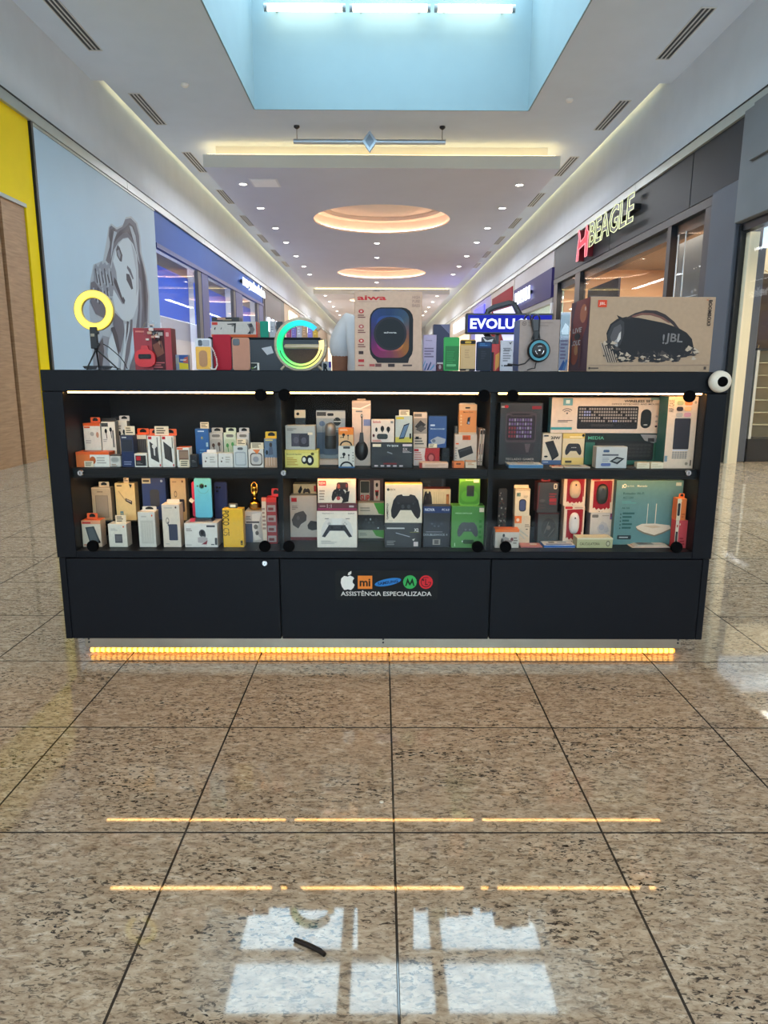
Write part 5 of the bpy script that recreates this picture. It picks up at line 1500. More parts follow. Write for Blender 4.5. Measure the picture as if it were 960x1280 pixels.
# ---------------- lower shelf, left bay
YB = 3.17
carton('case_box', 'beige case box with a grey window and a slotted tab at the back left', (115, 609.5, 139.5, 650), YB, .04, ZR, (186, 170, 140), (150, 136, 112), None,
       [r(.18, .08, .84, .76, (140, 126, 108)), r(.22, .1, .80, .74, (160, 146, 126)), ln(.3, .7, .84, .9, 1, (130, 116, 96)), r(.02, .96, .98, 1, (206, 190, 160))], tabs=[(121, 603, 134.5, 610, (214, 198, 166))])
carton('cable_box', 'cream box printed with a black cable plug and a price tag above', (144.5, 604, 169.5, 650), YB, .05, ZR, (214, 192, 134), (176, 156, 106), None,
       [ln(.1, .46, .9, .96, 1, (60, 56, 50)), p([(.72, .98), (.88, .96), (.8, .86)], BLK), p([(.5, .6), (.84, .52), (.82, .42), (.5, .52)][::-1], (40, 36, 36)), p([(.56, .57), (.8, .51), (.79, .48), (.55, .54)][::-1], (170, 160, 150)), p([(.16, .78), (.2, .8), (.5, .56), (.48, .53)][::-1], (170, 150, 110)), r(.2, .1, .36, .24, (60, 120, 140)), r(.22, .13, .34, .15, (214, 192, 134)), r(.22, .18, .34, .2, (214, 192, 134))],
       tags=[(152.5, 595, 159.5, 604)])
carton('case_box', 'wide dark blue case box behind the white charger boxes', (178, 597, 208, 650), YB + .02, .04, ZR, (30, 52, 104), (22, 40, 84), None,
       [rr(.32, .3, .72, .72, (66, 66, 70), .3), r(.02, .86, .38, .98, (196, 190, 160)), ln(.06, .34, .88, .96, 1, (60, 60, 60)), e(.84, .92, .05, .03, (170, 190, 210)), ln(.3, .7, .12, .2, 1, (110, 130, 170))])
carton('power_bank_box', 'beige box with a dark blue power bank, behind the tallest white box', (213.5, 597.5, 233, 648), YB, .045, ZR, (190, 166, 122), (150, 130, 96), (110, 96, 76),
       [rr(.3, .2, .88, .50, (52, 52, 62), .12), e(.32, .62, .1, .08, (120, 106, 84)), e(.32, .62, .06, .05, (190, 166, 122)), e(.8, .92, .05, .03, (90, 60, 40)), ln(.14, .6, .88, .94, 1, (150, 130, 100))])
carton('cable_box', 'white and orange box with a dark cable at the front left corner', (102.5, 650.5, 126.5, 685), YF, .06, ZB, (214, 196, 172), (180, 160, 140), ORG,
       [r(0, .86, 1, 1, (220, 150, 110)), r(.05, .88, .5, .94, RED), p([(.2, .74), (.66, .78), (.96, .16), (.4, .06)][::-1], (66, 70, 72)), p([(.3, .7), (.6, .72), (.84, .2), (.44, .14)][::-1], (84, 90, 92)), e(.9, .2, .05, .05, BLK), ln(.06, .3, .04, .12, 2, (190, 90, 60))], tabs=[(105, 643, 119, 651, ORG)])
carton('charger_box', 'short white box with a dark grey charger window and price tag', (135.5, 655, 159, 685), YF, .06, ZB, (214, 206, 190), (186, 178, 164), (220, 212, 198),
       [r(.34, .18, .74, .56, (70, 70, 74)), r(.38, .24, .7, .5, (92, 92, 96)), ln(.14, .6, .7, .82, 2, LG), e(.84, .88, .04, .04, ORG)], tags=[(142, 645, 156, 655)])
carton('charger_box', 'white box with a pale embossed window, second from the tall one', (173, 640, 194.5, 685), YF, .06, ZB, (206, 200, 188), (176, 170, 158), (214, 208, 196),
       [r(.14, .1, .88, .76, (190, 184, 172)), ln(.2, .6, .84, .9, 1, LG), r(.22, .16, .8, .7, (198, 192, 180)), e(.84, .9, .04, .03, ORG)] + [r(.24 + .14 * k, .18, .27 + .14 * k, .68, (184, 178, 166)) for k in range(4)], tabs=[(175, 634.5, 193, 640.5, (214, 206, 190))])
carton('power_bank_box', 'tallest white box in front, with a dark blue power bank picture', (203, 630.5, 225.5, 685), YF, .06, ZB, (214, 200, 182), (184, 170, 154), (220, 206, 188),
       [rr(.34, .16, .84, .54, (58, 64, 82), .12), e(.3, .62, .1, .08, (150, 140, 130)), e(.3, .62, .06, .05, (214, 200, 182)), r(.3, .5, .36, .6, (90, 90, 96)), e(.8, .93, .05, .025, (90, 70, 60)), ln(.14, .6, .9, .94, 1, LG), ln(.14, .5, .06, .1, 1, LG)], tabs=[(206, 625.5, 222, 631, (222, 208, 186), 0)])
cam_b = carton('camera_box', 'wide white box with a round indoor camera picture under the mint phone', (230.5, 654, 272, 685), YF, .10, ZB, (212, 206, 196), (170, 160, 146), (206, 200, 190),
               [e(.54, .58, .10, .16, (60, 60, 64)), e(.54, .6, .05, .09, (30, 30, 34)), p([(.4, .2), (.66, .16), (.7, .38), (.56, .46), (.4, .4)][::-1], (170, 160, 156)), p([(.5, .12), (.66, .12), (.7, .3), (.66, .26)][::-1], (130, 50, 60)), e(.62, .52, .03, .1, (60, 60, 66)), ln(.06, .3, .66, .8, 2, (130, 120, 110)), r(.68, .84, .94, .92, (70, 70, 76)), rr(.92, .1, .99, .4, DGR, .3), ln(.04, .3, .06, .14, 1, LG), r(.8, .1, .9, .14, DGR)])
# mint phone on a small stand on the camera box
def phone(nm, label, rect, Y, z0, col, dep=.009, lean=0.0, extra=None, cat='phone', rad=.010, rim=None, grp=None, roll=0.0):
    x0, y0, x1, y1 = rect
    A, B = on_y(x0, (y0 + y1) / 2, Y), on_y(x1, (y0 + y1) / 2, Y)
    zt = on_y((x0 + x1) / 2, y0, Y).z
    w, h = B.x - A.x, (zt - z0) / math.cos(lean)
    t_ = MB()
    m = col if not isinstance(col, tuple) else plastic(col, .5)
    rm = plastic(rim, .3) if rim else m
    o_ = rrect(-w / 2, w / 2, 0, h, rad, 5)
    i_ = rrect(-w / 2 + .0015, w / 2 - .0015, .0015, h - .0015, rad - .001, 5)
    n = len(o_)
    vs = [(a, 0.0, b) for a, b in i_] + [(a, .0015, b) for a, b in o_] + [(a, dep, b) for a, b in o_]
    t_.add(vs, [tuple(range(n))], m)
    t_.add(vs, [tuple(range(3 * n - 1, 2 * n - 1, -1))], rm)
    t_.add(vs, [((i + 1) % n, i, n + i, n + (i + 1) % n) for i in range(n)] + [(n + (i + 1) % n, n + i, 2 * n + i, 2 * n + (i + 1) % n) for i in range(n)], rm)
    o = t_.build(nm, None, ((A.x + B.x) / 2, Y, z0), (-lean, roll, 0))
    tag(o, label, cat, grp)
    if extra:
        extra(o, w, h)
    return o, w, h
def lens(mb, x, z, r_, h=.0012, c=(14, 14, 16)):
    mb.lathe([(r_, 0), (r_, -h), (r_ * .7, -h * .9), (.00001, -h * .8)], plastic(c, .15), (x, 0, z), 14, 'y')
st_top = cam_b.top + .0006
sq = on_y(254, 650, YF + .06)
pst = thing('phone_stand', 'dark and red folded stand carrying the mint phone', 'stand', (sq.x, YF + .035, st_top))
MB().prism([(-.05, 0), (.05, 0), (.04, .012), (-.04, .012)], 0, .05, plastic((36, 32, 36))).build('base', pst)
MB().prism([(-.052, .0), (-.03, .0), (-.026, .016), (-.048, .016)], -.012, .0, plastic((186, 40, 60))).build('red_flap', pst)
MB().box(-.02, .02, .034, .042, .012, .10, plastic((30, 30, 34))).build('upright', pst)
def mint(o, w, h):
    mb = MB()
    for x, c in ((-.004, (20, 22, 26)),):
        lens(mb, x, h * .80, .0125, .0012, (58, 132, 116))
        lens(mb, x, h * .80, .009, .0022)
    lens(mb, .014, h * .80, .005); lens(mb, -.023, h * .80, .004, .0008, (60, 80, 76))
    mb.build('cameras', o)
    a = MB()
    a.tube([(.002 + .026 * math.cos(math.radians(k)), -.0003, h * .775 + .030 * math.sin(math.radians(k))) for k in range(200, 341, 10)], .0006, plastic((40, 110, 96)), 5)
    a.build('ring_line', o)
phone('smartphone', 'mint green smartphone with a round camera set standing on the camera box', (243, 597.5, 264.5, 640), YF + .055, st_top + .0125, (88, 172, 200), extra=mint)
rp_, _, _ = phone('smartphone', 'pink red phone edge showing behind the mint phone', (240, 602, 258, 643), YF + .078, st_top + .0125, (206, 52, 78))
tm_ = MB().box(-.012, .008, 0, .001, -.008, .010, card(TAGW)); tm_.xform(Matrix.Rotation(.7, 4, 'Y')); tm_.build('price_tag', rp_, (-.034, -.003, .074))
def navyp(o, w, h):
    mb = MB()
    lens(mb, -w * .26, h * .86, .005); lens(mb, -w * .05, h * .86, .005); lens(mb, -w * .26, h * .76, .005)
    mb.build('cameras', o)
phone('smartphone', 'dark navy blue smartphone in the shade right of the mint phone', (268, 602.5, 284, 640), YB, ZR + .0006, (30, 40, 84), extra=navyp)
pc = carton('phone_box', 'bright yellow phone box with large black lettering', (278.5, 636, 304.5, 686), YF, .045, ZB, (222, 172, 26), (196, 148, 20), (232, 186, 60),
            [t('POCO', .16, .76, .17, (40, 36, 20), 'c', -90, .015, .38), t('C75', .16, .40, .15, (40, 36, 20), 'c', -90, 0, .2), rr(.84, .06, .95, .18, (70, 60, 30), .2), r(.865, .09, .925, .1, (222, 172, 26))])
tv = thing('gadget', 'small square white face gadget standing on the yellow phone box', 'gadget', (pc.x, YF + .012, pc.top + .0006))
MB().bbox(-.02, .02, 0, .014, 0, .021, plastic((70, 66, 60)), .003).build('case', tv)
MB().box(-.012, .012, -.0008, 0, .004, .016, card((230, 222, 196))).build('face', tv)
# gold bottle on white packs
wp = carton('camera_box', 'white and grey photo printed box under the golden figurine', (306.5, 639, 329, 685), YM, .10, ZB, (190, 184, 176), (130, 126, 122), (206, 196, 180),
            [r(0, 0, .42, .6, (64, 74, 96)), p([(.4, .9), (.96, .98), (.7, .5), (.6, .3), (.9, .1), (.5, .06), (.4, .4)][::-1], (220, 214, 204)), e(.6, .5, .12, .08, (110, 106, 100)), e(.66, .3, .1, .07, (100, 96, 92)), r(.06, .62, .8, .68, (80, 76, 74)), ln(.06, .4, .72, .86, 3, (110, 104, 100))])
GOLD = mat((214, 160, 62), .18, 1.0, .06, 30, 0, 'gold_metal')
gq = on_y(317.5, 630, YM + .02)
gh = on_y(317, 603.5, YM + .02).z - wp.top
gb = thing('figurine', 'shiny golden figurine bottle on the white photo box', 'figurine', (gq.x, YM + .045, wp.top + .0006))
k_ = gh / .13
MB().lathe([(.0, 0), (.024, 0), (.028, .006), (.030, .018), (.028, .03), (.018, .042), (.008, .05), (.006, .056)], GOLD, n=18).xform(Matrix.Diagonal((k_, k_ * .8, k_, 1))).build('bowl', gb)
MB().lathe([(.006, .055), (.014, .066), (.012, .078), (.007, .088), (.010, .094), (.014, .104), (.008, .112), (.00001, .114)], GOLD, n=14).xform(Matrix.Diagonal((k_, k_, k_, 1))).build('figure', gb)
mb = MB()
for s_ in (-1, 1):
    mb.tube([(s_ * .008 * k_, -.002, .07 * k_), (s_ * .014 * k_, -.004, .092 * k_), (s_ * .012 * k_, -.004, .118 * k_), (s_ * .002 * k_, 0, .13 * k_)], [.0045 * k_, .004 * k_, .004 * k_, .002 * k_], GOLD, 8)
mb.build('arms', gb)
MB().box(-.014 * k_, .014 * k_, -.026 * k_, -.0245 * k_, .008 * k_, .028 * k_, mat((120, 84, 30), .4, .6, .1, 60, 0, 'dark_gold')).build('badge', gb)
rs_ = carton('cable_pack', 'narrow red and silver strip pack in the corner of the left bay', (333, 622, 346.5, 685), YM - .03, .06, ZB, (150, 40, 44), (110, 30, 34), RED,
             [r(0, .9, 1, 1, (206, 50, 44))] + [r(.1, .04 + .22 * k, .9, .18 + .22 * k, (164, 150, 146)) for k in range(4)] + [r(.2, .07 + .22 * k, .7, .13 + .22 * k, (120, 60, 60)) for k in range(4)], tabs=[(338, 612, 349, 622.5, (214, 44, 40))], cat='pack')
carton('cable_pack', 'slanted cream and red card pack beside the photo box', (327.5, 622, 333.5, 685), YM - .035, .02, ZB, (206, 188, 166), RED, RED, [r(0, .92, 1, 1, (216, 120, 90)), ln(.1, .9, .3, .8, 6, (150, 120, 110))], cat='pack')

# ---------------- lower shelf, middle bay
carton('earbud_box', 'large grey white box with two dark earpieces at the left of the middle bay', (362.5, 619.5, 396.5, 680), YM + .045, .06, ZB, (196, 184, 170), (160, 150, 138), None,
       [r(.06, .86, .26, .95, RED), p([(.1, .34), (.06, .46), (.18, .6), (.36, .64), (.5, .66), (.62, .56), (.6, .44), (.4, .36), (.3, .26)][::-1], (84, 78, 76)), p([(.64, .34), (.76, .44), (1, .42), (1, .24), (.8, .22), (.66, .26)][::-1], (62, 58, 58)), e(.3, .5, .06, .05, (104, 98, 96)), ln(.08, .3, .68, .78, 3, (140, 126, 116)), r(0, 0, 1, .07, (110, 40, 44))])
carton('game_controller_box', 'cream box with small dark gamepads behind the grey earpiece box', (367, 605, 396, 680), YM + .12, .06, ZB, (206, 186, 140), None, None,
       [p([(.2, .86), (.34, .98), (.4, .9), (.28, .8)][::-1], BLK), pad(.42, .80, .74, .92, (60, 46, 40)), r(.9, .86, 1, .97, RED)])
psb = carton('game_controller_box', 'white box with a white and black gamepad at the front of the middle bay', (396, 638.5, 446.5, 685), YF, .075, ZB, (222, 212, 196), (170, 160, 148), (120, 40, 60),
             [pad(.10, .28, .90, .80, (208, 202, 194), (170, 166, 160)), p([(.30, .62), (.70, .62), (.88, .30), (.80, .28), (.68, .46), (.32, .46), (.20, .28), (.12, .30)][::-1], (52, 52, 58)), p([(.36, .80), (.64, .80), (.60, .62), (.40, .62)][::-1], (216, 212, 206)), e(.38, .55, .03, .035, (26, 26, 30)), e(.62, .55, .03, .035, (26, 26, 30)), r(.20, .78, .3, .80, (110, 106, 104)), r(.72, .78, .82, .80, (110, 106, 104)), t('PlayStation.5', .28, .93, .04, (60, 56, 56), 'c', 0, 0, .28), t('SONY', .86, .93, .04, (50, 46, 46), 'c', 0, .01, .16), ln(.1, .5, .1, .2, 3, LG)])
a = carton('game_box', 'dark red flat box between two gamepad boxes', (396.5, 629, 446.5, 637.8), YF + .002, .075, psb.top, (80, 26, 36), None, (90, 30, 40), [t('1:1', .3, .6, .5, (190, 170, 170)), r(0, .1, 1, .3, (150, 50, 90)), ln(.06, .26, .4, .8, 1, (150, 120, 120)), r(.8, .45, .92, .7, (170, 160, 160))])
carton('game_controller_box', 'white box with salmon top and several black gamepads, topmost of its stack', (397, 598.5, 445, 628.5), YF + .004, .07, a.top, (214, 204, 186), (170, 60, 56), (222, 120, 110),
       [r(.02, .72, .22, .92, RED), t('REDR', .12, .82, .1, (240, 220, 210), 'c', 0, .01, .16), pad(.36, .08, .74, .58, (32, 32, 36), (70, 66, 66)), pad(.48, .46, .80, .86, (40, 36, 38), (90, 60, 60)), p([(.62, .0), (.8, .06), (.84, .5), (.74, .46)][::-1], (26, 26, 30)), rr(.5, .56, .8, .86, (52, 40, 40), .3), e(.55, .7, .04, .1, (140, 70, 60)), e(.76, .72, .03, .08, (130, 60, 56)), e(.54, .2, .05, .08, (170, 70, 70)), ln(.04, .24, .1, .56, 4, (150, 136, 124)), ln(.7, .96, .88, .96, 1, LG)])
gz = riser('dark smoked riser at the back centre of the lower shelf', 449, 566, .585, 3.3)
carton('game_box', 'black and red handheld game box with bold red lettering at the back', (447.5, 596, 479.5, 650), 3.305, .05, gz, (60, 20, 24), (50, 20, 22), None,
       [rr(.08, .46, .46, .92, (200, 190, 176), .1), rr(.1, .64, .44, .90, (60, 66, 62), .1), t('SUP', .27, .52, .15, (210, 30, 30), 'c', 0, .03, .36), r(.62, .42, .86, .92, (216, 206, 196)), e(.74, .82, .05, .05, BLK), p([(.66, .7), (.82, .7), (.74, .48)][::-1], (200, 40, 40)), e(.74, .62, .06, .06, (30, 26, 26)), ln(.3, .9, .34, .4, 1, (190, 120, 100)), r(0, .18, 1, .3, (160, 60, 36))], tags=[(474.5, 593, 481, 596.5)])
xg = carton('game_controller_box', 'green white box with a dark gamepad half hidden, upper of two', (447.5, 628, 480, 662), YM + .02, .06, None, (196, 190, 170), (120, 150, 100), None,
            [p([(.6, 1), (1, 1), (1, .56), (.8, .6)][::-1], (70, 150, 60)), r(0, 0, 1, .56, (46, 48, 48)), pad(.1, -.1 + .12, .9, .54, (34, 36, 38), (70, 74, 76)), ln(.08, .5, .68, .86, 2, (140, 140, 126)), e(.48, .4, .03, .04, (180, 186, 186)), e(.78, .08, .03, .03, (190, 200, 200))])
carton('game_controller_box', 'green white box at floor level below the half hidden gamepad box', (447.5, 662.6, 480, 684), YM + .02, .06, ZB, (176, 176, 150), None, None, [p([(.55, 1), (1, 1), (1, .3), (.7, .5)][::-1], (80, 150, 66)), r(0, 0, 1, .3, (46, 52, 46)), ln(.06, .5, .5, .8, 2, (130, 134, 120))])
# seat the upper one exactly on the lower
xg.o.location.z = [o for o in COL.objects if o.get('label', '').startswith('green white box at floor')][0].location.z + (on_y(463, 662.6, YM + .02).z - (ZB + .0006)) + .0008
bx2 = carton('media_player_box', 'black box with white lettering under the white gamepad box', (480.5, 653.8, 527.5, 686), YF, .07, ZB, (30, 30, 34), None, (40, 40, 44),
             [t('X2', .85, .72, .13, (220, 214, 206), 'c', 0, .02, .12), r(.68, .62, .92, .64, (120, 120, 60)), ln(.06, .6, .74, .84, 1, (180, 176, 170)), p([(.3, .62), (.68, .46), (.68, .43), (.3, .59)][::-1], (150, 150, 156)), r(.78, .06, .9, .24, (196, 180, 176)), p([(.74, .34), (.82, .38), (.78, .28)][::-1], (200, 190, 180)), ln(.06, .3, .1, .3, 3, (120, 116, 112))])
carton('game_controller_box', 'white box with a large black gamepad on the black box', (481, 605, 528, 653.5), YF, .06, bx2.top, (214, 202, 180), (190, 160, 110), (226, 190, 120),
       [pad(.16, .10, .96, .74, (36, 36, 40), (66, 66, 72)), e(.5, .68, .03, .03, (210, 206, 200)), rr(.30, .52, .82, .7, (44, 44, 48), .4), t('XBOX', .2, .86, .05, (60, 60, 60), 'c', 0, .01, .16), e(.085, .86, .035, .035, (60, 66, 62)), t('GAMEPAD', .065, .3, .05, (60, 50, 44), 'c', 90, .02, .42), ln(.1, .3, .04, .07, 1, LG)])
nv = carton('game_controller_box', 'dark blue black box with a dim gamepad behind glass lettering', (528.5, 633, 563, 686), YF + .012, .06, ZB, (24, 26, 34), (20, 22, 28), (40, 50, 70),
            [r(0, .84, 1, 1, (36, 54, 96)), t('NOVA', .24, .92, .07, (200, 206, 220), 'c', 0, .02, .36), t('PC 6.0', .82, .92, .05, (220, 220, 226), 'c', 0, .01, .26), pad(.14, .38, .86, .66, (44, 46, 54), (70, 72, 82)), t('DOUBLESHOCK 4', .46, .31, .055, (170, 170, 176), 'c', 0, 0, .88), ln(.1, .9, .36, .40, 1, (110, 110, 116)), r(.36, .06, .64, .2, (150, 140, 130)), r(.42, .08, .58, .18, (90, 84, 80))])
carton('game_controller_box', 'cream box with a dark gamepad figure and thin lines, behind the dark blue box', (528.5, 611, 563.3, 650), YM + .03, .06, ZB, (222, 206, 160), (150, 90, 60), (160, 60, 50),
       [pad(.0, .5, .34, .96, (40, 34, 36), (80, 70, 70)), rr(.04, .45, .32, .8, (46, 38, 40), .4), r(.84, .66, .94, .9, (170, 90, 40)), r(.86, .7, .92, .86, (196, 130, 70))] + [r(.4 + .08 * k, .5, .41 + .08 * k, .94, (190, 170, 130)) for k in range(5)])
carton('game_box', 'black box with faint grey figures standing farthest back in the middle bay', (525, 592.5, 557, 645), 3.355, .04, gz, (30, 30, 34), None, None, [r(.1, .8, .4, .86, (70, 70, 76)), p([(.3, .78), (.42, .74), (.4, .5), (.28, .5)][::-1], (80, 80, 86)), p([(.6, .74), (.68, .72), (.66, .56), (.6, .56)][::-1], (64, 64, 70)), p([(.84, .9), (.92, .88), (.9, .5), (.84, .5)][::-1], (80, 80, 86))])
gx = carton('game_controller_box', 'bright green box with a dark grey gamepad at the right of the middle bay', (564, 632.5, 605.3, 686), YF, .07, ZB, (66, 126, 50), (50, 100, 40), (84, 150, 60),
            [pad(.18, .26, .82, .62, (62, 66, 66), (92, 96, 96)), rr(.28, .46, .72, .61, (66, 70, 70), .4), t('WIRELESS CONTROLLER', .36, .83, .028, (190, 220, 180), 'c', 0, .005, .52), r(.84, .86, .98, .96, TAGW), rr(.36, .10, .7, .2, (40, 70, 40), .4), ln(.84, .94, .2, .7, 4, (44, 116, 40)), e(.34, .16, .02, .02, (200, 210, 190)), r(.1, .04, .12, .12, (190, 220, 170))])
gb_ = on_y(574.5, 594, YF + .01); gb2 = on_y(600, 612, YF + .01)
w_ = (gb2.x - gb_.x)
gtop = gb_.z - gx.top
o = MB().prism(rrect(-w_ / 2, w_ / 2, 0, gtop, .012), 0, .03, card((96, 160, 40)), card((60, 120, 30))).build('battery_pack', None, ((gb_.x + gb2.x) / 2, YF + .01, gx.top + .0006))
tag(o, 'rounded green pack with a black battery on top of the green gamepad box', 'pack')
d_ = decals(MB(), [rr(.02, .04, .98, .8, (70, 130, 36), .2), rr(.1, .12, .9, .5, (84, 150, 44), .5), rr(.36, .3, .72, .66, (50, 60, 46), .1), r(.38, .34, .7, .62, (40, 46, 40)), rr(.32, .9, .66, .95, BLK, .4), t('Battery', .5, .83, .05, (220, 230, 200), 'c', 0, 0, .4), r(.68, .76, .94, .86, (222, 216, 190))], w_, gtop)
d_.build('printed_front', o)

# ---------------- lower shelf, right bay
def graf(o, w, h):
    mb, g_ = MB(), random.Random(5)
    for k in range(46):
        x, z = (g_.random() - .5) * w * .8, .02 * h + g_.random() * h * .92
        s_ = .003 + g_.random() * .004
        mb.flat([(x + s_ * a, -.0003 - .00002 * k, min(max(z + s_ * b * 1.3, .002), h - .002)) for a, b in ((-.5, -.6), (.6, -.4), (.4, .7), (-.7, .4))], ink(g_.choice(((150, 140, 130), (40, 36, 38), (110, 70, 64), (190, 180, 166), (90, 96, 80)))))
    mb.build('printed_pattern', o)
phone('remote_control', 'slim graffiti patterned case standing in the dark corner of the right bay', (623, 611, 633.5, 655), YM + .1, ZB + .0006, (70, 66, 64), .012, 0, graf, 'case', .008)
carton('cable_box', 'low white box with an orange top at the front corner of the right bay', (618.5, 661.5, 649, 686), YF, .05, ZB, (196, 182, 166), (176, 160, 146), (224, 110, 46),
       [r(0, .84, 1, 1, (224, 110, 46)), e(.36, .66, .05, .1, (70, 66, 66)), p([(.24, .5), (.4, .62), (.6, .5), (.5, .3), (.3, .3)][::-1], (150, 140, 132)), e(.3, .38, .06, .12, (90, 84, 80)), e(.7, .46, .06, .1, (110, 60, 60)), r(.4, .3, .7, .42, (130, 110, 104)), ln(.76, .96, .2, .6, 3, (130, 116, 106))])
a = carton('charger_box', 'white box with a big orange corner below the watch box', (642.5, 645, 662.5, 685), YM - .02, .05, ZB, (206, 182, 150), (186, 160, 130), (214, 190, 160),
           [r(0, .74, .44, 1, (216, 110, 50)), e(.2, .86, .1, .06, (236, 200, 170)), p([(.1, .56), (.14, .6), (.9, .3), (.88, .24)][::-1], (180, 170, 150)), p([(.1, .46), (.14, .5), (.7, .2), (.66, .16)][::-1], (186, 176, 156)), ln(.66, .96, .6, .72, 2, (140, 120, 100)), ln(.72, .96, .5, .56, 1, (70, 60, 50))])
carton('watch_box', 'white box with a dark rounded smart band on top of the orange corner box', (643.5, 611, 662.5, 645), YM - .02, .045, a.top, (216, 196, 160), None, (220, 196, 156),
       [rr(.28, .16, .76, .62, (50, 46, 50), .4), rr(.34, .2, .7, .58, (66, 76, 110), .35), r(.1, .72, .36, .86, (110, 130, 110)), r(.14, .75, .22, .83, (60, 80, 70)), ln(.56, .96, .66, .76, 2, (170, 150, 120)), r(0, .93, 1, 1, (196, 172, 136))], tabs=[(644, 607, 662, 611.5, (226, 200, 160), 0)])
a = carton('mouse_box', 'dark box with a faint circuit drawing below the dark mouse box', (671.5, 641, 698, 685), YM + .01, .07, ZB, (40, 40, 36), (60, 26, 28), None,
           [e(.52, .5, .40, .38, (58, 56, 50)), e(.52, .5, .34, .32, (42, 42, 38)), p([(.3, .3), (.5, .7), (.54, .7), (.36, .3)][::-1], (80, 76, 70)), p([(.5, .2), (.8, .5), (.82, .46), (.54, .18)][::-1], (76, 72, 66)), e(.52, .5, .1, .08, (90, 80, 74)), r(0, .96, 1, 1, (70, 24, 26))])
carton('mouse_box', 'dark box with red bars and red handle, upper of the dark pair', (671.5, 603, 698, 641), YM + .01, .07, a.top, (42, 40, 38), (86, 26, 30), (90, 30, 34),
       [r(.58, .36, .92, .48, (150, 40, 42)), r(.58, .26, .92, .34, (120, 36, 38)), rr(.76, .78, .92, .96, (206, 196, 170), .3), r(.80, .82, .88, .92, (90, 80, 70)), p([(.04, .1), (.1, .9), (.06, .9), (0, .1)], (110, 34, 38)), ln(.56, .92, .5, .66, 2, (130, 50, 50)), e(.24, .4, .14, .05, (80, 76, 74)), ln(.1, .5, .12, .3, 2, (70, 60, 58))], tabs=[(679, 599, 690, 603.5, (150, 40, 44))])
def mousebox(label, rect, z0, mc, Y=YM + .005, jag=True):
    edge = [(.14, .90), (.86, .92), (.88, .14), (.8, .10), (.74, .15), (.66, .08), (.6, .13), (.5, .07), (.4, .13), (.3, .08), (.22, .15), (.14, .12)]
    c = carton('mouse_box', label, rect, Y, .06, z0, (216, 192, 164), (176, 150, 130), (222, 196, 166),
               [p(edge[::-1], (150, 20, 32)), p([(.86, .92), (.92, .9), (.92, .3), (.88, .3)][::-1], (150, 20, 32)), rr(.04, .92, .40, .985, (190, 34, 40), .3), r(.5, .94, .9, .97, (170, 140, 120)), ln(.4, .6, .02, .06, 1, (110, 90, 80)), p([(.42, .06), (.5, .1), (.58, .06), (.5, .02)], (214, 200, 180))])
    mb = MB()
    w, h = c.w, c.h
    prof = []
    rx, rz, cx_, cz_ = w * .25, h * .29, .0, h * .54
    rings = [(1.0, 0.0), (.97, -.006), (.8, -.011), (.45, -.0145)]
    vs = []
    n = 20
    for f, y in rings:
        for k in range(n):
            an = 2 * PI * k / n
            sx = abs(math.cos(an)) ** .8 * math.copysign(1, math.cos(an)); sz_ = abs(math.sin(an)) ** .8 * math.copysign(1, math.sin(an))
            vs.append((cx_ + rx * f * sx, y - .0036, cz_ + rz * f * sz_))
    mb.add(vs, [(i * n + j, i * n + (j + 1) % n, (i + 1) * n + (j + 1) % n, (i + 1) * n + j) for i in range(3) for j in range(n)], plastic(mc, .3), True)
    mb.add(vs[-n:], [tuple(range(n))], plastic(mc, .3), True)
    o = mb.build('mouse', c.o)
    w2 = MB().lathe([(.004, -.003), (.004, .003)], BLACK, (0, 0, 0), 12, 'x').build('scroll_wheel', o, (0, -.017, cz_ + rz * .52))
    return c
a = mousebox('cream box with a white mouse on ragged red, lower of the left pair', (704, 632.5, 730, 685), ZB, (206, 196, 188))
mousebox('cream box with a beige mouse on ragged red, upper of the left pair', (704.5, 593.5, 732.5, 632.5), a.top, (196, 168, 136))
a = carton('router_box', 'white box with faint blue drawings below the black mouse box', (737, 641, 766, 685), YM + .005, .07, ZB, (186, 176, 164), (130, 130, 140), None,
           [rr(.06, .84, .34, .94, (110, 104, 100), .3), p([(.3, .5), (.5, .72), (.7, .66), (.86, .4), (.6, .3), (.4, .34)][::-1], (170, 164, 160)), e(.5, .52, .12, .1, (150, 150, 156)), r(.84, .78, .98, .98, (110, 60, 90)), r(.86, .8, .96, .86, (90, 90, 140)), ln(.5, .8, .88, .94, 1, (150, 140, 130)), e(.7, .44, .1, .1, (160, 156, 156))])
mousebox('cream box with a black mouse on ragged red beside the green router box', (737.5, 597, 767, 641), a.top, (42, 44, 42))
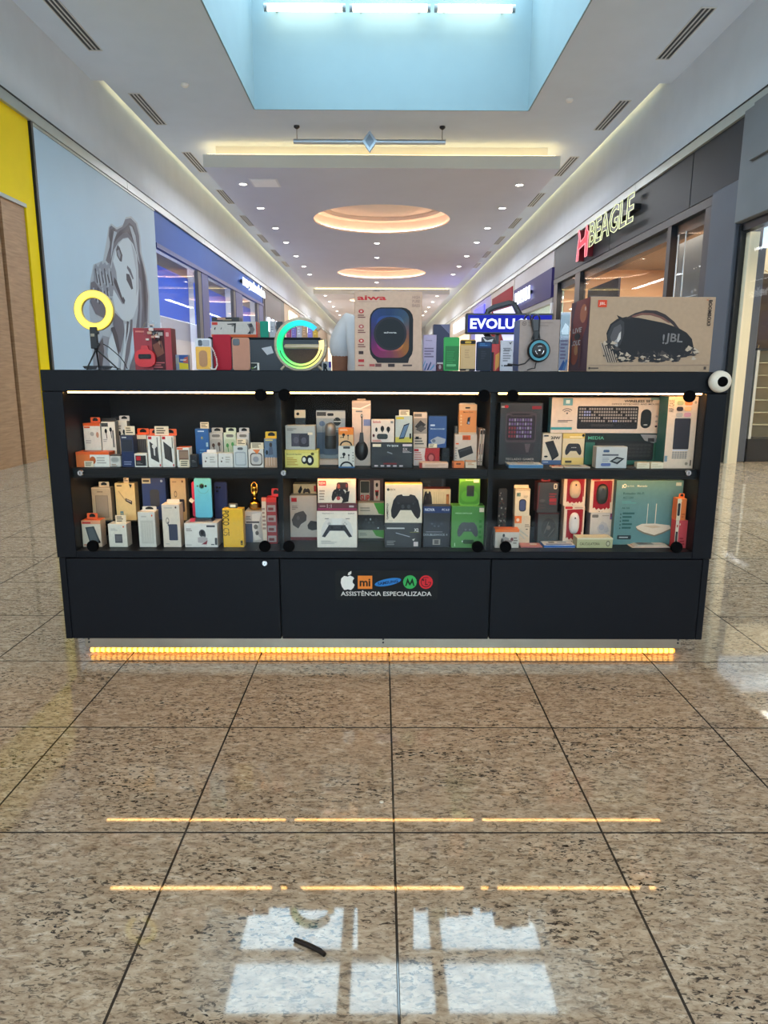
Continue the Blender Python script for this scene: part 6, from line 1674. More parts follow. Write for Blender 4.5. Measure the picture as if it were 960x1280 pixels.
rt = carton('router_box', 'large teal green box with a white two antenna wireless router', (768, 600.5, 851.5, 685), 3.10, .08, ZB, (82, 122, 122), (54, 92, 92), (96, 136, 130),
            [e(.125, .915, .026, .032, (200, 206, 190)), e(.125, .915, .013, .016, (66, 128, 122)), r(.085, .88, .10, .93, (200, 206, 190)), t('tp-link', .21, .91, .032, (196, 204, 184), 'c', 0, 0, .11), t('Mercado', .385, .915, .032, (196, 204, 184), 'c', 0, .012, .15), t('Roteador Wi-Fi', .265, .80, .036, (34, 66, 66), 'c', 0, .01, .31), t('AC1200', .185, .735, .034, (34, 66, 66), 'c', 0, 0, .155), ln(.1, .32, .64, .69, 2, (90, 146, 140)), t('A6 5G', .16, .575, .03, (40, 74, 72), 'c', 0, .015, .115), ln(.12, .3, .24, .52, 5, (44, 86, 84)), rr(.06, .085, .27, .15, (36, 50, 54), .2), ln(.09, .25, .1, .135, 1, (160, 166, 166)), r(.885, .92, .965, .97, (180, 186, 170)),
             r(.487, .33, .496, .645, (206, 196, 176)), r(.61, .33, .622, .645, (206, 196, 176)), p([(.33, .285), (.42, .33), (.62, .335), (.84, .31), (.86, .26), (.74, .20), (.62, .155), (.46, .20), (.36, .25)][::-1], (206, 190, 168)), p([(.33, .285), (.36, .25), (.46, .20), (.62, .155), (.74, .20), (.86, .26), (.86, .24), (.74, .175), (.62, .13), (.45, .175), (.35, .235)], (120, 110, 92)), p([(.44, .30), (.62, .31), (.72, .28), (.58, .26)][::-1], (188, 166, 140))] + [e(.09, .26 + .055 * k, .01, .012, (40, 76, 74)) for k in range(5)])
a = carton('cable_box', 'red and white box at the right end of the lower shelf', (843.5, 650.5, 858.8, 686), YF + .002, .05, ZB, (196, 60, 66), (170, 40, 50), (206, 90, 80), [r(0, 0, .26, 1, (210, 190, 166)), r(.04, .1, .22, .6, (50, 44, 46)), e(.13, .8, .06, .05, (180, 60, 50)), ln(.4, .9, .1, .4, 3, (150, 40, 46)), e(.34, .86, .05, .04, (230, 180, 160))])
carton('cable_box', 'orange and white box with a hang tab on the red box', (846, 623.5, 858.0, 650.5), YF + .002, .05, a.top, (222, 112, 44), (196, 96, 40), (230, 130, 60), [r(0, 0, .42, 1, (216, 196, 166)), rr(.06, .2, .34, .8, (44, 44, 46), .5), e(.4, .9, .06, .05, (236, 196, 150)), ln(.52, .92, .1, .34, 2, (190, 90, 40))], tabs=[(852, 618, 858.5, 624, (230, 110, 40))])
# flat packs lying at the front of the right bay
lying('screen_protector_pack', 'pinkish flat pouch lying beside the low orange topped box', (651, 678), YF + .004, .07, (176, 104, 100), [r(.1, .1, .9, .9, (190, 120, 114)), rr(.5, .4, .85, .8, (206, 196, 180), .3)], ZB + .0006, .006)
lying('screen_protector_pack', 'white topped flat pack with a blue edge in front of the mouse boxes', (680, 719), YF + .004, .075, (206, 204, 200), [r(.06, .06, .94, .3, (40, 90, 150)), r(.2, .5, .4, .8, (60, 60, 66)), r(.5, .5, .8, .8, (140, 150, 160))], ZB + .0006, .013, 0, 'pack', None, (36, 84, 150))
carton('cable_box', 'low pale green box with dark lettering lying at the front', (721, 672.5, 766, 685.5), YF, .07, ZB, (176, 170, 126), (150, 146, 104), (206, 200, 168), [t('CALCULATORA', .36, .42, .26, (70, 66, 50), 'c', 0, .01, .56), e(.87, .45, .06, .3, (120, 116, 90)), e(.87, .45, .035, .18, (190, 184, 150)), r(0, .86, 1, 1, (206, 200, 168))])
for k in range(3):
    lying('leaflet', ['lowest of three thin printed leaflets in front of the teal router box', 'middle one of three thin printed leaflets before the router box', 'topmost of three thin printed leaflets before the router box'][k], (790 + 3 * k, 838 - 2 * k), YF + .006 + .004 * k, .085, [(190, 170, 156), (200, 186, 170), (176, 176, 168)][k], [r(.06, .1, .6, .9, [(150, 60, 60), (150, 110, 90), (120, 130, 130)][k]), r(.64, .2, .94, .8, (210, 204, 194)), ln(.1, .5, .2, .7, 4, (80, 70, 70))], ZB + .0006 + .0036 * k, .003, (.03, -.04, .05)[k], 'leaflet', 'leaflets before the router box')

# ================================================================== ON THE COUNTER TOP
ZT = CT + .0006
YT = 3.06
# ring light on its little tripod
rc = on_y(117, 388, YT + .05)
ro, ri = 24.2 * 3.05 * .98 / 866, 15.6 * 3.05 * .98 / 866
rl = thing('ring_light', 'glowing yellow ring light on a small black tripod at the left of the counter', 'lamp', (rc.x, YT + .05, ZT))
cz = rc.z - ZT
mb = MB()
n = 40
rm_, rt_ = (ro + ri) / 2, (ro - ri) / 2
vs, fs = [], []
prof = [(ri, .0), (ri + .003, -.006), (ro - .003, -.006), (ro, 0)]
for k in range(n):
    an = 2 * PI * k / n
    for rr_, y in prof:
        vs.append((rr_ * math.cos(an), y, cz + rr_ * math.sin(an)))
fs = [(k * 4 + j, k * 4 + j + 1, ((k + 1) % n) * 4 + j + 1, ((k + 1) % n) * 4 + j) for k in range(n) for j in range(3)]
mb.add(vs, fs, glow((255, 232, 96), .85))
mb.build('light_ring', rl)
mb = MB()
prof = [(ri - .002, -.001), (ri - .002, .016), (ro + .002, .016), (ro + .002, -.001)]
vs = [(rr_ * math.cos(2 * PI * k / n), y, cz + rr_ * math.sin(2 * PI * k / n)) for k in range(n) for rr_, y in prof]
mb.add(vs, [(k * 4 + j, k * 4 + (j + 1) % 4, ((k + 1) % n) * 4 + (j + 1) % 4, ((k + 1) % n) * 4 + j) for k in range(n) for j in range(3)], plastic((190, 180, 120), .4))
mb.build('housing', rl)
hx = on_y(118, 424, YT + .05)
hz0, hz1 = on_y(118, 436, YT + .05).z - ZT, on_y(118, 409, YT + .05).z - ZT
hc = MB().bbox(-.016, .014, -.022, -.008, hz0, hz1, BLACK, .002)
hc.bbox(.012, .022, -.026, -.010, hz0 + .012, hz0 + .024, BLACK, .001).bbox(.012, .022, -.026, -.010, hz1 - .03, hz1 - .018, BLACK, .001).box(-.012, .004, -.0225, -.0218, hz1 - .04, hz1 - .028, card((150, 140, 120)))
hc.build('phone_clip', rl)
MB().tube([(0, -.0, hz0 + .008), (0, -.004, hz0 - .006)], .009, BLACK, 10).build('ball_joint', rl)
for (px, yy) in ((109, -.03), (147, -.02), (124, .06)):
    f = on_y(px, 462, YT + .05 + yy)
    MB().tube([(0, -.003, hz0 - .002), (f.x - rc.x, yy, .006)], [.004, .0032], BLACK, 8).tube([(f.x - rc.x, yy, .006), (f.x - rc.x, yy, 0)], .0042, BLACK, 8).build('leg', rl)
cpts = [(128, 430), (135, 434), (142, 440), (149, 446), (154, 453), (158, 461)]
mb = MB()
mb.tube([(on_y(px, py, YT + .05).x - rc.x, .012, max(on_y(px, py, YT + .05).z - ZT, .003)) for px, py in cpts], .0022, BLACK, 6)
mb.build('cable', rl)
fd = thing('sunglasses', 'black folded sunglasses lying behind the ring light tripod', 'sunglasses', (on_y(122, 460, YT + .2).x, YT + .2, ZT))
for s_ in (-1, 1):
    MB().prism([(a, b + .0095) for a, b in ell(s_ * .034, 0, .030, .009, 16)], 0, .006, plastic((30, 30, 34), .2)).build('lens', fd)
MB().tube([(-.066, .003, .014), (-.06, .12, .004)], .003, BLACK, 6).tube([(.066, .003, .014), (.06, .12, .004)], .003, BLACK, 6).tube([(-.066, .003, .014), (0, .003, .015), (.066, .003, .014)], .003, BLACK, 6).build('frame', fd)
# red boxed toy set
rb = carton('toy_box', 'red toy box with a red pouch, black goggles and a dome of parts', (167.5, 410, 215, 463), YT, .07, CT, (150, 30, 42), (120, 24, 34), (160, 40, 48),
            [r(.48, .0, .82, .95, (70, 28, 32)), ln(.06, .36, .88, .95, 1, (206, 120, 110)), r(.82, 0, 1, 1, (170, 64, 72)), rr(.86, .8, .94, .9, (206, 150, 150), .2), r(.66, .82, .78, .9, (170, 160, 150)), ln(.5, .8, .04, .2, 3, (180, 90, 90)), p([(.5, .6), (.74, .7), (.8, .4), (.6, .3)][::-1], (120, 70, 56))] + [p([(.5 + .05 * k, .9 - .08 * k), (.6 + .03 * k, .94 - .07 * k), (.66 + .02 * k, .8 - .08 * k)][::-1], c) for k, c in enumerate(((40, 30, 34), (190, 150, 120), (60, 40, 40), (150, 110, 90), (40, 36, 40), (176, 140, 116)))])
mb = MB()
pts = rrect(-.075, .012, .012, .085, .03, 6)
mb.prism(pts, -.018, -.003, plastic((206, 24, 30), .35))
o = mb.build('pouch', rb.o)
MB().prism(rrect(-.058, -.004, .046, .066, .006, 4), -.021, -.018, plastic((24, 22, 24), .15)).build('goggles', o)
MB().prism([(-.05, .085), (-.014, .085), (-.02, .102), (-.044, .102)], -.014, -.005, plastic((190, 30, 34), .35)).build('pouch_loop', rb.o)
mb = MB()
g_ = random.Random(11)
nr, nt_ = 5, 10
vs = []
for i in range(nr):
    a_ = (PI / 2) * i / nr
    for j in range(nt_):
        b_ = PI * j / (nt_ - 1)
        vs.append((-.002 + .045 * math.cos(b_) * math.cos(a_), -.004 - .03 * math.sin(a_) * .9 - .001, rb.h - .03 + .06 * math.sin(b_) * math.cos(a_)))
mb.add(vs, [(i * nt_ + j, i * nt_ + j + 1, (i + 1) * nt_ + j + 1, (i + 1) * nt_ + j) for i in range(nr - 1) for j in range(nt_ - 1)], CLEAR, True)
mb.build('clear_dome', rb.o)
for k in range(9):
    s_ = .006 + .006 * g_.random()
    x, z = -.035 + .07 * g_.random(), rb.h - .05 + .065 * g_.random()
    MB().bbox(x - s_, x + s_, -.014, -.004, z - s_ * .6, z + s_ * .6, plastic(g_.choice(((60, 44, 44), (196, 150, 126), (150, 40, 44), (226, 206, 196))))).build('toy_piece', rb.o)
carton('card_box', 'small clear box with a blue and yellow printed card left of the glitter case', (219, 443.5, 235.5, 463), YT + .05, .03, CT, (150, 160, 180), None, None,
       [r(.3, .05, 1, .98, (60, 90, 150)), p([(.3, .05), (1, .05), (1, .42), (.3, .5)][::-1], (222, 196, 40)), p([(.6, .5), (1, .44), (1, .9), (.7, .8)][::-1], (186, 90, 70)), ln(.4, .9, .6, .72, 2, (220, 220, 220)), r(0, .4, .3, .8, (176, 176, 166))])
# phone cases
GLIT = mat((206, 150, 52), .35, .35, .55, 900, 0, 'glitter')
def glitter(o, w, h):
    MB().prism(rrect(-w / 2 + .003, w / 2 - .003, .003, h * .74, .006, 4), -.0012, 0, GLIT).build('glitter_panel', o)
    MB().prism(rrect(-w * .27, w * .24, h * .1, h * .62, .015, 5), -.0016, -.0012, mat((166, 116, 74), .4, .2, .5, 700, 0, 'glitter_dark')).build('glitter_inset', o)
    MB().prism(rrect(-w * .28, -w * .04, h * .76, h * .95, .005, 4), -.003, 0, plastic((28, 30, 44), .2)).build('camera_cutout', o)
    MB().prism(rrect(-w * .02, w * .40, h * .76, h * .95, .005, 4), -.002, 0, plastic((150, 152, 160), .25)).build('camera_plate', o)
    mb = MB()
    cp = [(.5, .74), (.66, .60), (.80, .36), (.84, .16), (.72, .03), (.52, .01), (.40, .10)]
    for i in range(len(cp) - 1):
        for k in range(4):
            f = k / 4
            x, z = cp[i][0] * (1 - f) + cp[i + 1][0] * f, cp[i][1] * (1 - f) + cp[i + 1][1] * f
            mb.lathe([(.00001, -.0034), (.0028, -.0022), (.0034, 0), (.0028, .0022), (.00001, .0034)], plastic((228, 214, 206), .25), (x * w, -.006 + .001 * (k % 2), max(z * h, .0036)), 8)
    mb.build('bead_strap', o)
phone('phone_case', 'yellow glitter phone case with a clear top and white bead strap', (244, 423, 264.5, 464), YT, ZT, (214, 216, 222), .011, 0, glitter, 'phone case', .009)
phone('phone_case', 'plain glossy red phone case, tallest of the three cases', (266.5, 418, 289, 464), YT + .03, ZT, (166, 12, 38), .011, 0, None, 'phone case', .011)
def pink(o, w, h):
    MB().prism(rrect(-w / 2 + .004, -w * .5 + w * .44, h * .76, h * .965, .007, 4), -.0022, 0, plastic((44, 40, 46), .2)).build('camera_cutout', o)
phone('phone_case', 'pinkish beige phone case with a square camera window', (290.5, 422, 312, 464), YT + .02, ZT, (186, 132, 108), .011, 0, pink, 'phone case', .010, (206, 150, 120))
carton('card_holder', 'tiny black and white card sign right of the beige phone case', (313.5, 453.5, 324, 464), YT + .01, .012, CT, (220, 216, 206), None, None, [r(0, .04, .8, .94, (30, 36, 32)), p([(.3, .3), (.6, .6), (.7, .5), (.5, .3)][::-1], (190, 200, 190)), r(.1, .2, .3, .4, (110, 140, 60))], cat='sign')

# G shaped lamp with a rainbow light band
gc_ = on_y(376, 431, YT + .03)
R_ = 33 * 3.09 * .98 / 866
gl = thing('desk_lamp', 'round open wooden desk lamp with a rainbow light band and charging shelf', 'lamp', (gc_.x, YT + .03, ZT))
gz_ = gc_.z - ZT
BEECH = wood_mat('beech_wood', (168, 148, 122), (196, 178, 150), 6)
A0, A1 = 38, 372                                   # from the upper right end round the left side to the tray
seg = 48
mb = MB()
prof = [(1.0, -.004), (1.0, .03), (.80, .03), (.80, -.004), (.83, -.010), (.97, -.010)]
vs = []
for k in range(seg + 1):
    an = math.radians(A0 + (A1 - A0) * k / seg)
    for f, y in prof:
        vs.append((R_ * f * math.cos(an), y, gz_ + R_ * f * math.sin(an)))
m_ = len(prof)
mb.add(vs, [(k * m_ + j, k * m_ + (j + 1) % m_, (k + 1) * m_ + (j + 1) % m_, (k + 1) * m_ + j) for k in range(seg) for j in range(m_)], BEECH)
mb.add(vs[:m_], [tuple(range(m_))], BEECH); mb.add(vs[-m_:], [tuple(range(m_ - 1, -1, -1))], BEECH)
mb.build('shell', gl)
stops = [(38, (60, 170, 236)), (75, (30, 200, 220)), (110, (30, 222, 190)), (160, (16, 226, 130)), (205, (60, 230, 120)), (250, (150, 236, 110)), (290, (214, 236, 110)), (330, (250, 226, 130)), (372, (255, 222, 150))]
def grad(a):
    for (a0, c0), (a1, c1) in zip(stops, stops[1:]):
        if a <= a1:
            f = (a - a0) / (a1 - a0)
            return tuple(int((c0[i] * (1 - f) + c1[i] * f) / 3) * 3 for i in range(3))
    return stops[-1][1]
mb = MB()
for k in range(seg):
    a_, b_ = (math.radians(A0 + (A1 - A0) * (k + q_) / seg) for q_ in (0, 1))
    if k == 0:
        a_ += .12
    f0, f1 = .70, .89
    mb.add([(R_ * f * math.cos(t_), -.0145, gz_ + R_ * f * math.sin(t_)) for t_ in (a_, b_) for f in (f0, f1)], [(0, 1, 3, 2)], glow(grad(A0 + (A1 - A0) * (k + .5) / seg), .8))
    mb.add([(R_ * f1 * math.cos(t_), y, gz_ + R_ * f1 * math.sin(t_)) for t_ in (a_, b_) for y in (-.0145, -.009)], [(0, 1, 3, 2)], BEECH)
    mb.add([(R_ * f0 * math.cos(t_), y, gz_ + R_ * f0 * math.sin(t_)) for t_ in (a_, b_) for y in (-.0145, .02)], [(0, 2, 3, 1)], glow(grad(A0 + (A1 - A0) * (k + .5) / seg), .5))
mb.build('light_band', gl)
MB().tube([(R_ * .80 * math.cos(math.radians(k)), -.0155, gz_ + R_ * .80 * math.sin(math.radians(k))) for k in range(195, 350, 8)], .0022, BLACK, 6).build('groove', gl)
MB().bbox(-R_ * .62, R_ * 1.0, -.012, .035, gz_ - R_ * .14, gz_ + R_ * .02, BEECH, .006).build('charging_shelf', gl)
mb = MB()
pts = [(R_ * .68 * math.cos(math.radians(k)), gz_ + R_ * .68 * math.sin(math.radians(k))) for k in range(194, 347, 8)]
mb.prism(pts, .004, .024, mat((74, 56, 46), .6, 0, .3, 300, 0, 'speaker_cloth'))
mb.build('speaker_grille', gl)
for s_ in (-1, 1):
    MB().tube([(s_ * R_ * .56, .012, gz_ - R_ * .72), (s_ * R_ * .78, .012, .0035)], [.007, .0055], BEECH, 8).build('foot', gl)

# boxed speaker
ab = carton('speaker_box', 'tall beige box with a square glowing speaker picture and red lettering', (443, 364, 527.5, 465), YT, .14, CT, (198, 162, 136), (170, 140, 130), (196, 166, 152),
            [t('aiwa', .255, .918, .058, (190, 40, 44), 'c', 0, .03, .43), ln(.06, .48, .865, .875, 1, (176, 140, 128)), rr(.225, .12, .87, .80, (22, 22, 28), .26), p([(.30, .16), (.82, .17), (.80, .10), (.34, .10)][::-1], (30, 26, 30))])
w, h = ab.w, ab.h
# speaker picture: a printed colour wheel under a dark disc
mb = MB()
pts = rrect(-w / 2 + .245 * w, -w / 2 + .81 * w, .165 * h, .785 * h, .16 * w, 6)
cxw, czw = -w / 2 + .53 * w, .47 * h
cols = {0: (150, 96, 90), 45: (70, 96, 120), 90: (40, 72, 120), 135: (48, 70, 140), 180: (84, 52, 110), 225: (150, 40, 110), 270: (150, 66, 96), 315: (190, 120, 50), 360: (150, 96, 90)}
def wheel(a):
    a %= 360
    k = int(a // 45) * 45
    f = (a - k) / 45
    return tuple(int(cols[k][i] * (1 - f) + cols[k + 45][i] * f) for i in range(3))
dense = []
for i in range(len(pts)):
    a_, b_ = pts[i], pts[(i + 1) % len(pts)]
    m_ = max(1, int(math.hypot(b_[0] - a_[0], b_[1] - a_[1]) / .006))
    dense += [(a_[0] + (b_[0] - a_[0]) * k / m_, a_[1] + (b_[1] - a_[1]) * k / m_) for k in range(m_)]
y = -.0022
for i in range(len(dense)):
    a_, b_ = dense[i], dense[(i + 1) % len(dense)]
    an = math.degrees(math.atan2(a_[1] - czw, a_[0] - cxw))
    c_ = wheel(an)
    mid = [(cxw + (q[0] - cxw) * .72, czw + (q[1] - czw) * .72) for q in (a_, b_)]
    mb.flat([(a_[0], y, a_[1]), (b_[0], y, b_[1]), (mid[1][0], y, mid[1][1]), (mid[0][0], y, mid[0][1])], ink(tuple(int(v * .8) // 4 * 4 for v in c_)))
    mb.flat([(mid[0][0], y, mid[0][1]), (mid[1][0], y, mid[1][1]), (cxw, y, czw)], ink(tuple(v // 4 * 4 for v in c_)))
mb.flat([(a_, y - .0004, b_) for a_, b_ in ell(cxw, czw, .245 * w, .245 * w, 28)], ink((40, 38, 46)))
mb.flat([(a_, y - .0008, b_) for a_, b_ in ell(cxw, czw, .215 * w, .215 * w, 28)], ink((24, 28, 34)))
put_text(mb, 'aiwa', Matrix.Translation((cxw, y - .0012, czw + .005)) @ FRONT, .022 * h, ink((190, 190, 190)), 'c', .03, .19 * w)
for k, (v, c_) in enumerate(((.75, (190, 50, 50)), (.56, (176, 90, 86)), (.38, (186, 56, 56)))):
    mb.flat([(a_, y, b_) for a_, b_ in ell(-w / 2 + .1 * w, v * h, .04 * w, .026 * h, 12)], ink(c_))
    mb.flat([(a_, y - .0003, b_) for a_, b_ in ell(-w / 2 + .1 * w, v * h, .018 * w, .013 * h, 10)], ink((216, 186, 172)))
    for j in range(2):
        zz = (v - .055 - .025 * j) * h
        mb.flat([(-w / 2 + .05 * w, y, zz), (-w / 2 + (.14 + .02 * j) * w, y, zz), (-w / 2 + (.14 + .02 * j) * w, y, zz + .012 * h), (-w / 2 + .05 * w, y, zz + .012 * h)], ink((120, 70, 66)))
for (u0, v0, u1, v1, c_) in ((.06, .21, .13, .25, (60, 40, 40)), (.055, .11, .14, .145, (180, 40, 44)), (.05, .06, .14, .075, (180, 70, 66)), (.22, .055, .30, .085, (180, 80, 76)), (.31, .05, .4, .09, (110, 70, 66)), (.5, .05, .6, .09, (60, 46, 46)), (.72, .06, .86, .08, (90, 70, 66))):
    mb.flat([(-w / 2 + u0 * w, y, v0 * h), (-w / 2 + u1 * w, y, v0 * h), (-w / 2 + u1 * w, y, v1 * h), (-w / 2 + u0 * w, y, v1 * h)], ink(c_))
for i in range(3):
    for s_, v in (('HIGH', .925), ('PURE', .88), ('BASS', .835)):
        pass
for s_, v in (('HIGH', .925), ('PURE', .875), ('BASS', .825)):
    put_text(mb, s_, Matrix.Translation((w / 2 - .09 * w, y, v * h)) @ FRONT, .034 * h, ink((150, 116, 108)), 'c', .0, .11 * w)
mb.build('speaker_picture', ab.o)

# phones and cards right of it
carton('phone_box', 'lavender card box with blue leaf print right of the tall speaker box', (528.5, 418.5, 545.5, 465), YT + .06, .02, CT, (186, 166, 196), None, None,
       [t('Galaxy', .44, .84, .032, (70, 60, 80), 'c', 0, .01, .5), ln(.1, .9, .36, .66, 4, (130, 112, 140)), p([(.1, .02), (.3, .22), (.36, .2), (.2, .02)][::-1], (60, 90, 140)), p([(.3, .02), (.6, .26), (.64, .22), (.42, .02)][::-1], (50, 70, 110)), p([(.5, .02), (.86, .2), (.86, .12), (.6, .02)][::-1], (110, 150, 190)), p([(0, .14), (.18, .3), (.2, .26), (0, .06)][::-1], (110, 150, 180))])
def greenx(o, w, h):
    decals(MB(), [r(.1, .04, .98, .74, (44, 116, 62)), ln(.2, .8, .1, .6, 8, (56, 140, 76)), r(.2, .14, .8, .2, (110, 180, 120))], w, h, -.0004).build('label_print', o)
phone('phone_case', 'bright green case box leftmost of three upright cases', (554.5, 421.5, 574, 465), YT, ZT, (62, 160, 84), .014, 0, greenx, 'phone case', .006)
def goldx(o, w, h):
    decals(MB(), [rr(.02, .86, .98, .97, (32, 26, 22), .3), rr(.3, .88, .7, .95, (200, 160, 60), .4), r(.04, .07, .96, .82, (206, 170, 122)), rr(.0, .0, 1, .07, (40, 34, 30), .3), rr(.4, .015, .6, .05, (190, 176, 150), .3), ln(.3, .7, .4, .7, 4, (190, 154, 110))], w, h, -.0004).build('label_print', o)
phone('smartphone', 'gold framed dummy smartphone in the middle of three upright cases', (575, 424.5, 594.5, 465), YT, ZT, (206, 156, 66), .012, 0, goldx, 'phone', .007)
def navx(o, w, h):
    decals(MB(), [r(.06, .02, .94, .78, (30, 34, 44)), rr(.1, .84, .9, .96, (30, 70, 120), .3), ln(.2, .8, .84, .95, 2, (70, 120, 170)), ln(.3, .7, .4, .7, 4, (44, 48, 60))], w, h, -.0004).build('label_print', o)
phone('phone_case', 'dark navy case box right of the gold framed phone', (595.5, 427, 614.5, 465), YT, ZT, (24, 44, 80), .014, 0, navx, 'phone case', .006)
carton('phone_box', 'red and orange box edge showing behind the navy case', (614, 430, 624.5, 465), YT + .05, .05, CT, (196, 36, 34), None, None, [p([(.5, 0), (1, .2), (1, .7), (.5, .6)][::-1], (232, 160, 80)), r(0, 0, .3, .7, (50, 24, 28))])
carton('phone_box', 'white card box with thin dark lettering left of the headset box', (625.2, 425.5, 641.5, 465), YT + .03, .025, CT, (188, 186, 194), None, None, [ln(.2, .9, .3, .78, 6, (130, 128, 136)), p([(.6, .96), (.74, .92), (.9, .97), (.76, .86)][::-1], (60, 60, 66)), r(.3, .16, .98, .2, (26, 26, 30)), e(.16, .18, .05, .02, (40, 40, 44)), t('Redmi', .6, .69, .045, (70, 70, 76), 'c', 0, .01, .6)])
# printer-size box with the headset hanging on it
hb = carton('computer_box', 'beige box with a blue side carrying a hanging black headset', (648.5, 399.5, 699, 465), YT + .03, .13, CT, (156, 136, 126), (80, 110, 176), (150, 132, 124),
            [e(.11, .925, .055, .043, (84, 70, 66)), e(.11, .925, .044, .034, (156, 136, 126)), t('hp', .11, .925, .04, (84, 70, 66), 'c', 0, .02, .05), ln(.2, .9, .86, .97, 2, (146, 128, 120))])
hx_ = on_y(674, 438.5, YT)
hs = thing('headset', 'black headset with a glowing teal ring hanging over the beige box', 'headset', (hx_.x, YT + .028, hb.top + .0012))
cz_ = hx_.z - hb.top
HB = plastic((26, 24, 26), .45)
HB2 = plastic((48, 42, 44), .4)
r_c = 14.3 * 3.05 * .98 / 866
ec = MB().lathe([(.00001, -.036), (r_c * .52, -.036), (r_c * .62, -.033), (r_c * .66, -.030)], HB, (0, 0, cz_), 24, 'y').lathe([(r_c * .88, -.030), (r_c * .98, -.024), (r_c, -.012), (r_c * .9, -.001)], HB, (0, 0, cz_), 24, 'y')
ec.build('earcup', hs)
eo = MB().lathe([(r_c * .70, -.0306), (r_c * .87, -.0302)], glow((70, 130, 145), .22), (0, 0, cz_), 28, 'y').build('light_ring', hs)
em = MB()
for k in range(3):
    a_ = math.radians(90 + 120 * k)
    em.tube([(r_c * .36 * math.cos(a_ + q_), -.0368, cz_ + r_c * .36 * math.sin(a_ + q_)) for q_ in (-.5, -.25, 0, .25, .5)], .0022, CHROME, 6)
em.lathe([(.006, -.0355), (.004, -.038), (.00001, -.038)], CHROME, (0, 0, cz_), 10, 'y')
em.build('emblem', hs)
# headband over the box top: two rails down the front and the back
mb = MB()
xl = on_y(668, 400, YT).x - hx_.x
mb.tube([(xl - .004, -.016, cz_ + r_c * .9), (xl + .004, -.016, cz_ + r_c + .025), (xl - .004, -.012, -.03), (xl - .012, -.010, .004), (xl - .010, .02, .02), (xl - .008, .07, .024), (xl - .010, .12, .02), (xl - .010, .150, -.01), (xl, .150, cz_)], .0035, HB, 8)
mb.tube([(xl + .03, -.016, cz_ + r_c * .9), (xl + .024, -.016, cz_ + r_c + .025), (xl + .026, -.012, -.03), (xl + .026, -.010, .004), (xl + .026, .02, .02), (xl + .026, .07, .024), (xl + .026, .12, .02), (xl + .026, .150, -.01), (xl + .02, .150, cz_)], .0035, HB, 8)
mb.build('headband_rail', hs)
mb = MB()
mb.add([(xl - .006, -.013, -.002), (xl + .022, -.013, -.002), (xl + .022, -.014, cz_ + r_c + .03), (xl + .004, -.014, cz_ + r_c + .03), (xl - .006, -.009, -.002), (xl + .022, -.009, -.002), (xl + .022, -.009, cz_ + r_c + .03), (xl + .004, -.009, cz_ + r_c + .03)], [(3, 2, 1, 0), (4, 5, 6, 7), (0, 1, 5, 4), (1, 2, 6, 5), (2, 3, 7, 6), (3, 0, 4, 7)], HB2)
mb.build('headband', hs)
MB().bbox(xl + .002, xl + .024, -.020, -.006, cz_ + r_c * .8, cz_ + r_c + .034, HB, .003).build('slider', hs)
MB().lathe([(r_c * .9, .143), (r_c, .15), (r_c, .17), (r_c * .7, .178), (.00001, .178)], HB, (0, 0, cz_), 20, 'y').build('earcup', hs)
MB().tube([(-r_c * .7, -.022, cz_ - r_c * .62), (-.06, -.03, cz_ - .055), (-.09, -.034, cz_ - .062), (-.135, -.034, cz_ - .058)], [.0035, .003, .003, .004], HB, 8).build('microphone_arm', hs)
MB().tube([(-.01, -.02, cz_ - r_c), (-.014, -.022, cz_ - .075), (-.03, -.03, -hb.h + .01), (-.05, -.034, -hb.h + .004)], .0022, HB, 6).build('cable', hs)
# leaflet holder
ah = thing('leaflet_holder', 'clear upright holder with a printed flyer between the two big boxes', 'holder', (on_y(705.5, 430, YT + .1).x, YT + .1, ZT))
w_, h_ = on_y(711.5, 430, YT + .1).x - on_y(699.5, 430, YT + .1).x, on_y(705, 390, YT + .1).z - ZT
MB().box(-w_ / 2, w_ / 2, 0, .003, 0, h_, CLEAR).box(-w_ / 2, w_ / 2, 0, .04, 0, .003, CLEAR).build('stand', ah)
mb = MB().box(-w_ / 2 + .001, w_ / 2 - .001, .0032, .004, .003, h_ - .002, card((150, 146, 164)))
decals(mb, [r(0, .62, 1, .98, (120, 136, 150)), p([(.1, .7), (.5, .84), (.9, .78), (.9, .64), (.2, .64)][::-1], (226, 232, 236)), ln(.1, .9, .2, .56, 6, (110, 96, 126)), p([(.0, .02), (.5, .2), (.7, .14), (.4, .02)][::-1], (40, 80, 140)), p([(.4, .02), (.8, .22), (.96, .18), (.7, .02)][::-1], (70, 110, 160))], w_ - .002, h_ - .006, .0031)
mb.build('flyer', ah)

# big portable speaker box
jb = carton('speaker_box', 'big pale box with a black barrel speaker picture at the right of the counter', (735.5, 371, 891, 465), YT, .30, CT, (172, 141, 110), (110, 62, 66), (182, 154, 126), [])
w, h = jb.w, jb.h
def JU(px): return (px - 735.5) / 155.5
def JV(py): return (465 - py) / 94.0
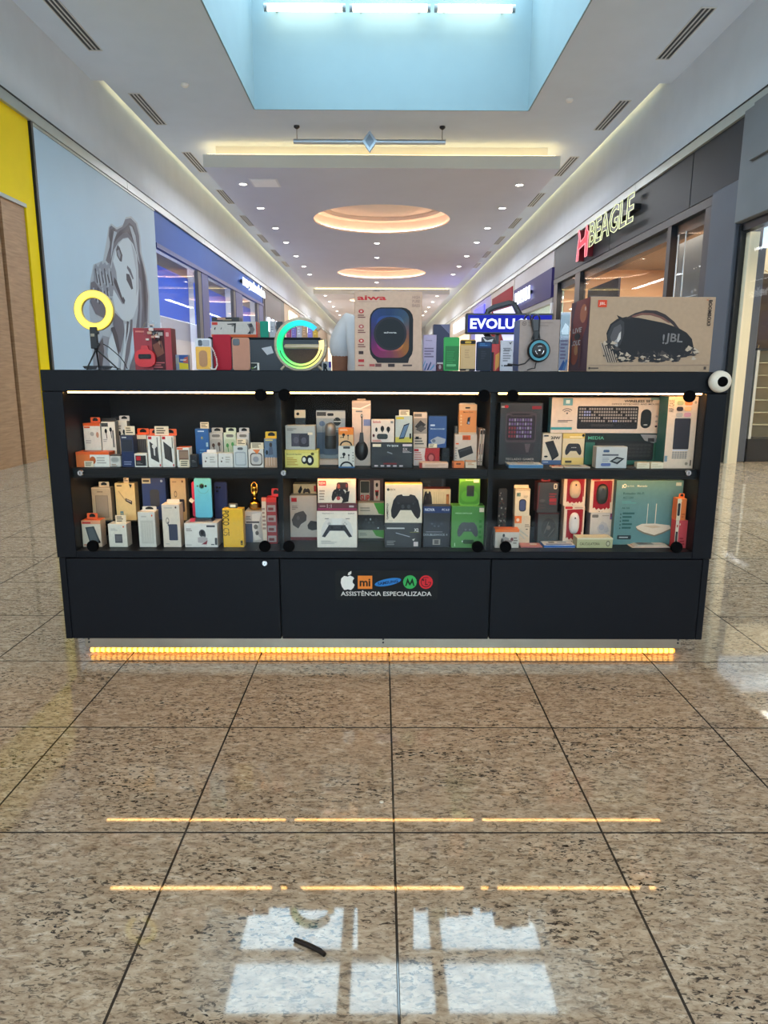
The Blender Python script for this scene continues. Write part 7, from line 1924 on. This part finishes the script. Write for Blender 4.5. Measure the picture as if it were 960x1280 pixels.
# marks measured on the crop: scale 4.364, offset (700, 350); the box leans a little, so shear back
def jp(pts):
    out = []
    for cx, cy in pts:
        px, py = 700 + cx / 4.364, 350 + cy / 4.364
        v = JV(py)
        x0, x1 = 729.5 + 5.3 * v, 887 + 9.0 * v
        out.append(((px - x0) / (x1 - x0), v))
    return out
dk = (34, 32, 34)
ops = [p(jp([(240, 290), (262, 240), (300, 212), (350, 200), (420, 205), (560, 232), (640, 258), (690, 285), (720, 320), (728, 360), (715, 395), (690, 420), (600, 430), (400, 420), (300, 425), (250, 370)])[::-1], dk),
       p(jp([(345, 208), (400, 180), (460, 163), (520, 166), (570, 186), (620, 225), (648, 262), (628, 258), (596, 228), (550, 200), (500, 188), (460, 186), (400, 200), (370, 210)])[::-1], (56, 46, 46)),
       p(jp([(380, 196), (440, 178), (500, 180), (560, 202), (600, 232), (590, 234), (540, 206), (490, 192), (440, 190), (390, 204)])[::-1], (116, 76, 66)),
       p(jp([(246, 300), (270, 245), (320, 215), (340, 230), (340, 290), (320, 350), (290, 385), (258, 360)])[::-1], (58, 56, 58)),
       p(jp([(262, 310), (282, 260), (318, 240), (326, 260), (318, 320), (296, 368), (272, 360)])[::-1], (86, 82, 84)),
       p(jp([(296, 330), (312, 290), (322, 280), (320, 320), (306, 340)])[::-1], (196, 190, 186)), p(jp([(278, 340), (300, 320), (304, 360), (288, 378)])[::-1], (150, 146, 144)), e(*jp([(292, 345)])[0], .008, .014, (30, 30, 32)),
       p(jp([(298, 190), (308, 210), (330, 205), (318, 200)])[::-1], dk)]
g_ = random.Random(21)
for k in range(150):
    x = 215 + 510 * g_.random()
    y = 395 + 45 * g_.random() + (10 if 280 < x < 640 else -30 * g_.random())
    if x < 290:
        y -= 40 * g_.random()
    dx_, dy_ = 14 + 34 * g_.random(), 8 + 18 * g_.random()
    ops.append(p(jp([(x, y), (x + dx_ * .3, y - dy_), (x + dx_, y - dy_ * .2), (x + dx_ * .5, y + 2)])[::-1], g_.choice(((38, 36, 38), (38, 36, 38), (186, 166, 144), (70, 62, 60)))))
for k in range(10):
    x = 205 + 8 * k
    ops.append(p(jp([(x, 340 + 6 * k), (x + 5, 338 + 6 * k), (x + 40 - 2 * k, 450), (x + 36 - 2 * k, 452)]), (60, 54, 52) if k % 2 else (180, 160, 142)))
ops += [p(jp([(140, 466), (812, 462), (812, 465), (140, 469)]), (150, 124, 108)), r(.06, .86, .13, .955, (214, 66, 34)), t('JBL', .095, .905, .045, (240, 200, 180), 'c', 0, .02, .05),
        t('JBL', .69, .44, .15, (124, 118, 116), 'c', -3, .02, .14), t('!', .605, .44, .13, (124, 118, 116), 'c', 0, .02),
        t('BOOMBOX3', .958, .79, .050, (46, 36, 34), 'c', -90, .03, .34), r(.925, .955, .94, .965, (190, 90, 60)), ln(.02, .14, .03, .06, 1, (80, 66, 60)), e(.02, .045, .008, .016, (60, 50, 46)), r(.95, .03, .97, .07, (80, 66, 60))]
decals(MB(), ops, w, h).build('printed_front', jb.o)
# left side of the box: red glow print with white lettering
mb = MB()
sm = [r(0, 0, 1, 1, (92, 58, 72)), p([(0, .5), (.5, .3), (.9, .62), (1, 1), (.3, 1)], (140, 62, 56)), e(.3, .24, .22, .16, (176, 84, 52)), e(.7, .8, .18, .13, (200, 120, 80)), e(.4, .3, .1, .08, (214, 150, 96)), e(.8, .86, .04, .03, (236, 210, 190)), t('LIVE', .42, .58, .07, (222, 214, 210), 'c', 0, .02, .5), t('LOUD', .4, .40, .075, (222, 214, 210), 'c', 0, .02, .56), e(.45, .49, .16, .05, (20, 16, 20)), p([(.1, .1), (.14, .7), (.18, .7), (.16, .1)][::-1], (60, 40, 56)), p([(.6, .04), (.66, .6), (.7, .6), (.68, .04)][::-1], (110, 50, 48))]
decals(mb, sm, jb.dep * .98, h * .985)
mb.xform(Matrix.Translation((-w / 2 - .0002, jb.dep / 2, .004)) @ Matrix.Rotation(-PI / 2, 4, 'Z'))
mb.build('printed_side', jb.o)

# ================================================================== INSIDE AND BEHIND THE KIOSK
RY = 4.72
rear = thing('rear_counter', 'dark counter at the back of the kiosk holding phones and boxes', 'counter', (0, RY - .05, 0))
put(MB().bbox(-1.43, 1.46, RY - .05, RY + .5, 1.19, 1.285, NAVY, .003), 'top_panel', rear)
put(MB().bbox(-1.40, 1.43, RY, RY + .48, .05, 1.19, NAVY, .003), 'body', rear)
put(MB().box(-1.36, 1.39, RY + .04, RY + .44, .0006, .05, BLACK), 'plinth', rear)
RZ = 1.2856
dkx0, dkx1 = on_y(262, 440, RY).x, on_y(400, 440, RY).x
dkz = on_y(330, 424, RY).z
dc = thing('display_case', 'dark display case on the rear counter behind the lamp and phones', 'display case', ((dkx0 + dkx1) / 2, RY, RZ))
W2 = (dkx1 - dkx0) / 2
MB().bbox(-W2, W2, 0, .3, 0, dkz - RZ, mat((30, 34, 44), .4, 0, .05, 6, 0, 'dark_laminate'), .003).build('body', dc)
MB().bbox(-W2 - .004, W2 + .004, -.006, .31, dkz - RZ + .0002, dkz - RZ + .012, NAVY, .002).build('top', dc)
mb = MB()
decals(mb, [p([(.47, .74), (.56, .80), (.58, .60), (.52, .54)][::-1], (206, 210, 216))], 2 * W2, dkz - RZ, -.0003)
mb.build('white_cloth', dc)  # flat shape for the white cloth on the case front
DT = dkz + .0126
a = carton('drone_box', 'long white box with sketch drawings and an orange base on the dark display case', (264, 402, 322, 423), RY + .03, .14, DT, (206, 198, 190), (200, 90, 40), (210, 204, 196),
           [r(0, 0, 1, .18, (206, 90, 40)), r(.02, .78, .14, .96, (206, 70, 60)), p([(.34, .86), (.54, .9), (.52, .3), (.49, .3), (.5, .8), (.36, .8)], (50, 48, 50)), p([(.42, .74), (.5, .8), (.48, .7)][::-1], (60, 56, 56)), p([(.06, .5), (.08, .64), (.1, .62), (.08, .46)], (56, 54, 56)), p([(.2, .5), (.22, .64), (.23, .6), (.21, .48)], (56, 54, 56)), p([(.78, .86), (.88, .9), (.94, .5), (.9, .24), (.8, .26), (.84, .5)][::-1], (120, 116, 118)), e(.86, .76, .04, .12, (70, 66, 70)), p([(.78, .24), (.84, .4), (.86, .2)], (44, 42, 46)), r(.97, 0, 1, 1, (206, 70, 60))])
carton('drone_box', 'flat black box lying on the white sketch box', (264.5, 396.5, 299, 402), RY + .035, .12, a.top, (34, 30, 32), None, (60, 56, 56), [r(.2, .4, .5, .9, (196, 150, 130)), ln(.4, .9, .2, .6, 1, (160, 140, 110))])
phone('phone_case', 'teal green phone case standing on the dark display case', (325, 401.5, 335.5, 423), RY + .05, DT, (26, 150, 124), .012, 0, None, 'phone case', .006)
carton('phone_box', 'white box right of the teal phone case', (337, 401.5, 344, 423), RY + .05, .03, DT, (186, 186, 192), None, None, [ln(.2, .8, .3, .7, 3, (150, 150, 160)), e(.5, .4, .2, .06, (222, 222, 226))])
carton('phone_box', 'black box right of the white box on the display case', (345, 402, 353.5, 423), RY + .05, .03, DT, (40, 42, 48), None, None, [ln(.2, .8, .3, .7, 3, (80, 84, 90))])
gg = random.Random(8)
cc = [((176, 60, 110), 'magenta'), ((130, 110, 190), 'violet'), ((196, 190, 200), 'white'), ((200, 150, 110), 'tan'), ((150, 130, 220), 'lilac'), ((226, 170, 40), 'amber')]
xx = 357.5
for k, (c_, nm_) in enumerate(cc):
    x1 = xx + 6.2
    carton('phone_case_box', 'small %s packed case seen through the lamp ring' % nm_, (xx, 405 + gg.random() * 3, x1, 423), RY + .05, .03, DT, c_, None, None, [ln(.2, .8, .2, .8, 3, tuple(min(255, v + 40) for v in c_)), r(.2, .86, .8, .96, (210, 206, 200))], grp='packed cases on the dark display case', cat='box')
    xx = x1 + .5
carton('card_holder', 'white card sign with a dark letter behind the lamp foot', (400.5, 452, 414, 464.5), RY + .12, .02, RZ, (226, 226, 230), None, None, [t('R', .5, .5, .7, (40, 50, 60), 'c', 0, .06, .5), r(.8, .5, 1, 1, (60, 50, 200))], cat='sign')
bq = on_y(334, 440, RY - .02)
# right side of the rear counter
nb = carton('phone_box', 'tall dark blue box standing on the rear counter behind the green case', (541.5, 405.5, 562, 465), RY + .1, .10, RZ, (40, 40, 78), None, (60, 60, 96), [p([(.4, 1), (1, 1), (1, .8)], (120, 120, 150)), r(0, .18, 1, .21, (196, 196, 206))])
carton('phone_box', 'small wine red box low behind the green case', (546, 453, 553.8, 465), RY + .06, .03, RZ, (96, 34, 50), None, None, [e(.5, .6, .2, .2, (200, 180, 190)), r(0, .86, 1, 1, (220, 216, 220))])
carton('phone_box', 'black and white box behind the navy case on the rear counter', (602, 421, 618, 465), RY + .06, .05, RZ, (60, 58, 64), None, (210, 210, 214), [p([(0, 1), (.4, .9), (.9, .95), (.7, .8), (.3, .84)], (226, 226, 230)), p([(.6, .9), (.9, .7), (1, .5), (.8, .5)][::-1], (206, 200, 200))])

# shop sign on posts: blue box with white letters and a hexagon light frame
SY = RY + .16
a0, a1 = on_y(582, 393, SY), on_y(690, 417, SY)
sgn_ = thing('shop_sign', 'blue lit sign box with white letters and a hexagon light frame on the rear counter', 'sign', ((a0.x + a1.x) / 2, SY, RZ))
cx_ = (a0.x + a1.x) / 2
W2 = (a1.x - a0.x) / 2
zt0, zt1 = a1.z - RZ, a0.z - RZ
FR = mat((62, 62, 66), .4, .3, .03, 10, 0, 'sign_frame')
MB().bbox(-W2, W2, -.03, .03, zt0 - .006, zt1 + .006, FR, .006).build('box', sgn_)
mb = MB().box(-W2 + .014, W2 - .014, -.0312, -.0302, zt0 + .006, zt1 - .006, glow((10, 22, 150), .55))
mb.build('blue_face', sgn_)
mb = MB()
zl = (zt0 + zt1) / 2
l0, l1 = on_y(587, 404, SY).x - cx_, on_y(642.5, 404, SY).x - cx_
put_text(mb, 'EVOLU', Matrix.Translation(((l0 + l1) / 2, -.0322, zl)) @ FRONT, (zt1 - zt0) * .56, glow((216, 224, 255), 1.1), 'c', .03, l1 - l0)
l2, l3 = on_y(646, 404, SY).x - cx_, on_y(668, 404, SY).x - cx_
put_text(mb, 'CAO', Matrix.Translation(((l2 + l3) / 2, -.0322, zl)) @ FRONT, (zt1 - zt0) * .56, glow((216, 224, 255), 1.1), 'c', .03, l3 - l2)
mb.build('lettering', sgn_)
hexp = [(600, 408), (611, 388), (618, 384), (637, 378.5), (643, 379.5), (652, 396), (660, 410), (646, 440), (640, 444), (628, 440)]
hp_ = [(on_y(x, y, SY + .03).x - cx_, on_y(x, y, SY + .03).z - RZ) for x, y in hexp]
mb = MB()
mb.tube([(x, .048, z) for x, z in hp_], .020, FR, 8, closed=True, smooth=False)
mb.build('hexagon_frame', sgn_)
fp = [(616.5, 389.5), (640, 382.5), (652, 408), (650, 440), (636, 446), (622, 402)]
mb = MB()
mb.prism([(on_y(x, y, SY + .03).x - cx_, on_y(x, y, SY + .03).z - RZ) for x, y in fp][::-1], .034, .044, glow((214, 212, 250), .85))
mb.build('light_panel', sgn_)
for px in (622, 660):
    x = on_y(px, 430, SY).x - cx_
    MB().box(x - .012, x + .012, .0305, .05, 0, zt1, FR).build('post', sgn_)
MB().bbox(-.2, .2, -.05, .09, 0, .012, FR, .003).build('base', sgn_)

# person in a white T-shirt, head bowed, standing inside the kiosk
PX, PYY = -.03, 4.12
per = thing('person', 'person in a white T-shirt standing behind the tall speaker box with head bowed', 'person', (PX, PYY, 0))
SKIN = mat((150, 104, 82), .5, 0, .05, 30, 0, 'skin')
SHIRT = mat((222, 224, 228), .8, 0, .03, 20, 0, 'white_cotton', 0, .2, .1)
TROU = mat((34, 36, 44), .8, 0, .05, 20, 0, 'dark_denim')
HAIR = mat((36, 28, 24), .6, 0, .2, 80, 0, 'dark_hair')
def skinned(name, verts, edges, radii, m, parent, sub=2, root=0):
    me = bpy.data.meshes.new(name)
    me.from_pydata(verts, edges, [])
    o = bpy.data.objects.new(name, me)
    COL.objects.link(o)
    sm_ = o.modifiers.new('skin', 'SKIN')
    sm_.use_smooth_shade = True
    for i, rr_ in enumerate(radii):
        sv = me.skin_vertices[0].data[i]
        sv.radius = rr_ if isinstance(rr_, tuple) else (rr_, rr_)
        sv.use_root = (i == root)
    ss = o.modifiers.new('sub', 'SUBSURF')
    ss.levels = ss.render_levels = sub
    bpy.context.view_layer.update()
    m2 = bpy.data.meshes.new_from_object(o.evaluated_get(bpy.context.evaluated_depsgraph_get()))
    bpy.data.objects.remove(o)
    m2.materials.clear()
    m2.materials.append(m)
    o = bpy.data.objects.new(name, m2)
    COL.objects.link(o)
    o.parent = parent
    return o
per.scale = (1, 1, 1.04)
# joints: facing the camera (-Y), forearms forward holding a phone
V_ = [(0, 0, .98), (0, .02, 1.12), (0, .02, 1.28), (0, -.01, 1.46), (0, -.08, 1.53), (0, -.15, 1.545),     # 0-5 spine, neck, skull base
      (.09, 0, .93), (.10, -.01, .52), (.10, .02, .09), (.11, -.12, .035),                                 # 6-9 leg
      (-.09, 0, .93), (-.10, .01, .52), (-.10, .04, .09), (-.11, -.10, .035),                              # 10-13 leg
      (.15, 0, 1.475), (.205, .0, 1.42), (.215, .02, 1.18), (.13, -.20, 1.10), (.06, -.27, 1.13),          # 14-18 arm
      (-.15, 0, 1.475), (-.205, .0, 1.42), (-.215, .02, 1.18), (-.13, -.20, 1.10), (-.06, -.27, 1.13)]     # 19-23 arm
E_ = [(0, 1), (1, 2), (2, 3), (3, 4), (4, 5), (0, 6), (6, 7), (7, 8), (8, 9), (0, 10), (10, 11), (11, 12), (12, 13), (3, 14), (14, 15), (15, 16), (16, 17), (17, 18), (3, 19), (19, 20), (20, 21), (21, 22), (22, 23)]
R0 = [(.16, .11), (.14, .10), (.16, .11), (.13, .09), .055, .055, .09, .06, .045, .035, .09, .06, .045, .035, .075, .06, .045, .036, .028, .075, .06, .045, .036, .028]
body = skinned('body', V_, E_, R0, SKIN, per)
sv = V_[0:4] + [(.15, 0, 1.49), (.208, .0, 1.43), (.218, .01, 1.30), (-.15, 0, 1.49), (-.208, .0, 1.43), (-.218, .01, 1.30), (0, -.045, 1.515)]
sv[0] = (0, 0, .90)
se = [(0, 1), (1, 2), (2, 3), (3, 4), (4, 5), (5, 6), (3, 7), (7, 8), (8, 9), (3, 10)]
skinned('t_shirt', sv, se, [(.185, .14), (.175, .135), (.19, .14), (.16, .12), .092, .078, .066, .092, .078, .066, .072], SHIRT, per)
tv_ = [(0, 0, 1.0), (.09, 0, .92), (.10, -.01, .52), (.10, .02, .10), (-.09, 0, .92), (-.10, .01, .52), (-.10, .04, .10)]
skinned('trousers', tv_, [(0, 1), (1, 2), (2, 3), (0, 4), (4, 5), (5, 6)], [(.165, .12), .105, .078, .07, .105, .078, .07], TROU, per)
# bowed head with face and hair
HM = Matrix.Translation((0, -.20, 1.545)) @ Matrix.Rotation(math.radians(52), 4, 'X')
hd = MB()
n_, k2 = 20, 12
vs = []
for i in range(k2 + 1):
    th = PI * i / k2
    for j in range(n_):
        ph = 2 * PI * j / n_
        x, y, z = .074 * math.sin(th) * math.cos(ph), .094 * math.sin(th) * math.sin(ph), .115 * math.cos(th)
        if z < 0:
            x *= 1 - .28 * (-z / .115); y = y * (1 - .15 * (-z / .115)) - .012 * (-z / .115)
        if y < -.07 and abs(x) < .016 and -.045 < z < .01:
            y -= .016
        vs.append((x, y, z))
hd.add(vs, [(i * n_ + j, i * n_ + (j + 1) % n_, (i + 1) * n_ + (j + 1) % n_, (i + 1) * n_ + j) for i in range(k2) for j in range(n_)], SKIN, True)
for s_ in (-1, 1):
    hd.lathe([(.00001, -.008), (.012, -.004), (.012, .004), (.00001, .006)], SKIN, (s_ * .076, .005, -.005), 10, 'x')
    hd.lathe([(.00001, -.098), (.009, -.094), (.011, -.086)], plastic((230, 226, 220), .2), (s_ * .028, .016, .008), 10, 'y')
    hd.lathe([(.00001, -.0985), (.0045, -.0965)], plastic((40, 26, 20), .2), (s_ * .028, .0145, .008), 8, 'y')
hd.tube([(-.022, -.092, -.058), (0, -.099, -.060), (.022, -.092, -.058)], [.003, .006, .003], mat((150, 80, 72), .5, 0, .03, 40, 0, 'lips'), 8)
hd.xform(HM).build('head', per)
hr = MB()
vs2 = []
for i in range(8):
    th = PI * .58 * i / 7
    for j in range(n_):
        ph = 2 * PI * j / n_
        cut = 1.0 if math.sin(ph) > -.3 else (.72 if i > 5 else 1.0)
        vs2.append((.081 * math.sin(th * cut) * math.cos(ph), .012 + .094 * math.sin(th * cut) * math.sin(ph), .004 + .122 * math.cos(th * cut)))
hr.add(vs2, [(i * n_ + j, i * n_ + (j + 1) % n_, (i + 1) * n_ + (j + 1) % n_, (i + 1) * n_ + j) for i in range(7) for j in range(n_)], HAIR, True)
hr.xform(HM).build('hair', per)
for s_ in (-1, 1):
    hv, he, hrad = [(s_ * .06, -.27, 1.13), (s_ * .045, -.31, 1.145), (s_ * .03, -.345, 1.16)], [(0, 1), (1, 2)], [.026, .030, .028]
    for f in range(4):
        b0_ = len(hv)
        hv += [(s_ * (.045 - .011 * f), -.355, 1.175 - .018 * f), (s_ * (.02 - .006 * f), -.375, 1.185 - .018 * f), (s_ * (-.004), -.36, 1.188 - .018 * f)]
        he += [(2, b0_), (b0_, b0_ + 1), (b0_ + 1, b0_ + 2)]
        hrad += [.010, .009, .008]
    b0_ = len(hv)
    hv += [(s_ * .03, -.315, 1.175), (s_ * .012, -.335, 1.195)]
    he += [(1, b0_), (b0_, b0_ + 1)]
    hrad += [.011, .009]
    skinned('hand', hv, he, hrad, SKIN, per, 1)
for s_ in (-1, 1):
    MB().bbox(s_ * .105 - .045, s_ * .105 + .045, -.2, .08, .0006, .085, plastic((40, 40, 44), .6), .03).build('shoe', per)

# scrap of dark rubber and a crumb on the floor
pts = [on_z(x, y, .003) for x, y in ((368, 1176), (378, 1180), (390, 1185), (400, 1190), (406, 1195))]
mb = MB()
mb.tube([(q_.x, q_.y, .0062) for q_ in pts], [.005, .0058, .0058, .0058, .005], mat((30, 22, 18), .5, 0, .2, 200, 0, 'dark_rubber'), 6)
o = mb.build('rubber_strip')
tag(o, 'short curved dark strip lying on the floor tile in front of the counter', 'scrap')
q_ = on_z(477, 1003, 0)
tag(MB().lathe([(.00001, 0), (.007, .0005), (.006, .003), (.00001, .004)], card((226, 216, 196)), (0, 0, 0), 9).build('paper_crumb', None, (q_.x, q_.y, .0005)), 'tiny pale paper crumb on the floor between the counter and the dark strip', 'scrap')
